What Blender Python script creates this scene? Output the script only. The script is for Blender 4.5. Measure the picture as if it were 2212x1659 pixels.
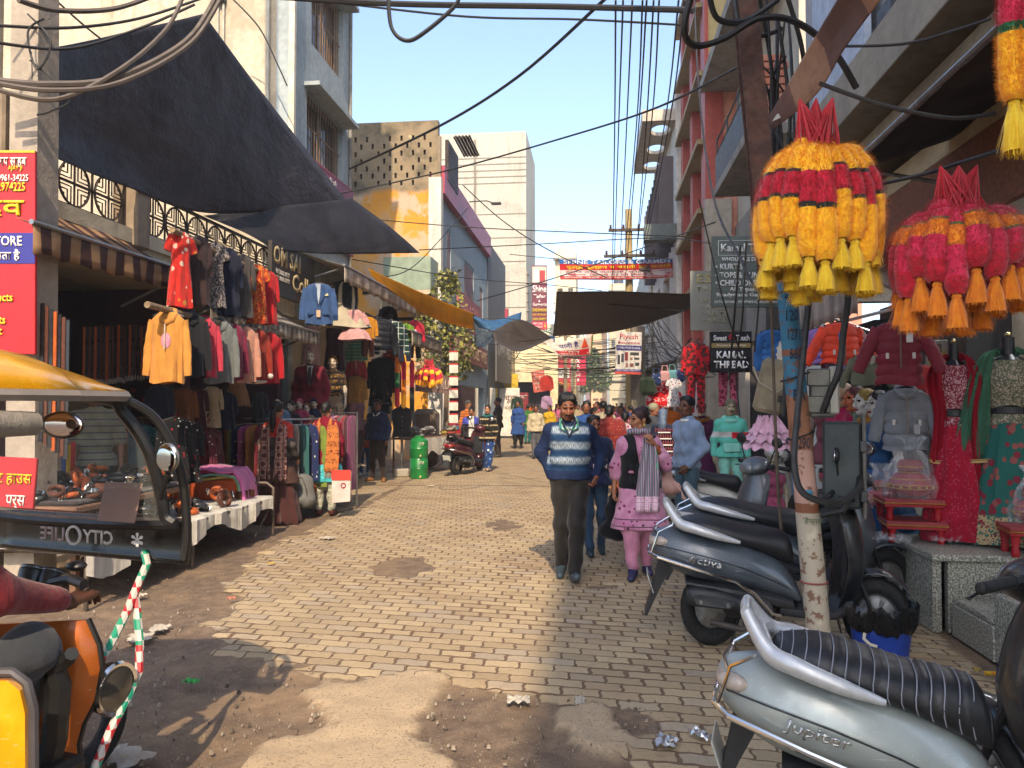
import bpy, math, random, itertools
import numpy as np
from mathutils import Vector as V, Matrix, Euler
random.seed(5); RG=np.random.default_rng(5)
D=bpy.data; S=bpy.context.scene; COL=S.collection
for _o in list(D.objects): D.objects.remove(_o)
pi=math.pi; R=math.radians; sin=math.sin; cos=math.cos; U_=random.uniform
# ---------------- camera, sky, sun, exposure ----------------
H=1.58; FP=1650.; UC=1106.; VC=829.5
YAW=math.atan(184/FP); PIT=math.atan(42.5/FP)
cd=D.cameras.new('camera'); cam=D.objects.new('camera',cd); COL.objects.link(cam)
cd.sensor_width=36; cd.lens=36*FP/2212; cd.clip_start=.05; cd.clip_end=2000
cam.location=(0,0,H); cam.rotation_euler=(pi/2+PIT,0,YAW); S.camera=cam
SUN_EL=R(40); SUN_DX=-.125                      # light travels along +Y, a little to -X
w=D.worlds.new('World'); S.world=w; w.use_nodes=True
sk=w.node_tree.nodes.new('ShaderNodeTexSky'); sk.sky_type='NISHITA'; sk.sun_disc=False
sk.sun_elevation=SUN_EL; sk.sun_rotation=math.atan2(-SUN_DX,-1.); sk.air_density=.9; sk.dust_density=1.8; sk.ozone_density=1.0
bg=w.node_tree.nodes['Background']; w.node_tree.links.new(sk.outputs[0],bg.inputs[0]); bg.inputs[1].default_value=.15
ld=D.lights.new('sun','SUN'); ld.energy=2.55; ld.angle=R(.55); ld.color=(1,.81,.59)
sun=D.objects.new('sun',ld); COL.objects.link(sun)
_n=math.hypot(1,SUN_DX)
sun.rotation_euler=V((SUN_DX/_n*cos(SUN_EL),1/_n*cos(SUN_EL),-sin(SUN_EL))).to_track_quat('-Z','Y').to_euler()
vs=S.view_settings; vs.view_transform='Standard'; vs.look='None'; vs.exposure=1.52; vs.gamma=1
S.cycles.max_bounces=7; S.cycles.transparent_max_bounces=12; S.cycles.use_denoising=True
# ---------------- picture <-> place ----------------
C0=V((0,0,H)); FW=V((-sin(YAW)*cos(PIT),cos(YAW)*cos(PIT),sin(PIT))); RT=V((cos(YAW),sin(YAW),0)); UPV=RT.cross(FW)
def ray(u,v): return FW+RT*((u-UC)/FP)-UPV*((v-VC)/FP)
def AD(u,v,d): return C0+ray(u,v)*d
def AX(u,v,x): r=ray(u,v); return C0+r*(x/r.x)
def AY(u,v,y): r=ray(u,v); return C0+r*(y/r.y)
def G(u,v,z=0.): r=ray(u,v); return C0+r*((z-H)/r.z)
# ---------------- objects ----------------
def tag(o,label=None,cat=None,group=None,kind=None):
    if label: o['label']=label
    if cat: o['category']=cat
    if group: o['group']=group
    if kind: o['kind']=kind
    return o
def thing(name,label,cat,loc=(0,0,0),rz=0,group=None):
    o=D.objects.new(name,None); COL.objects.link(o); o.empty_display_size=.1
    o.location=loc; o.rotation_euler=(0,0,rz); return tag(o,label,cat,group)
def link(name,me,parent=None,loc=None):
    o=D.objects.new(name,me); COL.objects.link(o)
    if parent is not None: o.parent=parent
    if loc is not None: o.location=loc
    return o
def dup(o,parent=None):
    c=o.copy(); COL.objects.link(c); c.parent=parent
    for ch in list(o.children): dup(ch,c)
    return c
def frame(o,x,z=None):
    "matrix with origin o, local x along x, local z up; local -y is the front"
    x=V(x).normalized(); z=V(z).normalized() if z is not None else V((0,0,1))
    y=z.cross(x).normalized(); z=x.cross(y)
    return Matrix(((x.x,y.x,z.x,o[0]),(x.y,y.y,z.y,o[1]),(x.z,y.z,z.z,o[2]),(0,0,0,1)))
class MB:
    def __init__(s,M=None): s.v=[];s.f=[];s.m=[];s.c=0;s.M=M
    def add(s,vs,fs):
        n=len(s.v)
        if s.M is not None: vs=[s.M@V(x) for x in vs]
        s.v+=[tuple(x) for x in vs]; s.f+=[tuple(i+n for i in f) for f in fs]; s.m+=[s.c]*len(fs); return s
    def box(s,c,d,bev=0,M=None):
        hx,hy,hz=d[0]/2,d[1]/2,d[2]/2; c=V(c)
        if bev<=0:
            vs=[V((x*hx,y*hy,z*hz)) for x in(-1,1) for y in(-1,1) for z in(-1,1)]
            fs=[(0,1,3,2),(4,6,7,5),(0,4,5,1),(2,3,7,6),(0,2,6,4),(1,5,7,3)]
        else:
            b=min(bev,hx*.9,hy*.9,hz*.9); vs=[];ix={}
            for x in(-1,1):
                for y in(-1,1):
                    for z in(-1,1):
                        for a in range(3):
                            ix[x,y,z,a]=len(vs); q=[x*(hx-b),y*(hy-b),z*(hz-b)]; q[a]+=(x,y,z)[a]*b; vs.append(V(q))
            fs=[]
            for a in range(3):
                b1,b2=[k for k in range(3) if k!=a]
                for sg in(-1,1):
                    q=[]
                    for t1,t2 in((-1,-1),(1,-1),(1,1),(-1,1)):
                        k=[0,0,0];k[a]=sg;k[b1]=t1;k[b2]=t2;q.append(ix[k[0],k[1],k[2],a])
                    fs.append(q)
                for t1 in(-1,1):
                    for t2 in(-1,1):
                        k0=[0,0,0];k0[a]=-1;k0[b1]=t1;k0[b2]=t2;k1=k0[:];k1[a]=1
                        fs.append([ix[(*k0,b1)],ix[(*k1,b1)],ix[(*k1,b2)],ix[(*k0,b2)]])
            for x in(-1,1):
                for y in(-1,1):
                    for z in(-1,1): fs.append([ix[x,y,z,a] for a in range(3)])
        if M is not None: vs=[M@x for x in vs]
        return s.add([x+c for x in vs],fs)
    def grid(s,P,cu=False,cv=False,caps=False):
        nu,nv=len(P),len(P[0]); vs=[p for r in P for p in r]; fs=[]
        for i in range(nu if cu else nu-1):
            for j in range(nv if cv else nv-1):
                a,b=i,(i+1)%nu; c,d=j,(j+1)%nv; fs.append((a*nv+c,b*nv+c,b*nv+d,a*nv+d))
        if caps and cv: fs+=[tuple(range(nv))[::-1],tuple((nu-1)*nv+j for j in range(nv))]
        return s.add(vs,fs)
    def tube(s,pts,r,n=8,caps=True,close=False):
        pts=[V(p) for p in pts]; k=len(pts); rs=r if isinstance(r,(list,tuple)) else [r]*k
        t=(pts[1]-pts[0]).normalized(); up=V((0,0,1)) if abs(t.z)<.9 else V((1,0,0)); a=t.cross(up).normalized(); P=[]
        for i,p in enumerate(pts):
            t2=(pts[(i+1)%k if close else min(i+1,k-1)]-pts[i-1 if close else max(i-1,0)])
            t2=t2.normalized() if t2.length>1e-9 else t
            a=(a-t2*a.dot(t2)).normalized(); b=t2.cross(a); t=t2
            P.append([p+a*(rs[i]*cos(2*pi*j/n))+b*(rs[i]*sin(2*pi*j/n)) for j in range(n)])
        return s.grid(P,cu=close,cv=True,caps=caps and not close)
    def lathe(s,prof,n=20,c=(0,0,0),caps=True):
        c=V(c); return s.grid([[c+V((r*cos(2*pi*j/n),r*sin(2*pi*j/n),z)) for j in range(n)] for r,z in prof],cv=True,caps=caps)
    def prism(s,poly,y0,y1):
        n=len(poly); vs=[V((x,y0,z)) for x,z in poly]+[V((x,y1,z)) for x,z in poly]
        fs=[tuple(range(n)),tuple(range(2*n-1,n-1,-1))]+[(i,i+n,(i+1)%n+n,(i+1)%n) for i in range(n)]
        return s.add(vs,fs)
    def ell(s,c,r,n=14,m=9,M=None):
        c=V(c); r=r if isinstance(r,(tuple,list)) else (r,r,r); P=[]
        for i in range(m+1):
            t=pi*i/m; q=max(sin(t),1e-3); P.append([(M@V((r[0]*q*cos(2*pi*j/n),r[1]*q*sin(2*pi*j/n),-r[2]*cos(t))) if M else V((r[0]*q*cos(2*pi*j/n),r[1]*q*sin(2*pi*j/n),-r[2]*cos(t))))+c for j in range(n)])
        return s.grid(P,cv=True,caps=True)
    def quad(s,a,b,c,d): return s.add([a,b,c,d],[(0,1,2,3)])
    def mesh(s,name,mats,smooth=True,ang=38):
        me=D.meshes.new(name); me.from_pydata(s.v,[],s.f); mats=mats if isinstance(mats,(list,tuple)) else [mats]
        for m in mats: me.materials.append(m)
        if len(mats)>1: me.polygons.foreach_set('material_index',s.m)
        if smooth: me.shade_smooth(); me.set_sharp_from_angle(angle=R(ang))
        me.update(); return me
    def build(s,name,mats,parent=None,smooth=True,ang=38,loc=None): return link(name,s.mesh(name,mats,smooth,ang),parent,loc)
# ---------------- noise on arrays ----------------
def vn2(x,y,seed=0):
    xi=np.floor(x).astype(np.int64); yi=np.floor(y).astype(np.int64); fx=x-xi; fy=y-yi
    def h(a,b):
        n=(a*374761393+b*668265263+seed*974711)&0x7fffffff; n=((n^(n>>13))*1274126177)&0x7fffffff; return ((n^(n>>16))&0xffff)/65535.
    fx=fx*fx*(3-2*fx); fy=fy*fy*(3-2*fy)
    return (h(xi,yi)*(1-fx)+h(xi+1,yi)*fx)*(1-fy)+(h(xi,yi+1)*(1-fx)+h(xi+1,yi+1)*fx)*fy
def fbm(x,y,o=4,seed=0): return sum(vn2(x*2**i,y*2**i,seed+i)*.5**i for i in range(o))/(2-.5**(o-1))
def polysd(px,py,poly):
    n=len(poly); d=np.full(px.shape,1e9); ins=np.zeros(px.shape,bool)
    for i in range(n):
        ax,ay=poly[i]; bx,by=poly[(i+1)%n]; ex,ey=bx-ax,by-ay; wx,wy=px-ax,py-ay
        t=np.clip((wx*ex+wy*ey)/(ex*ex+ey*ey+1e-12),0,1); d=np.minimum(d,np.hypot(wx-ex*t,wy-ey*t))
        if abs(ey)>1e-9: ins^=((ay>py)!=(by>py))&(px<ex*(py-ay)/ey+ax)
    return np.where(ins,-d,d)
# ---------------- materials ----------------
def C(h):
    if not isinstance(h,str): return (*h,1) if len(h)==3 else h
    h=h.lstrip('#'); f=lambda c:c/12.92 if c<=.04045 else ((c+.055)/1.055)**2.4
    return tuple(f(int(h[i:i+2],16)/255) for i in(0,2,4))+(1,)
class Sk:
    def __init__(s,g,o): s.g=g;s.o=o
    def __add__(a,b): return a.g.m('ADD',a,b)
    def __sub__(a,b): return a.g.m('SUBTRACT',a,b)
    def __mul__(a,b): return a.g.m('MULTIPLY',a,b)
    def __truediv__(a,b): return a.g.m('DIVIDE',a,b)
    def fr(a): return a.g.m('FRACT',a)
    def fl(a): return a.g.m('FLOOR',a)
    def ab(a): return a.g.m('ABSOLUTE',a)
    def sn(a): return a.g.m('SINE',a)
    def lt(a,b): return a.g.m('LESS_THAN',a,b)
    def mx(a,b): return a.g.m('MAXIMUM',a,b)
    def mn(a,b): return a.g.m('MINIMUM',a,b)
    def ss(a,lo,hi,x=0.,y=1.): return a.g.n('MapRange',_p=dict(interpolation_type='SMOOTHSTEP'),Value=a,From_Min=lo,From_Max=hi,To_Min=x,To_Max=y)
class Gr:
    def __init__(s,name,rough=.7,metal=0.,spec=.5):
        s.mat=D.materials.new(name); s.mat.use_nodes=True; s.t=s.mat.node_tree; s.b=s.t.nodes['Principled BSDF']
        s.set('Roughness',rough); s.set('Metallic',metal); s.set('Specular IOR Level',spec)
    def put(s,sock,v):
        if isinstance(v,Sk): s.t.links.new(v.o,sock)
        elif sock.type=='RGBA': sock.default_value=C(v)
        else: sock.default_value=v
    def set(s,k,v): s.put(s.b.inputs[k],v); return s
    def n(s,typ,_o=0,_p={},**k):
        nd=s.t.nodes.new('ShaderNode'+typ)
        for a,b in _p.items(): setattr(nd,a,b)
        for a,b in k.items(): s.put(nd.inputs[a.replace('_',' ')],b)
        return Sk(s,nd.outputs[_o])
    def m(s,op,a,b=0.,c=0.):
        nd=s.t.nodes.new('ShaderNodeMath'); nd.operation=op
        for i,x in enumerate((a,b,c)): s.put(nd.inputs[i],x)
        return Sk(s,nd.outputs[0])
    def mix(s,f,a,b,mode='MIX'):
        nd=s.t.nodes.new('ShaderNodeMix'); nd.data_type='RGBA'; nd.blend_type=mode
        s.put(nd.inputs[0],f); s.put(nd.inputs[6],a); s.put(nd.inputs[7],b); return Sk(s,nd.outputs[2])
    def oc(s): return s.n('TexCoord',3)
    def wp(s): return s.n('NewGeometry',0)
    def xyz(s,v): 
        nd=s.t.nodes.new('ShaderNodeSeparateXYZ'); s.put(nd.inputs[0],v); return [Sk(s,nd.outputs[i]) for i in range(3)]
    def vec(s,x,y,z=0.): return s.n('CombineXYZ',X=x,Y=y,Z=z)
    def sc(s,v,k): return s.n('Mapping',Vector=v,Scale=k)
    def noise(s,v,scale,det=3.,ro=.55,_o=0): return s.n('TexNoise',_o,Vector=v,Scale=scale,Detail=det,Roughness=ro)
    def vor(s,v,scale,feat='F1',_o=0,rnd=1.): return s.n('TexVoronoi',_o,_p=dict(feature=feat),Vector=v,Scale=scale,Randomness=rnd)
    def bump(s,h,st=.4,dist=.01): s.put(s.b.inputs['Normal'],s.n('Bump',Strength=st,Distance=dist,Height=h)); return s
    def col(s,c): return s.set('Base Color',c)
_mc={}
def once(f):
    def g(*a,**k):
        key=(f.__name__,a,tuple(sorted(k.items())))
        if key not in _mc: _mc[key]=f(*a,**k)
        return _mc[key]
    return g
@once
def plain(c,rough=.6,metal=0.,var=.15,nsc=6.,bump=.1,spec=.5):
    "any smooth solid stuff: a little tone and roughness variation"
    c=tuple(t*.78 for t in C(c)[:3]); g=Gr('surface',rough,metal,spec); v=g.oc(); n=g.noise(v,nsc,4.)
    g.col(g.mix(n.ss(.3,.7),tuple(x*(1-var) for x in C(c)[:3]),tuple(min(1,x*(1+var)) for x in C(c)[:3])))
    g.set('Roughness',g.noise(v,nsc*2.3,2.).ss(.3,.7,rough*.85,min(1,rough*1.15)))
    if bump: g.bump(g.noise(v,nsc*12,2.),bump,.004)
    return g.mat
@once
def plaster(c,stain='#4a4238',amt=.5,streak=.5,peel=None,bump=.35):
    g=Gr('plaster',.9); v=g.wp(); n=g.noise(v,.55,6.,.62); st=g.noise(g.sc(v,(2.2,2.2,.16)),1.6,5.,.6); fine=g.noise(v,9.,5.,.65)
    a=g.mix(fine.ss(.3,.7),tuple(x*.86 for x in C(c)[:3]),tuple(min(1,x*1.1) for x in C(c)[:3]))
    a=g.mix(n.ss(.48,.72)*amt,a,stain); a=g.mix(st.ss(.5,.75)*streak,a,stain)
    if peel:
        p=g.noise(v,1.6,7.,.7).ss(.52,.56); a=g.mix(p,a,peel)
    g.col(a); g.bump(fine+g.noise(v,60.,2.)*.25,bump,.02); return g.mat
@once
def metalp(c,rough=.35,metal=.9,dirt='#3a3028',da=.35):
    g=Gr('metal',rough,metal); v=g.oc(); n=g.noise(v,7.,5.,.65); g.col(g.mix(n.ss(.5,.75)*da,c,dirt)); g.set('Roughness',n.ss(.3,.8,rough*.8,min(1,rough*1.9))); return g.mat
@once
def paint(c,rough=.28,dirt='#6b5f50',da=.35,coat=.6):
    "vehicle paint with dust and scratches"
    g=Gr('paint',rough,.35,.5); v=g.oc(); n=g.noise(v,4.,6.,.65); sc=g.noise(g.sc(v,(3,60,60)),3.,2.)
    a=g.mix(n.ss(.42,.78)*da,c,dirt); a=g.mix(sc.ss(.68,.72)*.3,a,'#d8d8d8'); g.col(a); g.set('Roughness',n.ss(.3,.75,rough,min(1,rough+.4))); g.set('Coat Weight',coat); g.set('Coat Roughness',.12)
    g.set('Metallic',n.ss(.45,.75,.4,.0)); return g.mat
@once
def glass(c='#dfe6e6',a=.18,rough=.03):
    g=Gr('glass',rough,0.,.6); g.col(c); g.set('Alpha',a); return g.mat
@once
def emit(c,s=1.): g=Gr('lit',.5); g.col('#f4f4ee'); g.set('Emission Color',c); g.set('Emission Strength',s); return g.mat
@once
def wood(c,c2,sc=6.):
    g=Gr('wood',.75); v=g.oc(); n=g.noise(g.sc(v,(1,9,9)),sc,4.); g.col(g.mix(n.ss(.3,.7),c,c2)); g.bump(n,.3,.006); return g.mat
@once
def cloth(c,pat=None,c2='#ffffff',sc=1.,c3='#222222',rough=.9,sheen=.15,weave=1.):
    "fabric: soft tone variation, weave bump, printed pattern in the piece's own metres"
    c,c2,c3=[tuple(t*.76 for t in C(q)[:3]) for q in(c,c2,c3)]
    g=Gr('cloth',rough,0.,.25); v=g.oc(); x,y,z=g.xyz(v); n=g.noise(v,7.,3.)
    a=g.mix(n.ss(.25,.75),tuple(t*.82 for t in C(c)[:3]),tuple(min(1,t*1.12) for t in C(c)[:3])); f=None
    if pat=='sv': f=(x*(14*sc)).fr().lt(.5)
    elif pat=='sy': f=(y*(14*sc)).fr().lt(.5)
    elif pat=='sh': f=(z*(14*sc)).fr().lt(.42)
    elif pat=='pin': f=(z*(30*sc)).fr().lt(.18)
    elif pat=='leo':
        w_=g.vor(g.n('VectorMath',_p=dict(operation='ADD'),Vector=v) if 0 else v,16*sc); k=w_+g.noise(v,40*sc,2.)*.22; a=g.mix(k.lt(.36),a,c3); f=k.ss(.36,.44)*(k.ss(.58,.66,1.,0.))
    elif pat=='dots': f=g.vor(v,16*sc).lt(.25)
    elif pat=='flor':
        k=g.vor(v,13*sc); r=g.vor(v,13*sc,_o=1); k2=k+g.noise(v,50*sc,2.)*.25; f=k2.lt(.42); a=g.mix(f,a,g.mix(g.xyz(r)[0].lt(.5),c2,c3)); f=k2.lt(.2)
    elif pat=='chk': f=((x*(9*sc)).fr().lt(.12)).mx((z*(9*sc)).fr().lt(.12))
    elif pat=='plaid': a=g.mix((x*(16*sc)).fr().lt(.4)*.6,a,c2); a=g.mix((z*(16*sc)).fr().lt(.4)*.6,a,c3)
    elif pat=='star': f=g.vor(v,11*sc).lt(.2); a=g.mix(f,a,g.mix(g.xyz(g.vor(v,11*sc,_o=1))[1].lt(.3),'#b8b8b0',c3)); f=None
    elif pat=='hex':
        k=g.vor(g.sc(v,(1,.02,1)),9*sc,rnd=.25); e=g.vor(g.sc(v,(1,.02,1)),9*sc,'DISTANCE_TO_EDGE',rnd=.25); a=g.mix(k.lt(.3),a,c2); f=e.lt(.035); c2=c3
    elif pat=='seq':
        k=g.vor(v,90*sc,_o=1); g.set('Roughness',g.xyz(k)[0].ss(0.,1.,.1,.7)); f=g.xyz(k)[1].lt(.35)
    elif pat=='knit': f=((z*(5.5*sc)).fr()-.5).ab().lt(.13)*(((x+y)*(22*sc)).fr()-.5).ab().ss(.1,.3)
    elif pat=='folk': f=g.noise(g.sc(v,(1,1,2)),28*sc,3.).ss(.52,.56)*((z*(7*sc)).fr().lt(.6))
    if f is not None: a=g.mix(f,a,c2)
    g.col(a); g.set('Sheen Weight',sheen)
    h=g.noise(v,220.,1.)*(.2*weave)+g.noise(v,18.,4.)*.8+g.noise(g.sc(v,(9,9,1.4)),2.,4.)*1.3
    g.bump(h,.5,.018); return g.mat
@once
def sheer(c,tr=.5,bs=9.):
    "thin sheet that lets some daylight through"
    g=Gr('thin sheet',.6,0.,.3); v=g.wp(); n=g.noise(v,2.,5.); cc=g.mix(n.ss(.3,.7),tuple(x*.8 for x in C(c)[:3]),c); g.col(cc); g.bump(g.noise(v,bs,5.),.5,.03)
    t=g.n('BsdfTranslucent',Color=cc); m=g.t.nodes.new('ShaderNodeMixShader'); m.inputs[0].default_value=tr; g.t.links.new(g.b.outputs[0],m.inputs[1]); g.t.links.new(t.o,m.inputs[2]); g.t.links.new(m.outputs[0],g.t.nodes['Material Output'].inputs[0]); return g.mat
@once
def objcloth(rough=.9):
    "cloth whose dye is the object's own colour"
    g=Gr('cloth',rough,0.,.25); v=g.oc(); oi=g.n('ObjectInfo',1); n=g.noise(v,8.,4.); g.col(g.mix(n.ss(.3,.7)*.35,oi,'#101010')); g.bump(n+g.noise(v,45.,2.)*.3,.4,.012); return g.mat
BLK=plain('#141414',.55); RUB=plain('#191817',.85,0.,.3,20.); STEEL=metalp('#8d8d8a',.35); CHROME=metalp('#d8d8d8',.12,1.,'#5a5044',.15); IRON=metalp('#4a4038',.6,.6,'#6a4028',.6); DARKM=plain('#2b2a29',.5); CONC=plaster('#a39a8c','#5a5248',.5,.3); WIRE=plain('#1c1b1a',.6); WHITE=plain('#d9d6cc',.5); SKIN=None
# ---------------- flat signs and lettering ----------------
_tc=D.curves.new('glyphs','FONT'); _to=D.objects.new('glyphs',_tc); COL.objects.link(_to)
def glyphs(body,ext=.0,bold=0.):
    _tc.body=body; _tc.extrude=ext; _tc.offset=bold; _tc.resolution_u=2; dg=bpy.context.evaluated_depsgraph_get(); dg.update()
    return D.meshes.new_from_object(_to.evaluated_get(dg))
def text(body,M,w,h,m,parent,ext=.002,bold=.01,name='lettering',shear=0.):
    "letters fitted to w x h, lying in the x-z plane of M, bottom-left at its origin, facing -y"
    me=glyphs(body,0.,bold); n=len(me.vertices); co=np.empty(n*3); 
    if n==0: return None
    me.vertices.foreach_get('co',co); co=co.reshape(-1,3); lo=co.min(0); hi=co.max(0); sx=w/(hi[0]-lo[0]); sz=h/(hi[1]-lo[1])
    out=np.zeros_like(co); out[:,0]=(co[:,0]-lo[0])*sx+shear*(co[:,1]-lo[1])*sz; out[:,2]=(co[:,1]-lo[1])*sz
    q=np.c_[out,np.ones(n)]@np.array(M).T; me.vertices.foreach_set('co',q[:,:3].ravel()); me.materials.clear(); me.materials.append(m); me.update()
    o=link(name,me,parent)
    if ext>0: md=o.modifiers.new('depth','SOLIDIFY'); md.thickness=ext; md.offset=0
    return o
def sign(name,label,P,x,w,h,board,lines,th=.03,z=None,cat='sign',group=None,rim=None,extra=None,bold=.01):
    "board with its top-left at P, width along x. lines: (text, x0, y0, w, h, colour) in parts of the board, y down"
    t=thing(name,label,cat,P,0,group); M=frame((0,0,0),x,z)
    b=MB(M); b.box((w/2,th/2,-h/2),(w,th,h),.004); b.build('board',board,t)
    if rim:
        b=MB(M)
        for c,d in(((w/2,-.004,-.012),(w,th*1.5,.03)),((w/2,-.004,-h+.012),(w,th*1.5,.03))): b.box(c,d)
        for c in(.012,w-.012): b.box((c,-.004,-h/2),(.03,th*1.5-.006,h-.06))
        b.build('rim',rim,t)
    for i,(a,b0,b1,b2,b3,c) in enumerate(lines):
        m=plain(c,.5,0.,.08); L=M@Matrix.Translation((b0*w,-.006-.0007*i,-(b1+b3)*h))
        if a is None: q=MB(L); q.box((b2*w/2,.003,b3*h/2),(b2*w,.004,b3*h)); q.build('panel',m,t)
        else: text(a,L,b2*w,b3*h,m,t,bold=bold)
    if extra: extra(t,M)
    return t
# ---------------- simple wall with real openings ----------------
def wall(mb,M,w,h,holes,th):
    "x-z wall in M's frame, front at y=0, openings (x0,z0,x1,z1) cut right through"
    xs=sorted({0,w,*[k[0] for k in holes],*[k[2] for k in holes]}); zs=sorted({0,h,*[k[1] for k in holes],*[k[3] for k in holes]})
    mb.M=M
    def solid(i,j):
        if i<0 or j<0 or i>=len(xs)-1 or j>=len(zs)-1: return False
        x=(xs[i]+xs[i+1])/2; z=(zs[j]+zs[j+1])/2
        return not any(a<x<c and b<z<d for a,b,c,d in holes)
    for i in range(len(xs)-1):
        for j in range(len(zs)-1):
            if not solid(i,j): continue
            a,b,c,d=xs[i],xs[i+1],zs[j],zs[j+1]
            mb.quad((a,0,c),(b,0,c),(b,0,d),(a,0,d)); mb.quad((b,th,c),(a,th,c),(a,th,d),(b,th,d))
            if not solid(i-1,j): mb.quad((a,th,c),(a,0,c),(a,0,d),(a,th,d))
            if not solid(i+1,j): mb.quad((b,0,c),(b,th,c),(b,th,d),(b,0,d))
            if not solid(i,j-1): mb.quad((a,th,c),(b,th,c),(b,0,c),(a,0,c))
            if not solid(i,j+1): mb.quad((a,0,d),(b,0,d),(b,th,d),(a,th,d))
    mb.M=None; return mb
def window(M,x0,z0,x1,z1,parent,fm,pm,bars=0,hb=1,y=.12,fw=.06,gm=None):
    f=MB(M); W,Hh=x1-x0,z1-z0; xc,zc=(x0+x1)/2,(z0+z1)/2
    f.box((xc,y,z0+fw/2),(W,.07,fw)); f.box((xc,y,z1-fw/2),(W,.07,fw)); f.box((x0+fw/2,y,zc),(fw,.066,Hh-2*fw)); f.box((x1-fw/2,y,zc),(fw,.066,Hh-2*fw)); f.box((xc,y,zc),(fw*.7,.06,Hh-2*fw))
    o=f.build('window',fm,parent,False)
    p=MB(M); p.quad((x0,y+.05,z0),(x1,y+.05,z0),(x1,y+.05,z1),(x0,y+.05,z1)); p.build('pane',pm,o)
    if bars:
        q=MB(M)
        for i in range(bars): a=x0+fw+(W-2*fw)*(i+.5)/bars; q.tube([(a,y-.07,z0+.02),(a,y-.07,z1-.02)],.009,5)
        for i in range(hb): a=z0+Hh*(i+1)/(hb+1); q.box((xc,y-.062,a),(W,.012,.03))
        q.build('grille',gm or fm,o)
    return o
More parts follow.
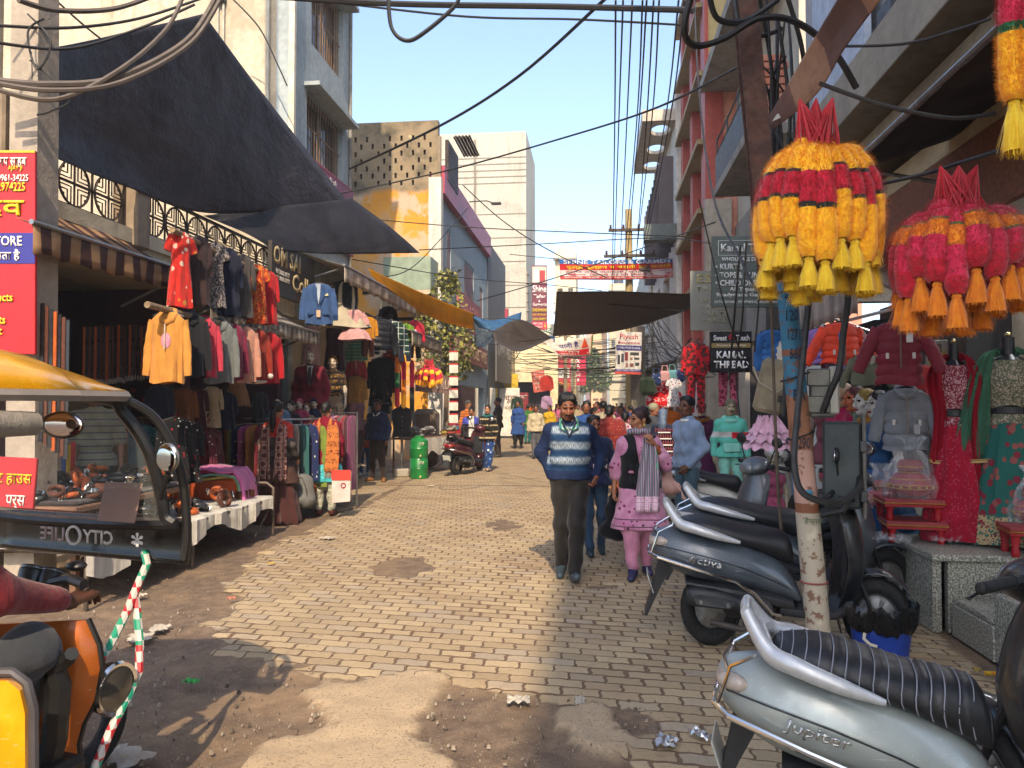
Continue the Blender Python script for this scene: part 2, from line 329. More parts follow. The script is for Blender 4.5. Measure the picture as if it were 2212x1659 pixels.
# ---------------- ground ----------------
def mk_ground():
    xs=np.unique(np.r_[np.linspace(-70,-6,18),np.arange(-6,4.2,.035),np.linspace(4.2,70,18)])
    ys=np.unique(np.r_[np.linspace(-40,1.5,12),np.arange(1.5,9,.035),np.geomspace(9,400,130)])
    X,Y=np.meshgrid(xs,ys,indexing='ij')
    g=lambda L:[tuple(G(*p)[:2]) for p in L]
    dirt=g([(760,1112),(690,1140),(600,1170),(560,1215),(505,1250),(560,1290),(500,1330),(520,1375),(470,1410),(620,1425),(800,1440),(900,1452),(1000,1458),(1080,1470),(1190,1485),(1240,1515),(1330,1528),(1355,1460),(1390,1545),(1390,1640),(1420,1760),(1300,2600),(-900,2600),(-2600,1500),(-900,1180),(200,1100),(560,1090)])
    conc=g([(500,1680),(560,1605),(720,1565),(655,1500),(700,1468),(760,1478),(890,1452),(975,1462),(950,1505),(910,1545),(906,1590),(950,1625),(1010,1680),(1060,2400),(500,2400)])
    conc2=g([(1195,1540),(1270,1520),(1330,1545),(1360,1600),(1320,1650),(1235,1610)])
    spot=g([(800,1225),(860,1200),(905,1203),(940,1225),(880,1243),(805,1240)])
    wob=(fbm(X*3.1,Y*3.1,4,3)-.5)*.5
    sd=polysd(X,Y,dirt)+wob+.13; sc=np.minimum(polysd(X,Y,conc),polysd(X,Y,conc2))+(fbm(X*6,Y*6,4,9)-.5)*.16+(fbm(X*22,Y*22,3,19)-.5)*.10; sp=polysd(X,Y,spot)+wob*.5
    gut=np.abs(X-(.95+.02*Y+(fbm(X*1.5,Y*1.5,3,5)-.5)*.35))-.045
    sh=np.abs(X+3.75+(fbm(Y*.6,X*.6,3,15)-.5)*.8)-.05
    ss=lambda a,lo,hi:(lambda t:t*t*(3-2*t))(np.clip((a-lo)/(hi-lo),0,1))
    dm=np.maximum.reduce([1-ss(sd,-.05,.13),1-ss(sp,-.03,.05),(1-ss(gut,0,.05))*.75*(Y<7),(1-ss(sh,0,.06))*.7*(Y<24),ss(X,2.05,2.5)*(Y<9)*.9])
    sp2=fbm(X*.8+7,Y*.8,3,31)*.7+fbm(X*3,Y*3,3,33)*.3; dm=np.maximum(dm,ss(sp2,.66,.72)*.8*(Y<26)*(X<2.2)); dm=np.maximum(dm,np.where(X<-5,1,0)*.6); cm=1-ss(sc,-.015,.015)
    Z=dm*(-.022+(fbm(X*4,Y*4,4,21)-.5)*.05)*(Y<12)+cm*(.024+(fbm(X*9,Y*9,3,4)-.5)*.006-dm*-.01)
    Z+=ss(-X,3.9,4.6)*(Y<9)*(Y>4.5)*.06*ss(fbm(X*2,Y*2,3,8),.3,.5)
    mb=MB(); P=np.stack([X,Y,Z],-1); nu,nv=X.shape
    idx=np.arange(nu*nv).reshape(nu,nv); F=np.stack([idx[:-1,:-1],idx[1:,:-1],idx[1:,1:],idx[:-1,1:]],-1).reshape(-1,4)
    me=D.meshes.new('ground'); me.from_pydata(P.reshape(-1,3).tolist(),[],F.tolist())
    for nm,a in(('dirt',dm),('conc',cm)):
        at=me.attributes.new(nm,'FLOAT','POINT'); at.data.foreach_set('value',a.astype(np.float32).ravel())
    q=Gr('paving',.9); v=q.wp(); x,y,z=q.xyz(v); th=R(7.5)
    wb=q.noise(v,1.1,2.)-.5
    px=x*cos(th)-y*sin(th); py=x*sin(th)+y*cos(th)+wb*.05
    L,B=.215,.112
    row0=(py/B).fl()
    wave=(px*(4*pi/L)+.7).sn()
    pyw=py+wave*.0038+(q.noise(v,14.,2.)-.5)*.012; row=(pyw/B).fl(); fy=(pyw/B).fr()
    pxs=px+row*(L/2)+((fy-.5)*6.2).sn()*.008+(q.noise(v,21.,2.)-.5)*.02+wb*.03; cx=(pxs/L).fl(); fx=(pxs/L).fr()
    rnd=q.n('TexWhiteNoise',1,Vector=q.vec(cx,row)); r1,r2,r3=q.xyz(rnd)
    jag=q.noise(v,26.,3.)-.5; jw=q.noise(v,1.7,3.).ss(.4,.8,.0,.011)
    ex=(fx-.5).ab()*(-L)+L/2; ey=(fy-.5).ab()*(-B)+B/2
    e=(ex-.0022).mn(ey)+jag*.009-jw+(q.noise(v,3.5,3.)-.5)*.006; mort=e.ss(.0005,.006,1.,0.)
    A=lambda nm:q.n('Attribute',2,_p=dict(attribute_name=nm))
    dirtv=A('dirt'); big=q.noise(v,.9,5.,.6); fine=q.noise(v,55.,4.,.7); mid=q.noise(v,9.,5.,.65)
    dth=(dirtv+(mid-.5)*.55+(r3-.5)*.35).ss(.42,.62)
    brick=q.mix(r1,'#938062','#aa9674'); brick=q.mix(r2.ss(.7,1.)*.5,brick,'#948a7c'); brick=q.mix(fine.ss(.45,.75)*.5,brick,'#6e5f4f'); brick=q.mix(big.ss(.5,.72)*.55,brick,'#7a6046')
    brick=q.mix(mid.ss(.55,.8)*.6,brick,'#5d4c3b')
    pv=q.mix(mort,brick,q.mix(fine,'#5a4431','#705840'))
    peb=q.vor(v,70.); pc=q.xyz(q.vor(v,70.,_o=1))
    soil=q.mix(mid.ss(.35,.7),'#5a4a3b','#75624e'); soil=q.mix(fine.ss(.5,.8)*.6,soil,'#43321f'); soil=q.mix(peb.lt(.28)*pc[0].ss(.55,.7),soil,q.mix(pc[1],'#8d7c68','#b0a08a')); soil=q.mix(big.ss(.45,.7)*.5,soil,'#907656')
    pv=q.mix(dth,pv,soil)
    con=q.mix(q.vor(v,95.).ss(.2,.45),q.mix(q.xyz(q.vor(v,95.,_o=1))[0],'#6f5f4d','#a3937d'),'#a59072'); con=q.mix(big.ss(.45,.7)*.4,con,'#8c775b')
    cmv=A('conc'); pv=q.mix(cmv,pv,con); q.col(pv)
    hgt=(mort*-1.)*(dth*-1.+1.)*1.3+fine*.16+r1*.25*(dth*-1.+1.)+peb.ss(.1,.35,1.,0.)*pc[0].ss(.5,.7)*dth*1.2+mid*dth*.8
    q.bump(hgt,.8,.012); me.materials.append(q.mat); me.shade_smooth(); me.update()
    tag(link('ground',me),kind='structure')
mk_ground()
# ---------------- left side buildings ----------------
CREAM=plaster('#c2b59c','#7a6a52',.55,.45,'#a89a80'); GREYW=plaster('#9aa3a3','#5c5b55',.3,.4); BEIGE2=plaster('#b5a88f','#6a5d4b',.5,.35); DARKIN=plaster('#63444a','#3a2a2a',.5,.2); TILE=plaster('#8c8378','#4c463e',.4,.2)
FR=metalp('#8a8378',.6,.2); PANE=glass('#2a3236',.85,.08); RUST=plain('#6b4a34',.8,.2,.3,20.); CONC2=plaster('#8f8a80','#4a463f',.6,.5); WHITEW=plaster('#c9c6bd','#7d7668',.3,.35)
def house(name,label,boxes,cat='building'):
    t=thing(name,label,cat)
    for nm,m,(x0,x1,y0,y1,z0,z1) in boxes:
        b=MB(); b.box(((x0+x1)/2,(y0+y1)/2,(z0+z1)/2),(x1-x0,y1-y0,z1-z0)); b.build(nm,m,t,False)
    return t
FX=lambda X,Y,z=0:frame((X,Y,z),(0,1,0))      # frame on a left-hand facade: local x runs down the street, -y faces the street
FXR=lambda X,Y,z=0:frame((X,Y,z),(0,-1,0))    # right-hand facade
FY=lambda X,Y,z=0:frame((X,Y,z),(1,0,0))      # wall facing the camera
# low shop with the railing
t=thing('shop_house','single storey cream shop with round patterned terrace railing above the open front','shop')
b=MB(); b.box((-8.2,9.2,.05),(6.,6.2,.1)); b.build('floor',TILE,t,False)
b=MB(); b.box((-9.1,9.2,1.6),(.2,6.2,3.)); b.build('back_wall',DARKIN,t,False)
for y in(6.25,9.3,12.2): b=MB(); b.box((-7.2,y,1.6),(3.9,.18,3.)); b.build('side_wall',DARKIN,t,False)
b=MB(); b.box((-7.1,9.2,3.2),(4.,6.5,.3)); b.build('roof_slab',BEIGE2,t,False)
b=MB(); b.box((-5.13,9.2,3.42),(.14,6.5,.16)); b.build('parapet',BEIGE2,t,False)
for y in(6.05,7.95,12.2): b=MB(); b.box((-5.16,y,3.78),(.3,.26,.95),.02); b.build('terrace_pillar',plaster('#8a7a66','#40362a',.6,.5),t,False)
def railing(y0,y1,n):
    b=MB(); z0,z1=3.5,4.02; wd=(y1-y0)/n
    b.box((-5.15,(y0+y1)/2,z1),(.04,y1-y0,.035)); b.box((-5.15,(y0+y1)/2,z0+.02),(.04,y1-y0,.03)); b.box((-5.15,(y0+y1)/2,(z0+z1)/2),(.026,y1-y0,.02))
    for i in range(n):
        yc=y0+wd*(i+.5); zc=(z0+z1)/2; r=.225
        b.tube([(-5.15,yc+r*cos(a*pi/14),zc+r*sin(a*pi/14)) for a in range(28)],.013,5,close=True)
        b.tube([(-5.15,yc,z0),(-5.15,yc,z1)],.011,5); b.tube([(-5.15,yc+wd/2,z0),(-5.15,yc+wd/2,z1)],.013,5)
        for sy in(-1,1):
            for sz in(-1,1):
                for k in(.22,.45,.68):
                    a=r*k; e=math.sqrt(max(r*r-a*a,0))
                    b.tube([(-5.15,yc+sy*a,zc+sz*e),(-5.15,yc+sy*a,zc+sz*a*.8),(-5.15,yc+sy*e,zc+sz*a*.8)],.009,4)
    return b.build('railing',IRON,t)
railing(6.2,7.8,3); railing(8.1,12.05,8)
# shutter in the depth of the shop
b=MB(); 
for i in range(12): b.box((-8.9,7.7,1.9+i*.1),(.05,2.6,.085),.01)
b.build('roller_shutter',plain('#6b3a28',.6,.3,.3),t)
# cream wall close behind the pole
t=thing('cream_house','cream plastered house wall at the left edge behind the concrete pole','building'); b=MB(); b.box((-7.45,6.0,4.5),(4.5,.25,9)); b.build('wall',CREAM,t,False)
# tall beige house: its blank sunlit gable
t=thing('beige_house','tall beige house with a blank sunlit gable wall above the tarpaulin','building'); b=MB(); b.box((-9.44,13.9,8),(8.,2.9,16)); b.build('wall',plaster('#b9ad96','#7d7058',.55,.6,'#a59a86'),t,False)
b=MB(); b.tube([(-5.6,12.4,0),(-5.6,12.4,15)],.035,8); b.tube([(-6.4,12.4,6),(-6.4,12.4,15)],.02,6); b.tube([(-6.5,12.4,6),(-6.5,12.4,15)],.015,6); b.build('drain_pipe',plain('#b9b3a0',.6),t)
b=MB(); b.box((-6.45,12.38,8.6),(.18,.12,.2),.02); b.build('junction_box',DARKM,t)
# grey house
t=thing('grey_house','tall grey rendered house with grilled windows above the maroon shop banner','building')
M=FX(-5.2,12.42); b=wall(MB(),M,3.3,14,[(.75,6.1,2.7,7.25),(.95,8.2,2.7,9.7),(.95,11,2.7,12.4),(0.15,.12,3.15,3.1)],.25); b.build('wall',GREYW,t,False)
b=MB(); b.box((-8.4,15.6,8.6),(6.2,.2,10.8)); b.box((-8.6,14,14.05),(6.8,3.4,.12)); b.build('rear_wall',GREYW,t,False)
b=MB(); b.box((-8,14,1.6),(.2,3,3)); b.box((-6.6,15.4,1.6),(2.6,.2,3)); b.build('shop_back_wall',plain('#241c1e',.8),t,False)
b=MB(); b.box((-6.6,14,.06),(2.7,3.2,.12)); b.build('shop_floor',TILE,t,False)
for z0,z1,x0,x1 in((6.1,7.25,.75,2.7),(8.2,9.7,.95,2.7),(11,12.4,.95,2.7)):
    window(M,x0,z0,x1,z1,t,plain('#a89a86',.6),PANE,13,1,.14,.06,plain('#8a6a4a',.7,.3))
    b=MB(M); b.box(((x0+x1)/2,-.14,z1+.06),(x1-x0+.3,.32,.07)); b.build('sunshade',GREYW,t,False)
b=MB(); b.box((-5.02,14.9,10.4),(.34,.8,.55),.02); b.build('cooling_unit',plain('#b5b2a8',.6),t); b=MB(); b.tube([(-5.16,15.5,3),(-5.16,15.5,13.9)],.035,8); b.build('drain_pipe',plain('#8f8a80',.7),t)
b=MB(); b.box((-5.17,12.44,8.6),(.1,.09,11.)); b.build('corner_pipe',plain('#d8ccb4',.6),t,False)
# ochre house with pierced brick parapet
t=thing('ochre_house','old house with flaking ochre paint and a pierced brick parapet wall','building')
g=Gr('ochre wall',.92); v=g.wp(); x,y,z=g.xyz(v); n=g.noise(v,1.3,7.,.7); fine=g.noise(v,8.,5.,.65); zz=z+(g.noise(v,.9,3.)-.5)*.5
a=g.mix(n.ss(.46,.56),'#c98a2c','#b5a088'); a=g.mix(g.noise(v,.5,5.).ss(.45,.6)*.7,a,'#d89a35'); up=g.mix(n.ss(.4,.65),'#8a7a60','#57503f'); up=g.mix(g.noise(v,3.,6.,.7).ss(.6,.66)*z.ss(8.6,9.2),up,'#b7a880'); a=g.mix(zz.ss(7.55,7.75),a,up); a=g.mix(fine.ss(.5,.8)*.4,a,'#6d5230')
g.col(a); g.bump(n+fine*.4,.5,.03)
holes=[]
for r in range(7):
    for c in range(9): 
        if random.random()<.93: holes.append((.35+c*.34+(r%2)*.17-.0,7.85+r*.215,.35+c*.34+(r%2)*.17+.07,7.85+r*.215+.15))
M=FY(-8.0,21.3); b=wall(MB(),M,3.5,9.7,holes,.2); b.build('wall',g.mat,t,False)
b=MB(); b.box((-6.2,21.9,8.4),(3.2,.1,2.2)); b.build('inner_wall',plain('#a05a40',.9),t,False)
b=MB(); b.box((-4.45,21.25,4.6),(.09,.1,9.2)); b.build('drain_pipe',plain('#8a7a62',.7),t,False)
b=MB()
for i in range(10): b.box((-4.1+i*.05,22.5,9.3+(i%2)*.03),(.05,1.8,.02))
b.box((-4.35,22.6,8.7),(.1,1.6,1.2)); b.build('tin_shed',plain('#3f3432',.7,.3),t,False)
b=MB(); b.box((-5.1,20.7,4.6),(1.3,1.2,.14)); b.build('balcony_slab',BEIGE2,t,False)
b=MB(); b.box((-5.1,20.12,5.1),(1.3,.05,.9)); b.box((-4.47,20.7,5.1),(.05,1.1,.9)); b.build('balcony_panel',plain('#8fa08c',.5),t,False)
b=MB()
for i in range(14): b.box((-5.6+.0,19.4+i*.08,3.9),(.04,.06,1.2))
b.build('shutter',plain('#7d7a72',.6,.4),t,False)
# modern clad shop
CLAD=plaster('#8fa0a8','#6a7070',.15,.15,None,.1); PINK=plain('#a8344a',.5,0.,.1)
t=thing('clad_shop','modern shop clad in pale blue grey panels with a pink band along its top','building')
M=FX(-4.5,21.35); b=wall(MB(),M,9.6,7.6,[(1.3,5.4,1.9,6.9),(4.3,2.9,6.3,6.5),(7.7,4.6,8.6,6.1),(.6,.1,9.,2.2)],.25); b.build('wall',CLAD,t,False)
b=MB(M); b.box((4.8,.02,8.0),(9.6,.4,.8)); b.build('fascia_band',PINK,t,False)
b=MB(); b.box((-4.55,21.25,4),(.36,.3,8)); b.build('corner_pillar',WHITEW,t,False)
b=MB(); b.box((-6.9,26,4),(4.4,9.4,.1)); b.box((-7,26,1.2),(.1,9.4,2.4)); b.build('interior',plain('#55504c',.8),t,False)
for z0,z1,x0,x1 in((5.4,6.9,1.3,1.9),(2.9,6.5,4.3,6.3),(4.6,6.1,7.7,8.6)):
    o=window(M,x0,z0,x1,z1,t,plain('#5a5452',.5),PANE,0,0,.06,.1)
    p=MB(M); p.box(((x0+x1)/2,.03,(z0+z1)/2),(x1-x0-.24,.012,z1-z0-.24)); p.build('poster',cloth('#7f4a55','flor','#c98a4a',.16,'#4a6a9a'),o,False)
t=thing('dark_clad_shop','dark grey panelled shop front next to the pink banded shop','building')
b=wall(MB(),FX(-4.45,31),6,8.3,[(.6,.1,5.4,2.3)],.3); b.build('wall',plaster('#5f6468','#3c3c3c',.2,.2,None,.1),t,False)
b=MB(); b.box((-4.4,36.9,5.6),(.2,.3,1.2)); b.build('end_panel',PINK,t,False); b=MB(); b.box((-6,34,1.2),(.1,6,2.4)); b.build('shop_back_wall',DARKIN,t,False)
# tall concrete house
t=thing('concrete_house','tall bare concrete house with banded joints rising above the clad shops','building')
b=MB(); b.box((-7.2,44,8.2),(6.8,6,16.4)); b.build('wall',plaster('#aaa598','#6a655a',.45,.5),t,False)
b=MB()
for z in(13.6,13.95,14.3,14.65,15.): b.box((-7.2,40.99,z),(6.82,.03,.05))
for z in(11.9,10.6,9.3,8.0,6.8): b.box((-7.2,40.99,z),(6.82,.03,.04))
b.box((-7.2,41.02,11),(6.7,.02,9)); b.build('joint_band',plain('#8d887c',.9),t,False)
b=MB(); b.box((-4.3,40.7,5.4),(1.5,.6,.18)); b.build('ledge',CONC2,t,False)
b=MB()
for i in range(9): b.box((-3.74,41.2,4.6+i*.5),(.12,.5,.05))
b.box((-3.76,41.2,6.6),(.06,.4,4.4)); b.build('side_rungs',CONC2,t,False)
for z in(3.6,6.4): 
    b=MB(); b.box((-5.6,40.9,z+1.9),(1.1,.4,.5),.03); b.build('cooling_unit',plain('#b0aca0',.6),t)
b=MB(); b.tube([(-6.6,40.92,0),(-6.6,40.92,16)],.06,8); b.build('drain_pipe',plain('#8a8274',.7),t)
# shops under it and the far left row
t=thing('bangle_shop','cream fronted bangle shop with open dark rooms under the tangle of wires','shop')
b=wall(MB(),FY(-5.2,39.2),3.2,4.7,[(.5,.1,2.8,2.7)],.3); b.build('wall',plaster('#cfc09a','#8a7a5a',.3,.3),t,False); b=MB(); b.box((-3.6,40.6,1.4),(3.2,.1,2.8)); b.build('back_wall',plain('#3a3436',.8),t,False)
# ---------------- far end of the street ----------------
FAR=[('far_house','narrow cream house behind the tall tailor signboard',(-3.4,-1.7,62,70,0,14.3),'#cfc3a4',3),
('far_house','pale wall house with blue painted adverts over the left crowd',(-4.4,-2.0,80,90,0,13.),'#d6c9a6',3),
('far_house','far peach walled house beyond the hanging wires',(-1.2,2.0,150,160,0,19.),'#d8b48c',4),
('far_house','far house with dark water tank on its roof',(2.2,6.5,140,150,0,23.5),'#b9ad90',4),
('far_house','low pink topped house at the bend of the street',(-2.6,.6,175,185,0,23.),'#c49a90',4),
('far_house','far grey house closing the left end of the street',(-5.2,-2.2,118,128,0,16.),'#c3bba6',4),
('far_house','pale green edged house right of the bend',(6.4,10.5,120,135,0,20.),'#c9c2ae',4)]
for nm,lb,(x0,x1,y0,y1,z0,z1),c,nf in FAR:
    t=thing(nm,lb,'building'); m=plaster(c,'#8a7c66',.35,.35); W=x1-x0; fl=z1/(nf+.3); holes=[]
    n=max(2,int(W/1.3))
    for f in range(1,nf):
        for i in range(n): 
            if random.random()<.8: holes.append((W*(i+.25)/n,f*fl+.9,W*(i+.75)/n,f*fl+2.3))
    holes.append((W*.12,.1,W*.45,2.6)); holes.append((W*.55,.1,W*.88,2.6))
    M=FY(x0,y0); b=wall(MB(),M,W,z1,holes,.3); b.build('wall',m,t,False)
    b=MB(); b.box(((x0+x1)/2,y0+(y1-y0)/2+.2,z1/2),(W-.02,y1-y0-.1-.6,z1-.05)); b.build('rear_block',m,t,False)
    for f in range(1,nf+1): b=MB(); b.box(((x0+x1)/2,y0-.25,f*fl+.3),(W+.2,.5,.16)); b.build('floor_ledge',CONC2,t,False)
    for h in holes[:-2]:
        if random.random()<.7: window(M,*h[:2],h[2],h[3],t,FR,PANE,0,0,.15,.08)
    if 'tank' in lb: b=MB(); b.lathe([(.0,z1),(.9,z1),(.95,z1+.3),(.9,z1+1.5),(.3,z1+1.9),(.0,z1+1.9)],14,(x0+1.8,y0+3,0)); b.build('water_tank',plain('#2c3440',.5),t)
# left row of far shops, tin roofs over stalls (mid distance)
for i,(y,x,h,c,lb) in enumerate([(50,-3.6,5.5,'#bfae8e','cream two storey shop row beyond the bangle shop'),(58,-3.3,6.5,'#a8a090','grey shop house left of the red banner poles'),(74,-3.0,7.5,'#d2c2a0','pale yellow shop house with patched tin awning'),(96,-2.8,9,'#b5a48c','tan shop house near the far left crowd')]):
    t=thing('shop_row',lb,'building'); M=FX(x,y); L=7.8 if i<1 else 12.; b=wall(MB(),M,L,h,[(.5,.1,L*.45,2.6),(L*.55,.1,L-.5,2.6),(L*.2,3.4,L*.35,4.8),(L*.6,3.4,L*.75,4.8)],.3); b.build('wall',plaster(c,'#7a6a54',.4,.4),t,False)
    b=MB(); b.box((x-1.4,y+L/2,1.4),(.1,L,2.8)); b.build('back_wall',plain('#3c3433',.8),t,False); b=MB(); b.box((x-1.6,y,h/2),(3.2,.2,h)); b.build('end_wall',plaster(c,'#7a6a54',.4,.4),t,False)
    b=MB(); b.box((x+.5,y+L/2,2.95),(1.5,L-.3,.05),M=Matrix.Rotation(R(9),3,'Y')); b.build('tin_awning',plain(['#7d6a58','#8a8378','#6a5a50','#9a8c78'][i],.7,.2,.4),t,False)
# right row, mid distance
for i,(y,x,h,c,lb) in enumerate([(24.3,3.0,8.5,'#c99a84','salmon pink shop house beyond the red column building'),(34,2.9,9.5,'#b5a893','beige shop house behind the wide wall pole'),(46,3.2,11,'#a9b0ae','grey green shop house on the far right row'),(62,3.6,12,'#c9b090','tan house on the far right row'),(84,4.4,13,'#b7b0a2','pale house at the far right bend')]):
    t=thing('shop_row',lb,'building'); L=9.6 if i<2 else 14; M=FXR(x,y+L); ho=[(.6,.1,L*.46,2.6),(L*.54,.1,L-.6,2.6)]
    for z in(3.6,6.4): ho+=[(L*.15,z,L*.35,z+1.5),(L*.6,z,L*.82,z+1.5)] if z+2<h else []
    b=wall(MB(),M,L,h,ho,.3); b.build('wall',plaster(c,'#6f6354',.4,.45),t,False)
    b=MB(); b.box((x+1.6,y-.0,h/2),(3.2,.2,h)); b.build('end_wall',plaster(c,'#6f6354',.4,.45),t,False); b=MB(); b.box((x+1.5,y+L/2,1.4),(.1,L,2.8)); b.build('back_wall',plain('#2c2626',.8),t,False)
    for h_ in ho[2:]: window(M,*h_,t,FR,PANE,6,1,.12)
    b=MB(); b.box((x-.5,y+L/2,2.95),(1.4,L-.4,.05),M=Matrix.Rotation(R(-10),3,'Y')); b.build('tin_awning',plain(['#5c5650','#7a6c58','#807a70','#6a5a4c','#8a8070'][i],.7,.2,.4),t,False)
    if h>9: b=MB(); b.box((x-.45,y+L*.4,5.9),(.9,L*.5,.14)); b.build('balcony_slab',CONC2,t,False)
# ---------------- right side, near to far ----------------
RED=plain('#b04a3c',.55,0.,.12); CLADW=plaster('#b7bcc0','#7a7a78',.2,.25,None,.1)
t=thing('red_column_building','building with tall red columns, pale panels and tan ledges on the right','building')
M=FXR(2.9,24.2); b=wall(MB(),M,5.6,17,[(.4,.1,5.2,3.0)],.25); b.build('wall',CLADW,t,False)
b=MB(M)
for x in(.3,2.6,4.9): b.box((x,-.14,8.6),(.55,.26,10.8))
b.build('red_column',RED,t,False)
b=MB(M)
for z in(4.6,6.3,8.,9.7,11.4,13.1): b.box((2.6,-.2,z),(5.3,.5,.12))
b.build('ledge',plain('#a08c60',.7),t,False)
b=MB(); b.box((4.5,18.55,8.6),(3.2,.25,17)); b.box((4.6,21,1.5),(.2,5,3)); b.build('end_wall',plaster('#c98a76','#8a5a4a',.2,.3),t,False)
b=MB(); b.box((2.77,18.5,8.8),(.42,.3,11.)); b.build('corner_column',RED,t,False)
# round-hole canopy house behind it
t=thing('round_hole_canopy_house','grey white house whose roof canopy has round holes, beyond the red columns','building')
b=wall(MB(),FXR(2.5,33.8),9.4,11.6,[(1,4,3,6.2),(4.5,4,7,6.2),(1,7.6,3,9.6),(4.5,7.6,7,9.6)],.25); b.build('wall',WHITEW,t,False)
b=MB()
for i in range(10): b.box((2.3,25.3+i*.9,8.2),(.5,.06,3.0))
b.build('vertical_fins',plain('#54484a',.6),t,False)
m=MB(FY(0,0)); P=plain('#c9c0b0',.7)
b=MB(); n=24
for k in range(3):
    cy=25.4+k*1.9; cx=2.1
    ring=[(cx+.32*cos(2*pi*j/n),cy+.5*sin(2*pi*j/n)) for j in range(n)]; sq=[(cx+max(-.6,min(.6,.85*cos(2*pi*j/n))),cy+max(-.95,min(.95,1.35*sin(2*pi*j/n)))) for j in range(n)]
    for z in(10.6,10.72): b.grid([[V((x,y,z)) for x,y in ring],[V((x,y,z)) for x,y in sq]],cv=True)
    b.grid([[V((x,y,z)) for x,y in ring] for z in(10.6,10.72)],cv=True)
b.box((1.48,27.3,10.75),(.05,5.8,.36)); b.box((2.1,24.43,10.75),(1.24,.05,.36)); b.build('roof_canopy',P,t,False)
b=MB(); b.box((2.0,24.6,7.0),(1.0,.6,.5)); b.build('box_ledge',plain('#5f6a68',.6),t,False)
# concrete balcony house
t=thing('balcony_house','rough concrete house with a railed balcony and yellow stippled upper wall','building')
YEL=plaster('#c9a860','#8a7450',.15,.2,None,.9)
b=wall(MB(),FXR(3.25,18.4),5.7,5.75,[(.3,.1,5.3,2.9)],.25); b.build('wall',CONC2,t,False)
b=MB(); b.box((3.45,15.6,7.5),(.3,5.6,3.4)); b.build('upper_wall',plaster('#b7ad9c','#5a5048',.6,.5),t,False)
b=MB(); b.box((3.1,15.6,11.4),(.9,5.6,4.4)); b.build('stippled_wall',YEL,t,False)
b=MB(); b.box((3.0,15.6,9.1),(1.1,5.6,.24)); b.build('ledge',CONC2,t,False)
b=MB(); b.box((2.9,13.7,5.78),(1.15,3.6,.16)); b.build('balcony_slab',CONC2,t,False)
b=MB()
for z in(6.25,6.55,6.8): b.tube([(2.38,12,z),(2.38,15.4,z)],.02,6)
for y in(12,13.1,14.2,15.4): b.tube([(2.38,y,5.86),(2.38,y,6.85)],.02,6)
b.build('balcony_railing',DARKM,t)
b=MB(); b.box((2.36,13.7,6.18),(.03,3.4,.56)); b.build('rail_mesh',plain('#4a4e52',.6),t,False)
b=MB()
for i in range(9): b.box((2.62+.05*(i%2),12.05,5.92+i*.12),(.5,.24,.1),.008)
b.build('broken_brick_pier',plaster('#9a5a40','#a89a88',.7,.2),t)
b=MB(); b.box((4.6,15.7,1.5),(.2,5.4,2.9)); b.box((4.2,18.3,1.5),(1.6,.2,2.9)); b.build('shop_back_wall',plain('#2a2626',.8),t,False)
b=MB(); b.box((2.85,18.42,3.2),(.6,.3,6.4)); b.build('concrete_pilaster',CONC,t,False)
# cosmetics/garment shop on the right at mid distance (under kamal signs)
t=thing('thread_shop','right hand garment shop with open front behind the mannequins','shop')
b=MB(); b.box((3.1,12.75,3.3),(.3,2.1,1.0)); b.build('fascia',plain('#3a3532',.7),t,False)
b=MB(); b.box((4.9,10.6,1.6),(.15,6.2,3.2)); b.build('back_wall',plaster('#5a5552','#332f2e',.4,.2),t,False)
b=MB(); b.box((4.0,10.6,3.72),(2.0,6.2,.14)); b.build('ceiling',WHITEW,t,False)
b=MB(); b.box((3.1,11.6,1.6),(.35,.3,3.2)); b.build('blue_edged_pier',plaster('#c9c9c4','#8a8a86',.3,.3),t,False)
b=MB(); b.box((2.9,11.75,1.6),(.06,.08,3.2)); b.build('blue_trim',plain('#3f7fb0',.5),t,False)
b=MB(); b.box((3.7,10.6,.12),(2.6,6.,.24)); b.build('floor',TILE,t,False)
# near right shop: platform, steps, back wall, ceiling with lit panels, beams
GRAN=Gr('granite',.45); v=GRAN.oc(); n=GRAN.noise(v,75.,4.,.7); GRAN.col(GRAN.mix(n.ss(.42,.62),'#5c5c52','#b8b4a4')); GRAN=GRAN.mat
t=thing('clothes_shop','near right clothes shop with a speckled granite platform, steps and lit ceiling','shop')
def slab(nm,x0,x1,y0,y1,z0,z1,m=GRAN,bev=.006): b=MB(); b.box(((x0+x1)/2,(y0+y1)/2,(z0+z1)/2),(x1-x0,y1-y0,z1-z0),bev); return b.build(nm,m,t,False)
slab('platform_top',2.28,5.6,5.55,8.6,.5,.545); slab('platform_front',2.30,2.36,5.6,6.1,.0,.498); slab('platform_side',2.40,3.3,5.60,5.66,.0,.498); slab('platform_band',2.31,2.35,6.1,8.6,.36,.498)
slab('step',2.42,3.3,5.05,5.55,.215,.25); slab('step_riser',2.44,3.3,5.08,5.12,.0,.213); slab('step_side',2.40,2.438,5.0,5.55,.0,.213); slab('step_cheek',2.41,2.47,4.45,5.0,.0,.42)
slab('upper_step',2.66,3.3,5.25,5.56,.37,.40)
slab('platform_end_block',2.5,5.6,4.2,5.0,.0,.36,plaster('#8a8478','#4a4238',.6,.4)); slab('under_block',3.3,5.6,5.,8.6,.0,.49,DARKIN)
slab('back_wall',5.5,5.65,3.2,8.7,.5,4.,plaster('#9a9284','#5a5048',.3,.2)); slab('far_wall',4.2,5.5,8.55,8.7,.5,3.6,plain('#4a4446',.7)); slab('far_wall',2.75,6.,8.75,8.9,2.7,4.05,plaster('#8a8278','#5a5048',.3,.3)); slab('tiled_pier',3.6,3.95,6.75,7.1,.545,3.4,plaster('#a59a86','#6a6052',.25,.2)); slab('dark_pier',3.22,3.5,7.1,7.3,.545,3.4,plain('#1c1a1c',.4))
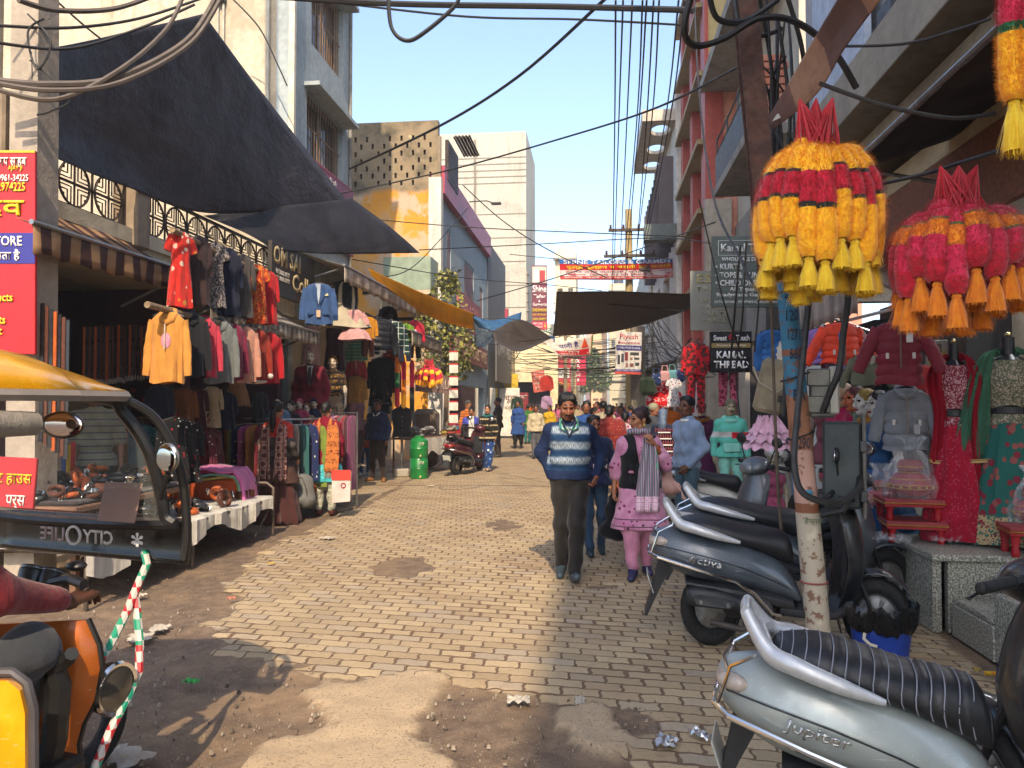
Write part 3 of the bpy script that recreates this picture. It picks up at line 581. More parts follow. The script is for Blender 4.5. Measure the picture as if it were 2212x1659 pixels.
slab('ceiling',2.75,5.6,4.4,8.6,3.02,3.08,WHITEW); slab('ceiling_beam',2.72,5.6,6.9,7.0,2.72,2.9,plain('#5f6c70',.5)); slab('timber_fascia',2.7,2.76,4.4,8.6,2.92,3.5,wood('#5c3524','#7a4a34',3.))
for x,y in((3.35,6.9),(3.6,5.9),(3.2,7.9)): b=MB(); b.box((x,y,3.012),(.5,.2,.012)); b.build('ceiling_light',emit('#f6f8ff',16.),t,False)
slab('overhang_slab',2.15,6.,1.2,8.8,4.05,4.2,CONC2); slab('overhang_edge',2.1,2.2,1.2,9.2,4.0,4.42,plaster('#8a8478','#5a544c',.3,.3)); slab('lower_beam',2.72,2.98,1.2,8.8,3.52,3.72,plaster('#a89a80','#6a5e4c',.2,.2)); slab('upper_beam',2.38,2.6,1.2,8.8,3.78,3.95,plaster('#8f8574','#5a5044',.3,.2))
slab('upper_storey',2.5,6.,1.2,9.4,4.42,9.5,plaster('#8f9296','#5a5a58',.3,.4))
b=MB()
for i in range(9): b.box((2.42,3.2+i*.6,4.62+.0),(.14,.34,.16)); b.box((2.42,3.5+i*.6,4.8),(.14,.3,.14))
b.build('stepped_parapet',plain('#3c4048',.6),t,False)
b=MB(); b.box((2.36,7.7,5.6),(.06,1.6,2.4)); b.build('pale_blue_panel',plain('#a8b4c8',.6),t,False)
# things behind the camera that shade the right half of the street
t=thing('tall_house','tall plastered house standing behind the photographer on the right','building'); b=MB(); b.box((6.05,-13.5,8.3),(7.9,11,16.6)); b.build('wall',CONC2,t,False)
# ---------------- soft bodies from distance fields ----------------
class Fld:
    "signed distance field on a box grid; smooth unions of cones and ellipsoids, turned into one closed mesh"
    def __init__(s,lo,hi,h,zf=None):
        ax=[np.arange(lo[i],hi[i]+h,h) for i in range(3)]
        if zf: ax[2]=np.unique(np.r_[np.arange(lo[2],zf[0],h),np.arange(zf[0],zf[1],zf[2]),np.arange(zf[1],hi[2]+h,h)])
        s.ax=[a.astype(np.float32) for a in ax]; s.f=np.full([len(a) for a in s.ax],9.,np.float32)
    def sub(s,lo,hi):
        sl=[]
        for i in range(3):
            a=np.searchsorted(s.ax[i],lo[i]); b=np.searchsorted(s.ax[i],hi[i]); 
            if b-a<1: return None,None
            sl.append(slice(a,b))
        return tuple(sl),(s.ax[0][sl[0]][:,None,None],s.ax[1][sl[1]][None,:,None],s.ax[2][sl[2]][None,None,:])
    def put(s,sl,d,k,neg=False):
        f=s.f[sl]
        if neg: g=-d; h=np.clip(.5-.5*(g-f)/k*-1,0,1) if 0 else None; s.f[sl]=np.maximum(f,g) if k<1e-4 else (lambda hh:f*(1-hh)+g*hh+k*hh*(1-hh))(np.clip(.5+.5*(g-f)/k,0,1))
        else: hh=np.clip(.5+.5*(f-d)/k,0,1); s.f[sl]=f*(1-hh)+d*hh-k*hh*(1-hh)
    def cone(s,a,b,ra,rb,k=.03,neg=False):
        a=np.array(a,float); b=np.array(b,float); r=max(ra,rb)+k*1.5+.02; sl,p=s.sub(np.minimum(a,b)-r,np.maximum(a,b)+r)
        if sl is None: return s
        e=b-a; L=float(e@e)+1e-9; q=[p[i]-a[i] for i in range(3)]
        t=np.clip((q[0]*e[0]+q[1]*e[1]+q[2]*e[2])/L,0,1); d=np.sqrt((q[0]-t*e[0])**2+(q[1]-t*e[1])**2+(q[2]-t*e[2])**2)-(ra+(rb-ra)*t)
        s.put(sl,d,k,neg); return s
    def chain(s,pts,rs,k=.03):
        for i in range(len(pts)-1): s.cone(pts[i],pts[i+1],rs[i],rs[i+1],k)
        return s
    def ell(s,c,r,k=.02,Rm=None,neg=False):
        R_=max(r)+k*1.5+.02; sl,p=s.sub(np.array(c)-R_,np.array(c)+R_)
        if sl is None: return s
        q=[p[i]-c[i] for i in range(3)]
        if Rm is not None: q=[sum(Rm[j][i]*q[j] for j in range(3)) for i in range(3)]
        n=np.sqrt((q[0]/r[0])**2+(q[1]/r[1])**2+(q[2]/r[2])**2); m=np.sqrt((q[0]/r[0]**2)**2+(q[1]/r[1]**2)**2+(q[2]/r[2]**2)**2)+1e-6
        s.put(sl,n*(n-1)/m,k,neg); return s
    def cut(s,axis,v,above=True):
        sh=[1,1,1]; sh[axis]=-1; a=s.ax[axis].reshape(sh); s.f=np.maximum(s.f,(a-v) if above else (v-a)); return s
    def mesh(s,rip=None):
        f=s.f; f[0]=f[-1]=9; f[:,0]=f[:,-1]=9; f[:,:,0]=f[:,:,-1]=9
        S_=f<0; nx,ny,nz=f.shape; c=np.zeros((nx-1,ny-1,nz-1),np.int8)
        cor=list(itertools.product((0,1),repeat=3))
        for i,j,k in cor: c+=S_[i:nx-1+i,j:ny-1+j,k:nz-1+k]
        act=(c>0)&(c<8); ii=np.argwhere(act); idx=np.full(act.shape,-1,np.int32); idx[act]=np.arange(len(ii))
        P=np.zeros((len(ii),3)); W=np.zeros(len(ii))
        for a in cor:
            for d in range(3):
                if a[d]: continue
                b=list(a); b[d]=1
                ia=ii+a; ib=ii+b; fa=f[ia[:,0],ia[:,1],ia[:,2]]; fb=f[ib[:,0],ib[:,1],ib[:,2]]; m=(fa<0)!=(fb<0)
                t=np.where(m,fa/(fa-fb+1e-12),0)
                for e in range(3):
                    xa=s.ax[e][ia[:,e]]; xb=s.ax[e][ib[:,e]]; P[m,e]+=(xa+t*(xb-xa))[m]
                W[m]+=1
        P/=np.maximum(W,1)[:,None]; F=[]
        for d in range(3):
            e,g=(d+1)%3,(d+2)%3
            lo=[slice(None)]*3; hi=[slice(None)]*3; lo[d]=slice(0,-1); hi[d]=slice(1,None)
            ch=S_[tuple(lo)]!=S_[tuple(hi)]; q=np.argwhere(ch); q=q[(q[:,e]>0)&(q[:,g]>0)&(q[:,e]<f.shape[e]-1)&(q[:,g]<f.shape[g]-1)]
            if not len(q): continue
            def cell(de,dg): z=q.copy(); z[:,e]-=de; z[:,g]-=dg; return idx[z[:,0],z[:,1],z[:,2]]
            qd=np.stack([cell(1,1),cell(0,1),cell(0,0),cell(1,0)],1); ins=S_[q[:,0],q[:,1],q[:,2]]; qd[~ins]=qd[~ins][:,::-1]; F.append(qd)
        F=np.concatenate(F); F=F[(F>=0).all(1)]
        if rip is not None:
            a,fr=rip[:2]; x,y,z=P.T; n=np.sin(z*fr+np.sin(x*fr*.45)*2+y*fr*.3)*.5+np.sin(z*fr*.37+x*fr*.62+1)*.5+np.sin(x*fr*.9-z*fr*.2)*.35+.7*(.6-2*np.abs(np.sin(z*fr*.42+x*fr*.33+np.sin(y*fr*.3+x*9)*1.3)))
            if len(rip)>2: th=np.arctan2(y-y.mean(),x-x.mean()); n=(np.sin(th*fr+np.sin(z*6)*.6)+.5*np.sin(th*fr*1.7+2+z*3))*np.clip((rip[2]-z)/rip[2],0,1)
            N=np.zeros_like(P); e1=P[F[:,1]]-P[F[:,0]]; e2=P[F[:,3]]-P[F[:,0]]; fn=np.cross(e1,e2)
            for k in range(4): np.add.at(N,F[:,k],fn)
            N/=np.linalg.norm(N,axis=1)[:,None]+1e-9; P=P+N*(n*a)[:,None]
        return P,F
    def build(s,name,mats,parent=None,rip=None,pick=None):
        P,F=s.mesh(rip); me=D.meshes.new(name); me.from_pydata(P.tolist(),[],F.tolist()); mats=mats if isinstance(mats,(list,tuple)) else [mats]
        for m in mats: me.materials.append(m)
        if pick is not None and len(mats)>1: me.polygons.foreach_set('material_index',pick(P[F].mean(1)).astype(np.int32))
        me.shade_smooth(); me.update(); return link(name,me,parent)
@once
def skinm(c,rough=.5):
    g=Gr('skin',rough,0.,.4); v=g.oc(); n=g.noise(v,26.,4.,.6); g.col(g.mix(n.ss(.35,.7),tuple(x*.88 for x in C(c)[:3]),tuple(min(1,x*1.08) for x in C(c)[:3]))); g.set('Subsurface Weight',.08); g.set('Subsurface Radius',(.02,.008,.005)); g.set('Subsurface Scale',.3); g.bump(g.noise(v,160.,2.),.08,.003); return g.mat
@once
def hairm(c,rough=.5):
    g=Gr('hair',rough,0.,.35); v=g.oc(); n=g.noise(g.sc(v,(60,60,6)),4.,3.); g.col(g.mix(n.ss(.3,.7),tuple(x*.5 for x in C(c)[:3]),tuple(x*1.1+.002 for x in C(c)[:3]))); g.bump(n,.5,.006); return g.mat
LIP=plain('#7a3a34',.5,0.,.1,30.,0.); EYEW=plain('#5a4a44',.3,0.,.05,30.,0.); EYED=plain('#140d0a',.2,0.,.05,30.,0.)
def rotm(yaw,pitch=0,roll=0): return np.array(Euler((pitch,roll,yaw)).to_matrix())
def joints(fem=False,child=False,**kw):
    j=dict(hp=(0,0,.93),ch=(0,.0,1.26),nk=(0,.02,1.42),hd=(0,0,1.585),
      hL=(-.09,0,.9),hR=(.09,0,.9),kL=(-.10,-.015,.5),kR=(.10,-.015,.5),aL=(-.10,.03,.09),aR=(.10,.03,.09),tL=(-.115,-.13,.03),tR=(.115,-.13,.03),
      sL=(-.168,.01,1.36),sR=(.168,.01,1.36),eL=(-.235,.03,1.11),eR=(.235,.03,1.11),wL=(-.25,-.04,.875),wR=(.25,-.04,.875))
    if fem: j.update(sL=(-.148,.01,1.352),sR=(.148,.01,1.352),eL=(-.215,.03,1.11),eR=(.215,.03,1.11),wL=(-.225,-.05,.885),wR=(.225,-.05,.885))
    j.update(kw); return {k:np.array(x,float) for k,x in j.items()}
def hand(F,w,e,side,curl=.5,rt=1.,pt=None):
    "palm, four fingers and thumb; side -1 left in picture, +1 right; fingers curl toward the body"
    d=(w-e); d=d/np.linalg.norm(d); inn=np.array((-side,0,0.)) if pt is None else np.array(pt,float); inn=inn-d*(inn@d); inn/=np.linalg.norm(inn); wd=np.cross(d,inn)*(-side)
    fw=wd if wd[1]<0 else -wd        # thumb side looks forward
    p0=w+d*.02; p1=w+d*.075
    F.cone(w,p0,.024*rt,.024*rt,.01)
    for t in(-.024,-.008,.008,.024): F.cone(p0+fw*t*.6,p1+fw*t,.015*rt,.014*rt,.008)
    for i,(t,L) in enumerate(((.028,.07),(.010,.08),(-.009,.075),(-.027,.058))):
        a=p1+fw*t; c=curl*(1+.12*i); b=a+(d*cos(c*.6)+inn*sin(c*.6))*L*.45; e2=b+(d*cos(c*1.5)+inn*sin(c*1.5))*L*.32; g=e2+(d*cos(c*2.2)+inn*sin(c*2.2))*L*.25
        F.chain([a,b,e2,g],[.0098*rt,.0092*rt,.0085*rt,.0075*rt],.004)
    a=p0+fw*.02; F.chain([a,a+fw*.024+d*.022+inn*.006,a+fw*.03+d*.05+inn*.018,a+fw*.028+d*.07+inn*.024],[.013*rt,.0115*rt,.0105*rt,.009*rt],.006)
def head(F,c,Rm,fem=False,k=.02,s=1.):
    L=lambda x,y,z:c+Rm@np.array((x,y,z))*s
    F.ell(L(0,.012,.035),(.074*s,.094*s,.088*s),k,Rm); F.ell(L(0,-.03,-.03),((.056 if fem else .06)*s,.062*s,.078*s),k,Rm)
    F.ell(L(0,-.06,-.088),(.028*s,.026*s,.024*s),k,Rm); F.cone(L(-.03,-.015,-.072),L(.03,-.015,-.072),.036*s,.036*s,k)
    for q in(-1,1):
        F.ell(L(q*.038,-.066,-.022),(.022*s,.02*s,.02*s),.015*s,Rm); F.ell(L(q*.031,-.096,.012),(.018*s,.014*s,.011*s),.008*s,Rm,True)
        F.ell(L(q*.031,-.078,.012),(.0135*s,.0125*s,.0105*s),.003*s,Rm); F.ell(L(q*.074,.012,-.005),(.011*s,.02*s,.031*s),.006*s,Rm)
        F.ell(L(q*.014,-.1,-.034),(.0095*s,.011*s,.008*s),.006*s,Rm)
    F.cone(L(-.03,-.09,.03),L(.03,-.09,.03),.011*s,.011*s,.014*s); F.chain([L(0,-.09,.022),L(0,-.106,-.012),L(0,-.113,-.03)],[.009*s,.011*s,.0135*s],.008*s)
    F.ell(L(0,-.089,-.056),(.021*s,.014*s,.0055*s),.005*s,Rm); F.ell(L(0,-.087,-.068),(.018*s,.014*s,.0065*s),.005*s,Rm)
def person(label,loc,rz=0,h=1.7,sk='#8a5a3e',fem=False,j=None,hy=0.,hp=0.,res=.011,top=None,bot=None,hair='#0f0c0b',hst='short',shoe='#2a2a2a',moust=False,curl=(.5,.5),cat='person',name='person',group=None,lips=None,legs=True,hands=True,fat=1.,extra=None,lipc=None,hroll=0.,pt=(None,None),tf=1.,eyes=True,armskin=True):
    """one continuous body (head, neck, arms with hands, legs), clothing and hair as parts.
    top=(material, sleeve 0..2, hem z, looseness, flare); bot=(material,'trousers'|'salwar'|'skirt'|'leggings')"""
    j=j or joints(fem); T=thing(name,label,cat,loc,rz,group); sc=h/1.70; hc=j['hd']; Rm=rotm(hy,hp,hroll)
    lo=np.min(list(j.values()),0)-(.2,.2,.05); hi=np.max(list(j.values()),0)+(.2,.2,.14); lo[2]=max(lo[2],-.02 if legs else .6)
    near=res<.0085; F=Fld(lo,hi,res,(1.42,1.73,res*.62) if near and abs(hc[2]-1.585)<.08 else None)
    hp_,ch,nk=j['hp'],j['ch'],j['nk']; X=np.array((1,0,0.)); sx=(j['sR']-j['sL']); sx=sx/np.linalg.norm(sx); g=.8
    F.cone(hp_-X*.065,hp_+X*.065,.085*g,.085*g,.05); F.cone((hp_+ch)/2-X*.05,(hp_+ch)/2+X*.05,.078*g,.078*g,.05); F.cone(ch-sx*.08,ch+sx*.08,.088*g,.088*g,.05)
    F.cone(j['sL']+sx*.04,j['sR']-sx*.04,.045*g,.045*g,.05); F.cone(nk,hc+Rm@np.array((0,.02,-.05)),.056 if not fem else .048,.05 if not fem else .043,.03)
    F.cone(hp_,ch,.06,.06,.04); F.cone(ch,nk,.06,.05,.04)
    head(F,hc,Rm,fem,.016)
    for q,sd in((-1,'L'),(1,'R')):
        F.chain([j['s'+sd],j['e'+sd],j['w'+sd]],[.046,.037,.024] if not fem else [.042,.034,.021],.025)
        if hands: hand(F,j['w'+sd],j['e'+sd],q,curl[0 if q<0 else 1],.95 if not fem else .85,pt[0 if q<0 else 1])
        if legs:
            F.chain([j['h'+sd],j['k'+sd],j['a'+sd]],[.075,.05,.036],.03); F.cone(j['a'+sd]-(0,0,.04),j['t'+sd],.032,.024,.03)
    iv=Rm.T
    def pick(P):
        q=(P-hc)@iv.T; m=np.zeros(len(P)); 
        if near or eyes:
            for s_ in(-1,1):
                e=q-np.array((s_*.031,-.091,.012)); m[(np.abs(e[:,0])<.013)&(np.abs(e[:,2])<.0055)&(e[:,1]<.02)]=2; e2=np.hypot(e[:,0],e[:,2]); m[(e2<.0078)&(e[:,1]<.02)]=3
                m[(np.abs(e[:,0])<.018)&(np.abs(e[:,2]-.0085)<.0035)&(e[:,1]<.02)]=3; m[(np.abs(e[:,0]+s_*-.002)<.02)&(np.abs(e[:,2]-.027-(.02-np.abs(e[:,0]))*.2)<.0045)&(e[:,1]<.02)]=4
        e=q-np.array((0,-.095,-.062)); m[((e[:,0]/.022)**2+(e[:,2]/.0115)**2<1)&(e[:,1]<.03)]=1
        return m
    F.build('body',[skinm(sk),lipc or LIP,EYEW,EYED,hairm(hair)],T,None,pick)
    rs=res*1.15
    if top:
        m,sl,hem,loose,flare=top; A=Fld(lo-.06,hi+.06,rs); o=loose
        A.cone(ch-sx*.085*fat,ch+sx*.085*fat,.098*fat+o,.098*fat+o,.05); mid=(hp_+ch)/2+np.array((0,-.01*fat,0)); A.cone(mid-X*.07*fat,mid+X*.07*fat,.092*fat+o,.092*fat+o,.06); A.cone(hp_-X*.075*fat,hp_+X*.075*fat,.098*fat+o,.098*fat+o,.05)
        A.cone(j['sL']+sx*.03,j['sR']-sx*.03,.05+o,.05+o,.05); A.cone(nk+(0,0,-.03),j['sL'],.05+o,.05+o,.04); A.cone(nk+(0,0,-.03),j['sR'],.05+o,.05+o,.04); A.cone(nk-(0,0,.04),nk+(0,0,.012),.075+o*.5,.064+o*.4,.03)
        if fem:
            for q in(-1,1): A.ell(ch+sx*q*.07+np.array((0,-.085,.0)),(.062,.055,.06),.04)
        if hem<.88:
            n=4; 
            for i in range(n+1):
                t=i/n; z=.9+(hem-.03-.9)*t; y0=hp_[1]*(1-t)+t*(j['kL'][1]+j['kR'][1])*.5; A.cone((hp_[0]-.075-flare*.5*t,y0,z),(hp_[0]+.075+flare*.5*t,y0,z),.1+o+flare*t*.5,.1+o+flare*t*.5,.06)
        for sd in 'LR':
            s0,e0,w0=j['s'+sd],j['e'+sd],j['w'+sd]
            if sl>=1.9: A.chain([s0,e0,w0-(w0-e0)*.05],[.054+o,.047+o,.034+o*.7],.03)
            elif sl>0:
                t=min(sl,1); A.cone(s0,s0+(e0-s0)*t,.058+o,.052+o,.03)
                if sl>1: A.cone(e0,e0+(w0-e0)*(sl-1),.05+o,.044+o,.03)
        A.cut(2,hem,False); A.build('top',m,T,(.0062 if near else .006,34.))
    if bot and legs:
        m,kd=bot; B=Fld(lo-(.1,.1,0),hi+(.1,.1,0),rs); 
        if kd=='skirt':
            for i in range(6): t=i/5; z=.95-.9*t; r=.1+.1*t; B.cone((hp_[0]-.07-.06*t,hp_[1],z),(hp_[0]+.07+.06*t,hp_[1],z),r,r,.07)
        else:
            B.cone(hp_-X*.07,hp_+X*.07,.102,.102,.04)
            for sd in 'LR':
                r={'trousers':[.098,.078,.064],'salwar':[.125,.11,.06],'leggings':[.085,.06,.045],'jeans':[.094,.068,.055]}[kd]; r=[q*tf for q in r]; a=j['a'+sd]; B.chain([j['h'+sd],j['k'+sd],a+(j['k'+sd]-a)*(.02 if kd=='trousers' else .06)],r,.035)
        B.cut(2,hp_[2]+.1); B.build('trousers' if kd!='skirt' else 'skirt',m,T,(.02,11.,.95) if kd=='skirt' else (.0085 if kd=='salwar' else .0068,30.))
    if shoe and legs:
        sm=plain(shoe,.6) if isinstance(shoe,str) else shoe
        for sd in 'LR':
            Q=Fld(np.minimum(j['a'+sd],j['t'+sd])-.12,np.maximum(j['a'+sd],j['t'+sd])+.12,rs*.8); a,t=j['a'+sd],j['t'+sd]; u=np.array((0,0,1.)); Q.cone(a-u*.042,t+(t-a)*.1*np.array((1,1,0)),.043,.034,.03); Q.cone(a-u*.05,a,.043,.042,.03); Q.cut(2,min(a[2]-.085,t[2]-.03),False); o=Q.build('shoe',sm,T)
    if hair and hst!='none':
        hm=hairm(hair); L=lambda x,y,z:hc+Rm@np.array((x,y,z)); Q=Fld(hc-.34,hc+.2,rs*.85)
        if hst=='short':
            Q.ell(L(0,.018,.045),(.083,.098,.092),.01,Rm); Q.ell(L(0,-.045,-.06),(.085,.075,.105),.01,Rm,True); Q.ell(L(0,-.1,.01),(.07,.05,.075),.012,Rm,True); Q.ell(L(0,.03,-.1),(.1,.1,.055),.02,Rm,True)
            for i in range(14): a=-1.25+i*.19; Q.cone(L(.062*sin(a),-.04+.03*(1-cos(a)),.108),L(.066*sin(a)+.006,-.06+.035*(1-cos(a)),.088),.014,.009,.012)
        elif hst=='cap': Q.ell(L(0,.015,.05),(.086,.1,.085),.01,Rm); Q.ell(L(0,-.09,-.02),(.08,.07,.08),.01,Rm,True); Q.ell(L(0,0,-.07),(.1,.12,.06),.01,Rm,True)
        else:
            Q.ell(L(0,.018,.04),(.082,.1,.09),.01,Rm); Q.ell(L(0,-.07,-.045),(.068,.075,.105),.012,Rm,True); Q.ell(L(0,.0,-.11),(.1,.1,.045),.02,Rm,True)
            if hst=='bun': Q.ell(L(0,.115,-.01),(.042,.036,.045),.012,Rm)
            if hst=='pony': Q.chain([L(0,.1,0),L(0,.14,-.05),L(.0,.13,-.18),L(.01,.12,-.3)],[.028,.036,.042,.02],.02)
            if hst=='long': Q.chain([L(0,.06,-.02),L(0,.09,-.14),L(0,.1,-.27)],[.07,.072,.05],.02)
            if hst=='top': Q.ell(L(0,.02,.15),(.045,.05,.035),.012,Rm)
        Q.build('hair' if hst!='cap' else 'cap',hm if hst!='cap' else plain(hair,.9),T,(.002,120.))
    if moust:
        L=lambda x,y,z:hc+Rm@np.array((x,y,z)); Q=Fld(hc-.16,hc+.12,.0045); Q.cone(L(-.02,-.1,-.045),L(.02,-.1,-.045),.0075,.0075,.005)
        for q in(-1,1): Q.cone(L(q*.016,-.098,-.047),L(q*.03,-.09,-.051),.0075,.004,.005)
        Q.build('moustache',hairm(hair),T)
    T.scale=(sc,)*3
    if extra: extra(T,j,Rm)
    return T
def strip(name,mat,parent,ctr,wid,wd,th=.006,fold=.01,nf=3.,n=10,fr=None):
    "long cloth: centre line points, half-width, width direction(s), folds across"
    b=MB(); ctr=[V(c) for c in ctr]; k=len(ctr); wid=wid if isinstance(wid,list) else [wid]*k; wd=wd if isinstance(wd,list) else [wd]*k; P=[]; Q=[]
    m=4*(k-1)+1
    def cr(L,t): 
        i=min(int(t),k-2); f=t-i; p=[L[max(i-1,0)],L[i],L[i+1],L[min(i+2,k-1)]]
        return .5*((2*p[1])+(p[2]-p[0])*f+(2*p[0]-5*p[1]+4*p[2]-p[3])*f*f+(3*p[1]-p[0]-3*p[2]+p[3])*f**3)
    for i in range(m):
        t=i*(k-1)/(m-1); c=cr(ctr,t); wv=cr([V(x) for x in wd],t).normalized(); w_=cr(wid,t); tn=(cr(ctr,min(t+.1,k-1))-cr(ctr,max(t-.1,0))).normalized(); nn=tn.cross(wv).normalized()
        P.append([c+wv*(w_*(2*q/n-1))+nn*(fold*sin(nf*2*pi*q/n+i*.25)) for q in range(n+1)])
    b.grid(P); o=b.build(name,mat,parent); md=o.modifiers.new('thick','SOLIDIFY'); md.thickness=th; md.offset=0
    if fr:
        f=MB()
        for q in range(n*2+1):
            a=P[-1][min(q//2,n)].lerp(P[-1][min(q//2+1,n)],.5*(q%2)); f.tube([a,a+V((U_(-.006,.006),U_(-.004,.004),-fr*U_(.8,1.1)))],.0022,4)
        f.build('fringe',mat,o)
    return o
def clone(root,label,loc,rz=0,s=None,cols=None,group=None):
    r=dup(root); r.location=loc; r.rotation_euler=(0,0,rz); r['label']=label
    if group: r['group']=group
    if s: r.scale=(s,)*3
    if cols:
        for c in r.children:
            k=c.name.split('.')[0]
            if k in cols: c.color=C(cols[k])
    return r
# ---------------- the couple, the child behind them, the bystander ----------------
def GL(u,v): p=G(u,v); return (p.x,p.y,0)
def swm():
    g=Gr('knit',.92,0.,.2); v=g.oc(); x,y,z=g.xyz(v); n=g.noise(v,14.,3.)
    w_=((z-.93)*(2*pi/.135)+1.2).sn(); a=g.mix((w_+n*1.4-.7).ss(-.6,1.1)*.85,'#1b3550','#a3b0b8'); a=g.mix((w_+n*.5).ss(-1.,-.4,1.,0.),a,'#122848')
    d1=((x+z)*17.).fr(); d2=((x-z)*17.).fr(); l=d1.lt(.07).mx(d2.lt(.07)); a=g.mix(l*.7,a,'#17263f')
    zz=(((z-.93)/.135+.45).fr()-.5).ab().lt(.13)*((((x*30.).fr()-.5).ab()*1.2+((z-.93)/.135+.45).fr()*-1.+.2).ab().lt(.09)); a=g.mix(zz*.8,a,'#101c33')
    arm=(x.ab()-(z*-.14+.352)).ss(-.012,.012); a=g.mix(arm.mx(z.lt(.985)).mx((z-1.375+x.ab()*-.3).ss(-.004,.006)),a,'#18243f')
    g.col(a); g.bump(((z*160.).sn()+(x*160.).sn())*.25+n+l*-.6,.35,.006); return g.mat
def man_extra(T,j,Rm):
    nk=V(j['nk']); m=cloth('#3f9a6a','plaid','#d8e0d0',1.6,'#2f6fae')
    for q in(-1,1):
        b=MB(); b.add([nk+V((q*.005,-.098,-.045)),nk+V((q*.05,-.085,-.02)),nk+V((q*.085,-.03,.03)),nk+V((q*.05,-.02,.075)),nk+V((q*.06,-.07,.05)),nk+V((q*.085,-.12,-.04)),nk+V((q*.035,-.125,-.07))],[(0,1,6),(1,5,6),(1,2,5),(2,4,5),(2,3,4)]); o=b.build('shirt_collar',m,T,False); md=o.modifiers.new('t','SOLIDIFY'); md.thickness=.006
    b=MB(); b.tube([nk+V((-.07,-.05,.03)),nk+V((-.045,-.105,-.03)),nk+V((0,-.128,-.115)),nk+V((.045,-.105,-.03)),nk+V((.07,-.05,.03))],.011,8); b.build('neck_rib',cloth('#18243f'),T)
    b=MB(); b.tube([(-.1,-.14,.985),(.1,-.14,.985)],.004,6); 
j=joints(hd=(-.03,-.07,1.552),nk=(-.01,.0,1.41),sL=(-.172,.01,1.345),sR=(.172,.01,1.335),eL=(-.265,.06,1.14),wL=(-.15,.02,.905),eR=(.285,.07,1.13),wR=(.235,-.02,.93),kL=(-.075,.02,.5),aL=(-.075,.17,.12),tL=(-.09,.03,.03),kR=(.055,-.09,.5),aR=(.035,-.13,.10),tR=(.045,-.275,.085),hp=(0,0,.93))
person('moustached man in a blue white and navy diamond knit sweater walking with eyes lowered',GL(1232,1252),R(4),1.70,'#7a4a32',j=j,hy=.12,hp=.30,res=.0072,top=(swm(),2,.9,.010,.02),bot=(cloth('#1d1916',rough=.7),'trousers'),shoe='#3c4a50',moust=True,curl=(.3,1.0),fat=1.1,extra=man_extra)
# child almost hidden behind the man
def kid_extra(T,j,Rm):
    m=plain('#c9b4b8',.8); text('YOUR',frame((-.02,-.155,1.17),(1,0,0)),.17,.05,m,T,.002,.02); text('PION',frame((-.02,-.16,1.06),(1,0,0)),.17,.06,m,T,.002,.02)
person('child in navy printed hoodie and jeans half hidden behind the walking man',GL(1283,1197),R(5),1.45,'#7a4a32',res=.009,top=(cloth('#161f3f'),2,.86,.02,.02),bot=(cloth('#2c4560',rough=.8),'jeans'),shoe='#1f3a44',extra=kid_extra,hy=.3,j=joints(kL=(-.07,-.08,.5),aL=(-.06,-.16,.1),tL=(-.06,-.3,.05),aR=(.1,.1,.1),tR=(.1,-.05,.03)))
# woman in pink
def emb():
    g=Gr('embroidered cotton',.85,0.,.25); v=g.oc(); x,y,z=g.xyz(v); n=g.noise(v,8.,3.); a=g.mix(n.ss(.3,.7),'#a8688a','#bd8aa2'); k=g.vor(g.sc(v,(1,.3,1)),20.); kc=g.xyz(g.vor(g.sc(v,(1,.3,1)),20.,_o=1))
    band=(z-.56).ab().lt(.025); mot=k.lt(.3)*(z.lt(.52).mx(band).mx((z-.74).ab().lt(.09)*x.lt(-.02)).mx((x.ab()-.2).ss(0,.02)*(z-1.12).ab().lt(.05))); a=g.mix(mot,a,g.mix(kc[0].lt(.4),'#7a2250','#3a2a2a')); edge=(z-.525).ab().lt(.005).mx((z-.595).ab().lt(.005)); a=g.mix(edge,a,'#4a3038'); g.col(a); g.bump(n+g.noise(v,200.,1.)*.2,.35,.01); g.set('Sheen Weight',.2); return g.mat
def scarfm():
    g=Gr('printed scarf',.85,0.,.25); v=g.oc(); x,y,z=g.xyz(v); s_=((x+g.noise(v,5.,2.)*.02)*42.).fr(); a=g.mix(s_.lt(.38),'#59656d','#a98a98'); k=g.vor(g.sc(v,(1,.05,1)),24.,rnd=.15); hx=g.mix(k.lt(.34),'#d0b4c0','#5a5a80'); hx=g.mix(k.lt(.2),hx,'#d8c8d0'); hx=g.mix(g.vor(g.sc(v,(1,.05,1)),24.,'DISTANCE_TO_EDGE',rnd=.15).lt(.05),hx,'#b06a90'); a=g.mix(z.ss(.83,.835,1.,0.),a,hx)
    f=g.vor(v,7.); a=g.mix(f.lt(.33)*z.ss(1.0,1.05)*g.xyz(g.vor(v,7.,_o=1))[0].lt(.5),a,g.mix(f.lt(.22),'#5f8a74','#d59ab4')); g.col(a); g.bump(g.noise(v,30.,3.),.3,.006); return g.mat
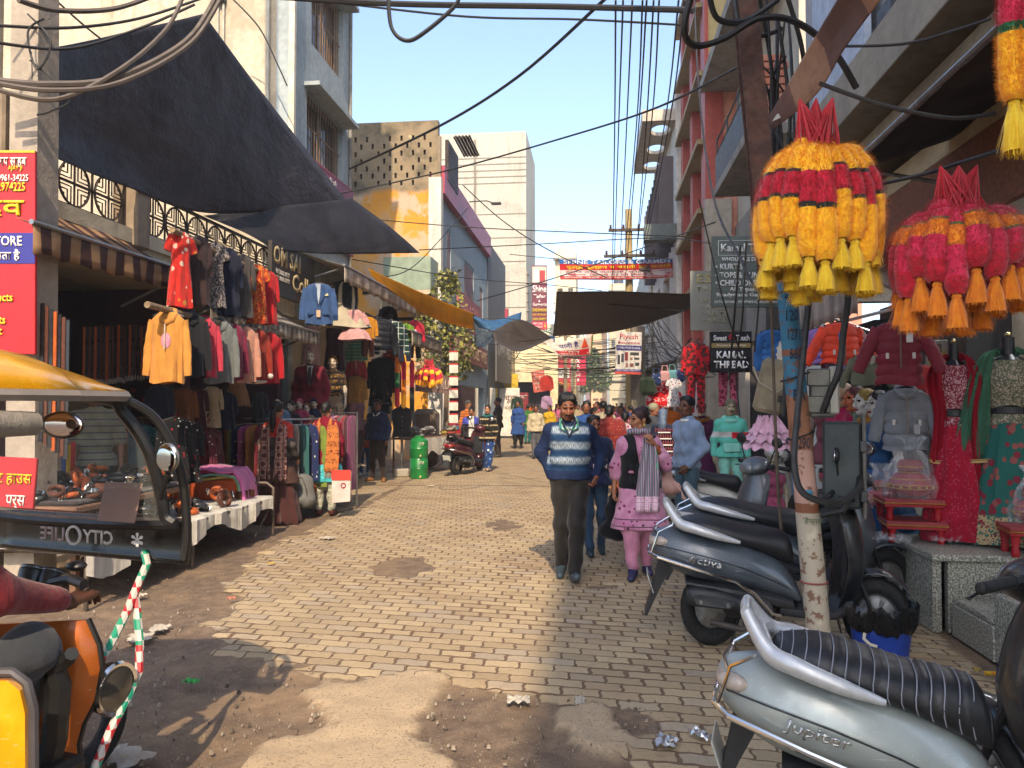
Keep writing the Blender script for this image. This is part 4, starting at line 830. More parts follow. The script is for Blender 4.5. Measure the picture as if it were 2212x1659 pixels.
def vest(T,j,m):
    A=Fld((-.32,-.3,.78),(.32,.3,1.5),.008); ch,hp_=j['ch'],j['hp']; X=np.array((1,0,0.)); o=.034
    A.cone(ch-X*.085,ch+X*.085,.1+o,.1+o,.05); A.cone((hp_+ch)/2-X*.07,(hp_+ch)/2+X*.07,.093+o,.093+o,.06); A.cone(hp_-X*.085,hp_+X*.085,.1+o,.1+o,.05); A.cone(j['sL']+X*.03,j['sR']-X*.03,.062+o*.8,.062+o*.8,.04)
    for q in(-1,1): A.ell(ch+np.array((q*.07,-.095,0)),(.066,.06,.064),.04)
    x,y,z=A.ax[0][:,None,None],A.ax[1][None,:,None],A.ax[2][None,None,:]
    A.f=np.maximum(A.f,np.minimum(.012-np.abs(A.f),9)*-1-.0) if 0 else A.f
    A.f=np.maximum(A.f,-(np.maximum(np.abs(x-.045-(1.25-z)*.05)-(.05+np.abs(z-1.0)*.10),y+.03)))      # open front
    A.cut(2,.86,False); A.cut(2,1.43)
    for sd,q in(('L',-1),('R',1)): A.ell(j['s'+sd]+np.array((q*.035,0,-.035)),(.075,.16,.1),.01,None,True)
    A.build('knitted_vest',m,T,(.003,30.))
def pink_extra(T,j,Rm):
    vest(T,j,cloth('#121214')); m=scarfm()
    b=MB(); c=V(j['nk'])+V((0,-.015,.035)); b.tube([c+V((.098*cos(a*pi/9),.088*sin(a*pi/9)-.01,.012*sin(a*2.3)-.02*sin(a*pi/9))) for a in range(18)],[.03+.008*sin(a*1.7) for a in range(18)],10,close=True); b.build('neck_scarf',m,T)
    strip('scarf_front',m,T,[(.06,-.12,1.42),(.075,-.175,1.3),(.07,-.205,1.1),(.06,-.215,.9),(.055,-.22,.68)],[.035,.07,.1,.115,.12],(1,.15,0),.006,.012,3.)
    strip('scarf_back',m,T,[(.1,.1,1.42),(.2,.12,1.2),(.24,.08,.9),(.22,.02,.62)],[.04,.06,.07,.08],(.5,1,0),.006,.012,3.)
    b=MB(); c=V(j['wR'])-(V(j['wR'])-V(j['eR']))*.22; d=(V(j['wR'])-V(j['eR'])).normalized(); a=d.cross(V((0,1,0))).normalized(); e=d.cross(a)
    for t in(0,.022): b.tube([c-d*t+a*(.036*cos(i*pi/8))+e*(.036*sin(i*pi/8)) for i in range(16)],.006,6,close=True)
    b.build('bangle',metalp('#a8502a',.3,.6),T)
    L=lambda x,y,z:V(j['hd'])+V(Rm@np.array((x,y,z))); b=MB()
    for q in(-1,1): b.tube([L(q*.078,.005,-.03),L(q*.08,.003,-.06)],[.005,.009],6)
    b.build('earring',metalp('#c99a3a',.25),T)
    b=MB(); b.ell(L(0,-.106,.045),(.006,.004,.006),8,5); b.build('bindi',plain('#7a1420',.5),T)
    for q in range(3): b=MB(); b.ell((.0,-.165,1.31-q*.03),(.008,.006,.008),8,5); b.build('button',plain('#6a2a5a',.5),T)
pj=joints(True,hd=(-.01,-.02,1.585),eL=(-.235,.05,1.1),wL=(-.262,-.02,.87),eR=(.26,-.03,1.14),wR=(.125,-.155,1.355),kL=(-.085,-.07,.5),aL=(-.08,-.1,.1),tL=(-.11,-.25,.03),kR=(.07,.02,.5),aR=(.075,.09,.1),tR=(.09,-.06,.05))
person('woman in pink embroidered suit, black vest and printed scarf carrying a black bag',GL(1383,1245),R(2),1.535,'#96654a',True,pj,-1.0,.06,.0072,top=(emb(),1.35,.49,.018,.10),bot=(cloth('#cf8aa6'),'salwar'),hair='#2a0f10',hst='bun',shoe='#1f2550',curl=(1.0,.7),extra=pink_extra,lipc=plain('#8a2a38',.5),pt=(None,(-.9,.3,.2)))
P=GL(1326,1200)
t=thing('carrier_bag','limp black cloth carrier bag held in the hand of the pink suited woman','bag',(P[0]-.02,P[1]-.62,0)); hx,hy_=t.location.x,t.location.y
Q=Fld((-.2,-.12,.22),(.2,.12,.8),.009); Q.cone((0,0,.36),(0,0,.6),.09,.06,.05); Q.cone((-.08,0,.36),(.08,0,.34),.075,.08,.06); Q.cone((-.05,0,.55),(.05,0,.55),.06,.06,.06); Q.cone((-.015,0,.68),(.015,0,.68),.04,.04,.05); Q.build('sack',cloth('#16171a'),t,(.007,26.))
b=MB(); b.tube([(-.03,0,.68),(-.02,0,.76),(0,.0,.80),(.02,0,.76),(.03,0,.68)],.013,6); b.build('handle',cloth('#16171a'),t); t.location=(P[0]+.0,P[1]-.6,0)
t=thing('handbag','soft pale pink leather handbag with a tassel hanging at the pink suited woman’s side','bag',GL(1442,1240)); t.location.z=0; LE=plain('#c79a90',.5,0.,.12,9.,.2)
t['label']='soft pale pink leather handbag with tassel hanging beside the pink suited woman'
Q=Fld((-.2,-.14,.68),(.24,.14,1.12),.009); Q.cone((-.06,0,.82),(.08,0,.8),.07,.06,.05); Q.cone((0.01,0,.8),(-.01,0,.98),.065,.05,.05); Q.build('pouch',LE,t,(.004,26.))
b=MB(); b.tube([(-.02,0,.98),(-.07,.02,1.15),(-.1,.03,1.28)],.01,6); b.build('strap',LE,t)
b=MB(); b.tube([(.06,-.08,.84),(.12,-.09,.78)],.006,6); 
for i in range(10): b.tube([(.12,-.09,.78),(.135+U_(-.02,.03),-.09+U_(-.01,.01),.70+U_(-.01,.01))],.004,4)
b.build('tassel',plain('#d0a89c',.6),t)
# bystander in light blue
def lb_extra(T,j,Rm):
    b=MB(); nk=V(j['nk']); b.tube([nk+V((.07*cos(a*pi/8),.062*sin(a*pi/8)-.02,.018+.01*sin(a*pi/8))) for a in range(16)],.017,8,close=True); b.build('shirt_collar',plain('#d0d2cc',.8),T)
person('bystander in a pale blue sweatshirt and jeans looking back with one hand in his pocket',(1.0,8.75,0),R(-62),1.655,'#5f3d2c',j=joints(eL=(-.215,.1,1.12),wL=(-.16,-.1,.9),eR=(.215,.08,1.12),wR=(.17,-.1,.92)),hy=.35,res=.0085,top=(cloth('#8397b3'),2,.88,.018,.01),bot=(cloth('#3f5a68',rough=.8),'jeans'),extra=lb_extra,shoe='#2a2a2c')
# ---------------- shoppers and sellers on the left ----------------
def shawl_hex(T,j,Rm):
    m=cloth('#b78a80','hex','#5a2f30',.95,'#38201f')
    for q in(-1,1): strip('shawl',m,T,[(q*.09,-.13,1.2),(q*.10,-.04,1.425),(q*.125,.10,1.36),(q*.13,.145,1.1),(q*.125,.15,.8),(q*.12,.155,.52 if q>0 else .6)],[.06,.06,.075,.085,.095,.1],[(1,0,-.3*q),(1,0,-.5*q),(1,0,-.4*q),(1,0,-.1*q),(1,0,0),(1,0,0)],.008,.01,2.)
def two_tone():
    g=Gr('kurta',.9,0.,.2); v=g.oc(); x,y,z=g.xyz(v); a=g.mix(z.ss(1.20,1.205),'#45403e','#a8352a'); a=g.mix(z.ss(.94,.945,1.,0.),a,'#2a2424'); a=g.mix(z.ss(.78,.785,1.,0.)*(x*90.).fr().lt(.4),a,'#5a3a2a'); g.col(a); g.bump(g.noise(v,12.,4.),.4,.01); return g.mat
wa=person('long haired woman seen from behind in a hexagon print shawl and brown skirt',GL(598,1128),R(176),1.6,'#96654a',True,joints(True,eL=(-.23,.05,1.1),wL=(-.24,-.12,.9)),0,.05,.0095,top=(two_tone(),2,.56,.02,.12),bot=(cloth('#4a2724'),'skirt'),hair='#17110f',hst='pony',shoe='#5a3a2a',curl=(1.,.6),extra=shawl_hex)
P=GL(650,1120); t=thing('backpack','bulging grey backpack hanging from the hand of the long haired woman','bag',P,R(170))
Q=Fld((-.26,-.2,.1),(.26,.22,.75),.01); Q.cone((-.07,0,.27),(.07,0,.27),.12,.12,.06); Q.cone((0,0,.27),(0,0,.5),.12,.1,.06); Q.cone((-.06,0,.5),(.06,0,.5),.1,.1,.08); Q.cone((-.09,0,.27),(-.07,0,.5),.11,.09,.05); Q.cone((.09,0,.27),(.07,0,.5),.11,.09,.05); Q.cone((-.05,.1,.27),(.05,.1,.27),.07,.07,.04); Q.build('sack',cloth('#6f6f6c',rough=.8),t,(.004,24.))
b=MB(); b.tube([(-.15,.08,.2),(-.15,.1,.4),(-.08,.1,.57),(.08,.1,.57),(.15,.1,.4),(.15,.08,.2)],.007,5); b.build('zip',plain('#2a2a2a',.5),t)
b=MB(); b.tube([(-.05,0,.59),(-.03,0,.68),(.03,0,.68),(.05,0,.59)],.012,6); b.build('handle',plain('#3a3a3a',.7),t)
def shawl_or(T,j,Rm):
    m=cloth('#c9793a','folk','#6a2a18',1.1); mk=dict(fr=.1)
    strip('shawl',m,T,[(-.09,-.13,1.25),(-.10,-.04,1.43),(-.13,.10,1.36),(-.145,.15,1.1),(-.14,.17,.86),(-.13,.17,.66)],[.06,.06,.085,.095,.1,.1],[(1,0,.3),(1,0,.5),(1,0,.4),(1,0,.1),(1,0,0),(1,0,0)],.008,.014,2.,fr=.09)
    strip('shawl',m,T,[(.09,-.13,1.2),(.10,-.04,1.43),(.135,.1,1.36),(.16,.14,1.15),(.165,.15,.8),(.16,.14,.42)],[.06,.06,.085,.095,.07,.055],[(1,0,-.3),(1,0,-.5),(1,0,-.4),(1,0,-.1),(1,0,0),(1,0,0)],.008,.014,2.,fr=.09)
def kurta_teal():
    g=Gr('kurta',.9,0.,.2); v=g.oc(); x,y,z=g.xyz(v); n=g.noise(v,14.,4.); a=g.mix((z+x*.03).ss(.765,.77,1.,0.),'#6d1426','#3a9aa2'); a=g.mix(g.noise(v,25.,4.).ss(.56,.6)*z.lt(.765)*.5,a,'#7fd4d4'); a=g.mix(n.ss(.55,.75)*.5,a,'#5a0f20'); g.col(a); g.bump(n,.4,.01); return g.mat
person('woman seen from behind in a maroon kurta with turquoise hem and fringed orange shawl',GL(703,1112),R(186),1.6,'#96654a',True,None,0,.05,.0095,top=(kurta_teal(),2,.5,.02,.1),bot=(cloth('#c0bba6','folk','#1f5a58',1.8),'salwar'),hair='#140d0d',hst='bun',shoe='#4a1a18',curl=(.9,.6),extra=shawl_or)
P=GL(738,1120); t=thing('shopping_bag','white paper shopping bag with a red round mark beside the orange shawl','bag',(P[0],P[1],.22),R(8))
b=MB(); b.add([(-.12,-.04,0),(.12,-.04,.02),(.13,-.05,.42),(-.13,-.05,.42),(-.12,.04,0),(.12,.04,.02),(.13,.05,.42),(-.13,.05,.42)],[(0,1,2,3),(1,5,6,2),(5,4,7,6),(4,0,3,7),(0,4,5,1)]); b.build('bag_body',plain('#d8c4bc',.6),t,False)
b=MB(); b.box((0,-.05,.38),(.26,.012,.14)); b.build('red_flap',plain('#c9382a',.6),t,False)
b=MB(frame((.03,-.056,.24),(1,0,0))); b.tube([(.03*cos(i*pi/8),0,.03*sin(i*pi/8)) for i in range(16)],.006,5,close=True); b.build('printed_ring',plain('#a8202a',.6),t)
def keep_extra(T,j,Rm):
    b=MB(); nk=V(j['nk'])
    for q in(-1,1): b.add([nk+V((q*.0,-.1,-.05)),nk+V((q*.05,-.02,.055)),nk+V((q*.085,-.07,0)),nk+V((q*.045,-.125,-.06))],[(0,1,2,3)])
    o=b.build('shirt_collar',plain('#c9cac6',.8),T,False); md=o.modifiers.new('t','SOLIDIFY'); md.thickness=.006
person('moustached shopkeeper in a navy sweater and brown trousers standing at his stall',GL(815,1040),R(-12),1.66,'#6b4230',res=.0105,top=(cloth('#1d2a4c'),2,.86,.018,.01),bot=(cloth('#33261f'),'trousers'),shoe='#8a5a2a',moust=True,extra=keep_extra,fat=1.12,j=joints(aL=(-.15,.03,.09),tL=(-.2,-.1,.03),aR=(.13,.03,.09),tR=(.2,-.1,.03)))
def boy_m():
    g=Gr('jacket',.8,0.,.25); v=g.oc(); x,y,z=g.xyz(v); a=g.mix(z.ss(1.23,1.235),'#221c20','#3d4294'); a=g.mix(x.ab().lt(.075)*y.lt(-.02),a,'#b0aea6'); g.col(a); g.bump(g.noise(v,14.,3.),.4,.01); return g.mat
person('boy in a black top-knot turban, blue and black jacket and maroon track pants',GL(1018,1008),R(10),1.47,'#8a5c40',res=.0115,top=(boy_m(),2,.86,.022,.01),bot=(cloth('#7a1c30'),'trousers'),hair='#120f10',hst='top',shoe='#3a3a52',j=joints(kR=(.07,-.08,.5),aR=(.06,-.12,.1),tR=(.05,-.26,.05),aL=(-.08,.12,.1),tL=(-.09,-.02,.03)))
def teal_scarf(T,j,Rm):
    b=MB(); c=V(j['nk'])+V((0,0,.02)); b.tube([c+V((.12*cos(a*pi/8),.095*sin(a*pi/8),.02*sin(a*2.)-.02)) for a in range(16)],.03,8,close=True); b.build('scarf',cloth('#1f6a6c'),T)
person('woman in a black and cream patterned sweater and blue floral suit walking beside the boy',GL(1053,1018),R(-6),1.545,'#a8785a',True,joints(True,kR=(.07,-.08,.5),aR=(.07,-.13,.1),tR=(.07,-.27,.07),aL=(-.08,.13,.1),tL=(-.09,0,.03)),.1,0,.0105,top=(cloth('#17130f','knit','#c9b48a',1.15),2,.8,.022,.03),bot=(cloth('#1f3f7a','flor','#c9cbb0',.8,'#7a9ab8'),'salwar'),hair='#120d0c',hst='bun',shoe='#b09a8a',extra=teal_scarf,tf=1.1)
person('grey haired man in an orange striped sweater leaning over the stall scooter',(-3.42,20.1,0),R(55),1.66,'#8a5c40',res=.014,top=(cloth('#c8702a','pin','#3a2418',.45),2,.86,.02,.01),bot=(cloth('#3a3a42'),'trousers'),hair='#4a4644',moust=True,hp=.3,eyes=False)
person('man in a brown jacket standing in profile behind the boy',(-2.92,22.4,0),R(-75),1.75,'#7a4e36',res=.014,top=(cloth('#35261f'),2,.84,.03,.01),bot=(cloth('#3a3030'),'trousers'),eyes=False)
person('customer in a olive grey striped tee with a navy line beside the belt table',(-5.0,7.15,.1),R(25),1.68,'#6b4230',res=.011,top=(cloth('#75786a','pin','#2a3350',.5),.9,.86,.02,.01),bot=(cloth('#2f3f50'),'jeans'))
person('woman seller in profile with a dark red shawl behind the star print clothes',(-4.75,8.9,0),R(70),1.5,'#8a5a3e',True,None,.2,0,.011,top=(cloth('#5a1c24'),2,.6,.025,.06),bot=(cloth('#3a1c20'),'salwar'),hair='#120d0c',hst='bun',extra=lambda T,j,Rm:strip('stole',cloth('#6a2a38','star','#caa0a8',1.4,'#2a2224'),T,[(-.1,.1,1.0),(-.1,.06,1.42),(-.08,-.12,1.36),(-.05,-.17,1.1),(-.05,-.18,.85)],[.06,.06,.07,.08,.08],(1,.2,0)))
# ---------------- hanging garments ----------------
HG=plain('#17171a',.4)
PROF=dict(shirt=[(-.075,.075,.03),(-.10,.15,.05),(-.15,.205,.065),(-.3,.205,.08),(-.5,.2,.085),(-.72,.21,.09)],
 crop=[(-.075,.075,.03),(-.10,.15,.05),(-.15,.205,.07),(-.3,.21,.09),(-.42,.215,.095),(-.56,.22,.1)],
 kurta=[(-.075,.075,.03),(-.10,.14,.05),(-.15,.19,.065),(-.32,.185,.075),(-.5,.17,.075),(-.75,.21,.085),(-1.1,.25,.09)],
 dress=[(-.075,.07,.03),(-.10,.11,.05),(-.14,.15,.06),(-.3,.16,.075),(-.42,.135,.07),(-.6,.21,.1),(-.95,.29,.12)],
 frock=[(-.075,.07,.03),(-.10,.11,.05),(-.15,.14,.06),(-.3,.15,.075),(-.4,.14,.08),(-.5,.24,.16),(-.62,.3,.2)],
 skirt=[(-.02,.14,.06),(-.1,.17,.08),(-.3,.24,.11),(-.6,.3,.13)])
def loftbody(pr,amp=.012,kf=7,quilt=0,n=36,ph=0.,sq=.85):
    b=MB(); P=[]; ps=[pr[0]]
    for a,c in zip(pr[:-1],pr[1:]):
        m=max(1,int(abs(c[0]-a[0])/(.018 if quilt else .035)))
        for i in range(1,m+1): t=i/m; ps.append(tuple(a[k]+(c[k]-a[k])*t for k in range(3)))
    z0,z1=ps[0][0],ps[-1][0]
    for z,w_,d in ps:
        t=(z-z0)/(z1-z0); q=1.
        if quilt: q=1+.17*abs(sin((z-z0)*pi/quilt))**.5-.08
        row=[]
        for i in range(n):
            a=2*pi*i/n; c,s_=cos(a),sin(a); f=amp*(.25+t)*(sin(kf*a+ph+z*2)+.5*sin((kf+4)*a+ph*2-z*5)); cx=math.copysign(abs(c)**sq,c)
            row.append(V((w_*q*cx+f*c*.6,(d*q+f)*s_*1.,z+.012*sin(a*3+ph)*t)))
        P.append(row)
    b.grid(P,cv=True); return b
def sleeve(sd,pts,r0,r1,fl=.62,quilt=0,n=14,cap=False):
    b=MB(); P=[]; m=14; pts=[V((sd*p[0],p[1],p[2])) for p in pts]
    for i in range(m+1):
        t=i/m*(len(pts)-1); k=min(int(t),len(pts)-2); c=pts[k].lerp(pts[k+1],t-k); d=(pts[k+1]-pts[k]).normalized(); a=V((0,1,0)); e=d.cross(a).normalized(); tt=i/m
        r=r0+(r1-r0)*tt; r*=(1+.12*abs(sin(tt*m*.5*pi))-.04) if quilt else 1+.05*sin(i*2.1+sd)
        P.append([c+e*(r*cos(2*pi*j/n))+a*(r*fl*sin(2*pi*j/n)+.004*sin(j*3+i)) for j in range(n)])
    b.grid(P,cv=True,caps=cap); return b
def hanger(T,w_=.19,hook=.09):
    b=MB(); b.tube([(-w_,0,-.115),(-.05,0,-.07),(0,0,-.055),(.05,0,-.07),(w_,0,-.115)],.012,6); b.tube([(0,0,-.06),(0,0,-.02),(.02,0,.0),(.018,0,.03),(-.005,0,.035),(-.02,0,.02)],.004,5); return b.build('hanger',HG,T)
def garment(name,label,kind,m,P,rz=0,s=1.,cat='garment',group=None,sl='long',quilt=0,m2=None,hood=False,extra=None,spread=0.,ph=None,pants=None,L=None,hang=True,top=True):
    T=thing(name,label,cat,P,rz,group); T.scale=(s,)*3; ph=U_(0,6) if ph is None else ph
    if kind=='pants' or pants:
        pm=pants or m; z0=-.1 if kind=='pants' else PROF[kind][-1][0]+.06; Lp=L or .85
        b=MB()
        for q in(-1,1):
            P_=[]
            for i in range(14):
                t=i/13; z=z0-.02-Lp*t; cx=q*(.085+.02*t); r=.095*(1-t)+.07*t
                P_.append([V((cx+r*cos(2*pi*j/14)+.004*sin(i*1.7+q),(r*.6)*sin(2*pi*j/14)+.006*sin(3*j+i*.8+ph),z)) for j in range(14)])
            b.grid(P_,cv=True)
        b.grid([[V((.17*cos(2*pi*j/20),.065*sin(2*pi*j/20),z0+.03-.14*i)) for j in range(20)] for i in range(2)],cv=True); b.build('trousers',pm,T)
    if kind!='pants':
        loftbody(PROF[kind],.015 if not quilt else .004,7,quilt,ph=ph).build('body',m,T)
        if sl:
            y=.0; zs=-.155; 
            if sl=='long': pts=[(.175,0,zs),(.235+spread*.5,-.015,zs-.25+spread*.14),(.255+spread,-.03,zs-.5+spread*.5)]; r0,r1=.068,.046
            elif sl=='short': pts=[(.16,0,zs),(.24,-.01,zs-.13),(.26,-.01,zs-.2)]; r0,r1=.075,.07
            if quilt: r0*=1.12; r1*=1.25
            if PROF[kind][2][1]<.18: pts=[(p[0]-.05,p[1],p[2]+.01) for p in pts]; r0*=.8; r1*=.85
            for q in(-1,1): sleeve(q,pts,r0,r1,.66 if quilt else .42,quilt).build('sleeve',m2 or m,T)
        if hood:
            b=MB(); P_=[]
            for i in range(7):
                a=pi*i/6; P_.append([V(((.085+.01*sin(j))*cos(pi*j/10),.03-.05*sin(a)*.6+.055*sin(pi*j/10)*.6,-.13+.10*sin(a)*sin(pi*j/10)-.03*cos(a))) for j in range(11)])
            b.tube([(-.1,-.02,-.11),(-.07,-.055,-.15),(0,-.075,-.175),(.07,-.055,-.15),(.1,-.02,-.11),(.07,.05,-.06),(0,.07,-.05),(-.07,.05,-.06)],.03,10,close=True); b.build('hood',m,T)
    if top and kind!='skirt' and hang: hanger(T)
    if extra: extra(T)
    return T
def hang(name,label,kind,m,u,v0,v1,X,rz=0.,kl=None,**k):
    "hang a garment so that its shoulders are at picture height v0 and its hem at v1, on the plane x=X (or depth d)"
    P=AX(u,v0,X) if X<0 or X>.5 else AD(u,v0,k.pop('d')); d=(P-C0).dot(FW); L=(PROF[kind][-1][0] if kind!='pants' else -.95); L=-L-.07
    if k.get('pants'): L+=k.get('L',.85)-.04
    s=(v1-v0)/FP*d/L; T=garment(name,label,kind,m,(P.x,P.y,P.z+.09*s),rz,s,**k)
    if ' rail' in str(k.get('group')): T.scale=(s*.7,s*.85,s)
    return T
def badge(c,sz=.05,at=(0,-.1,-.32)): 
    def f(T): b=MB(); b.ell(at,(sz,.006,sz*1.2),12,6); b.build('printed_badge',cloth(c,'dots','#d8b0c0',3.),T)
    return f
def drawcord(T): b=MB(); b.tube([(-.01,-.105,-.19),(-.012,-.112,-.42)],.008,5); b.build('drawcord',cloth('#d8c8b0'),T); badge('#c98aa0',.06,(.0,-.092,-.34))(T)
def cuffs(T):
    for q in(-1,1): b=MB(); b.ell((q*.255,-.03,-.66),(.06,.045,.035),12,6); b.build('fur_cuff',cloth('#d8d0c4'),T)
    b=MB(); b.ell((0,-.0,-.73),(.22,.1,.03),16,6); b.build('fur_hem',cloth('#d8d0c4'),T)
UX,LX=-4.05,-4.05
g1='garments on the upper rail under the tarpaulin'; g2='garments on the lower rail beside the striped awning'
hang('long_dress','red and white floral long dress at the near end of the upper rail','kurta',cloth('#c0281f','flor','#c9b0a0',.6,'#b87a2a'),391,503,668,UX,R(52),group=g1,sl='short')
hang('salwar_suit','dark brown suit hanging second on the upper rail','kurta',cloth('#3a2828'),430,514,664,UX,R(48),group=g1)
hang('long_dress','black and grey animal print long dress on the upper rail','kurta',cloth('#8f8886','leo','#1c1a1c',1.6,'#4a3038'),464,527,668,UX,R(20),group=g1,sl='short')
hang('salwar_suit','plain navy blue suit on the upper rail','kurta',cloth('#141c36'),496,541,686,UX,R(48),group=g1)
hang('salwar_suit','plain charcoal grey suit on the upper rail','kurta',cloth('#4a4542'),526,554,688,UX,R(42),group=g1)
hang('long_dress','orange and black ikat zigzag long dress on the upper rail','kurta',cloth('#a83018','leo','#d8782a',1.0,'#2a100c'),556,574,702,UX,R(28),group=g1,sl='short')
hang('jacket','bright red jacket at the far end of the upper rail','kurta',cloth('#b81a22'),581,588,704,UX,R(46),group=g1)
hang('hoodie','mustard orange hooded sweatshirt with pale drawcord at the near end of the lower rail','shirt',cloth('#c98a3e'),364,678,832,LX,R(16),group=g2,hood=True,extra=drawcord)
hang('hoodie','black zipped hooded top behind the mustard hoodie','shirt',cloth('#1a1a20'),412,682,818,LX,R(40),group=g2,hood=True)
hang('hoodie','coral pink hooded sweatshirt on the lower rail','shirt',cloth('#c03a4e'),440,692,818,LX,R(34),group=g2,hood=True)
hang('sweatshirt','grey velvet sweatshirt on the lower rail','shirt',cloth('#6f7472'),474,698,832,LX,R(26),group=g2,hood=True)
hang('sweatshirt','dark magenta top squeezed between the grey and the peach one','shirt',cloth('#7a1f3e'),500,702,822,LX,R(48),group=g2)
hang('sweatshirt','pale peach sweatshirt with brown cuffs on the lower rail','shirt',cloth('#c08a76'),524,708,830,LX,R(30),group=g2,extra=badge('#8aa0b8',.035,(.05,-.095,-.3)))
hang('sweatshirt','rust red sweatshirt with white fur cuffs on the lower rail','shirt',cloth('#8f2a1c'),552,714,826,LX,R(34),group=g2,extra=cuffs)
hang('sweatshirt','plain red sweatshirt at the far end of the lower rail','shirt',cloth('#b0141f'),577,720,832,LX,R(30),group=g2)
for a in((318,658,610,722,LX,'lower','sagging wooden rail carrying hoodies below the striped awning'),(372,496,600,600,UX,'upper','bamboo rail carrying long dresses under the tarpaulin')):
    t=thing('clothes_rail',a[6],'rail'); b=MB(); p,q=AX(a[0],a[1],a[4]),AX(a[2],a[3],a[4]); b.tube([p,p.lerp(q,.33)-V((0,0,.03)),p.lerp(q,.66)-V((0,0,.03)),q],.032,8); b.build('pole',wood('#6b5a44','#8a755a',4.),t)
    b=MB(); b.tube([q,q+V((-.9,-.1,.55))],.012,6); b.build('stay_rope',plain('#8a7a5a',.8),t)
g3='garments hanging in the shade under the lower clothes'
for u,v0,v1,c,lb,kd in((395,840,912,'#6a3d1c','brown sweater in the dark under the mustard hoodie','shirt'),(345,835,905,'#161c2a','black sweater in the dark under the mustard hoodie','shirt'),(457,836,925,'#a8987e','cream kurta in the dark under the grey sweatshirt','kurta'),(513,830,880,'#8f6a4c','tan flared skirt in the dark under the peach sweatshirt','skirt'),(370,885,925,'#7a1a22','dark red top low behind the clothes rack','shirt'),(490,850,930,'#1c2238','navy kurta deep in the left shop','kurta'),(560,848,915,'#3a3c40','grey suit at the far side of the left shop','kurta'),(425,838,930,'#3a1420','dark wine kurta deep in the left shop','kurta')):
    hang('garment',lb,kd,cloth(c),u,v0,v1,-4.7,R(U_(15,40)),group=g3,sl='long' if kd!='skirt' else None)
FLR=cloth('#2a1014','flor','#7a1c28',.9,'#4a5a38')
for u,X in((300,-5.6),(335,-5.9)): hang('fabric_curtain','dark floral fabric hanging at the back of the shop'+(', nearer the belts' if u==300 else ', deeper inside'),'skirt',FLR,u,765,905,X,R(30),sl=None,cat='fabric')
# ---------------- second shop: blazer, frocks, children's clothes ----------------
def lapels(c,c2,tag_=True,sq=None):
    def f(T):
        m=cloth(c)
        for q in(-1,1): b=MB(); b.add([(q*.03,-.075,-.09),(q*.085,-.06,-.115),(q*.11,-.088,-.24),(q*.015,-.115,-.42),(q*.06,-.098,-.25)],[(0,1,2,3)]); o=b.build('lapel',m,T,False); md=o.modifiers.new('t','SOLIDIFY'); md.thickness=.008
        b=MB(); b.add([(-.05,-.07,-.085),(.05,-.07,-.085),(0,-.104,-.42)],[(0,1,2)]); o=b.build('shirt_front',cloth(c2),T,False); md=o.modifiers.new('t','SOLIDIFY'); md.thickness=.005
        for q in(-1,1): b=MB(); b.box((q*.115,-.105,-.56),(.11,.02,.04),.006); b.build('pocket_flap',m,T)
        if tag_: b=MB(); b.box((-.0,-.115,-.56),(.06,.004,.11)); b.build('price_tag',plain('#c9a98a',.6),T)
        if sq: b=MB(); b.add([(.09,-.1,-.28),(.15,-.095,-.27),(.14,-.1,-.235),(.11,-.103,-.25)],[(0,1,2,3)]); o=b.build('pocket_square',plain(sq,.8),T,False); md=o.modifiers.new('t','SOLIDIFY'); md.thickness=.004
    return f
hang('blazer','blue blazer with a pale pocket square hanging half in sun, half in shade','shirt',cloth('#33517f',rough=.8),689,615,704,-4.15,R(18),extra=lapels('#2c4874','#a8b4c4',True,'#d8d0a0'))
hang('party_frock','black bodice frock with a wide off white net skirt beside the blue blazer','frock',cloth('#b5aa92'),746,612,712,-4.25,R(20),sl=None,extra=lambda T:loftbody([(z,w*1.04,d*1.06) for z,w,d in PROF['frock'][:5]]).build('bodice',cloth('#15161c'),T))
hang('packed_suit','rose beige suit in clear wrap hanging under the blue blazer','kurta',cloth('#8f6a60',rough=.4),672,703,790,-4.75,R(12),sl=None)
hang('packed_suit','dark maroon suit in clear wrap hanging behind the gold haired mannequin','kurta',cloth('#3a0f1e',rough=.35),722,706,800,-4.75,R(12),sl=None)
g4='children’s clothes hung on chains under the awning'.replace('’','')
hang('child_frock','small pink lace frock hung on a chain','frock',cloth('#c08f8c','dots','#d8a8a8',2.),767,671,737,-4.05,R(20),group=g4,sl='short',hang=False)
def rabbit(T):
    b=MB()
    for c,r in(((0,-.105,-.36),(.05,.012,.055)),((0,-.11,-.29),(.035,.012,.03)),((-.015,-.108,-.245),(.009,.008,.035)),((.015,-.108,-.245),(.009,.008,.035))): b.ell(c,r,12,8)
    b.build('printed_rabbit',plain('#cfc8bc',.9),T); b=MB(); b.ell((0,-.118,-.37),(.05,.006,.02),12,6); b.build('printed_band',plain('#3a2420',.9),T)
hang('child_sweater_set','mustard child sweater with a printed white animal and brown trousers','shirt',cloth('#b87a14'),796,686,772,-4.0,R(16),group=g4,extra=rabbit,pants=cloth('#5a2c1c'),L=.6)
hang('child_jacket','shiny black puffer jacket between the mustard and the green checked one','crop',cloth('#15171c',rough=.35),821,691,757,-4.0,R(30),group=g4,quilt=.1)
hang('child_cardigan','green and white window check cardigan under the awning','crop',cloth('#12392f','chk','#c9ccc4',1.1),846,695,757,-3.95,R(22),group=g4)
hang('plum_jumper','dark plum top high behind the green checked cardigan','crop',cloth('#2a1426'),838,664,700,-4.5,R(14),group=g4)
def bandw(c,t_=None):
    def f(T): loftbody([(z,w*1.02,d*1.03) for z,w,d in [(-.27,.207,.08),(-.4,.203,.083)]]).build('chest_band',cloth(c),T)
    return f
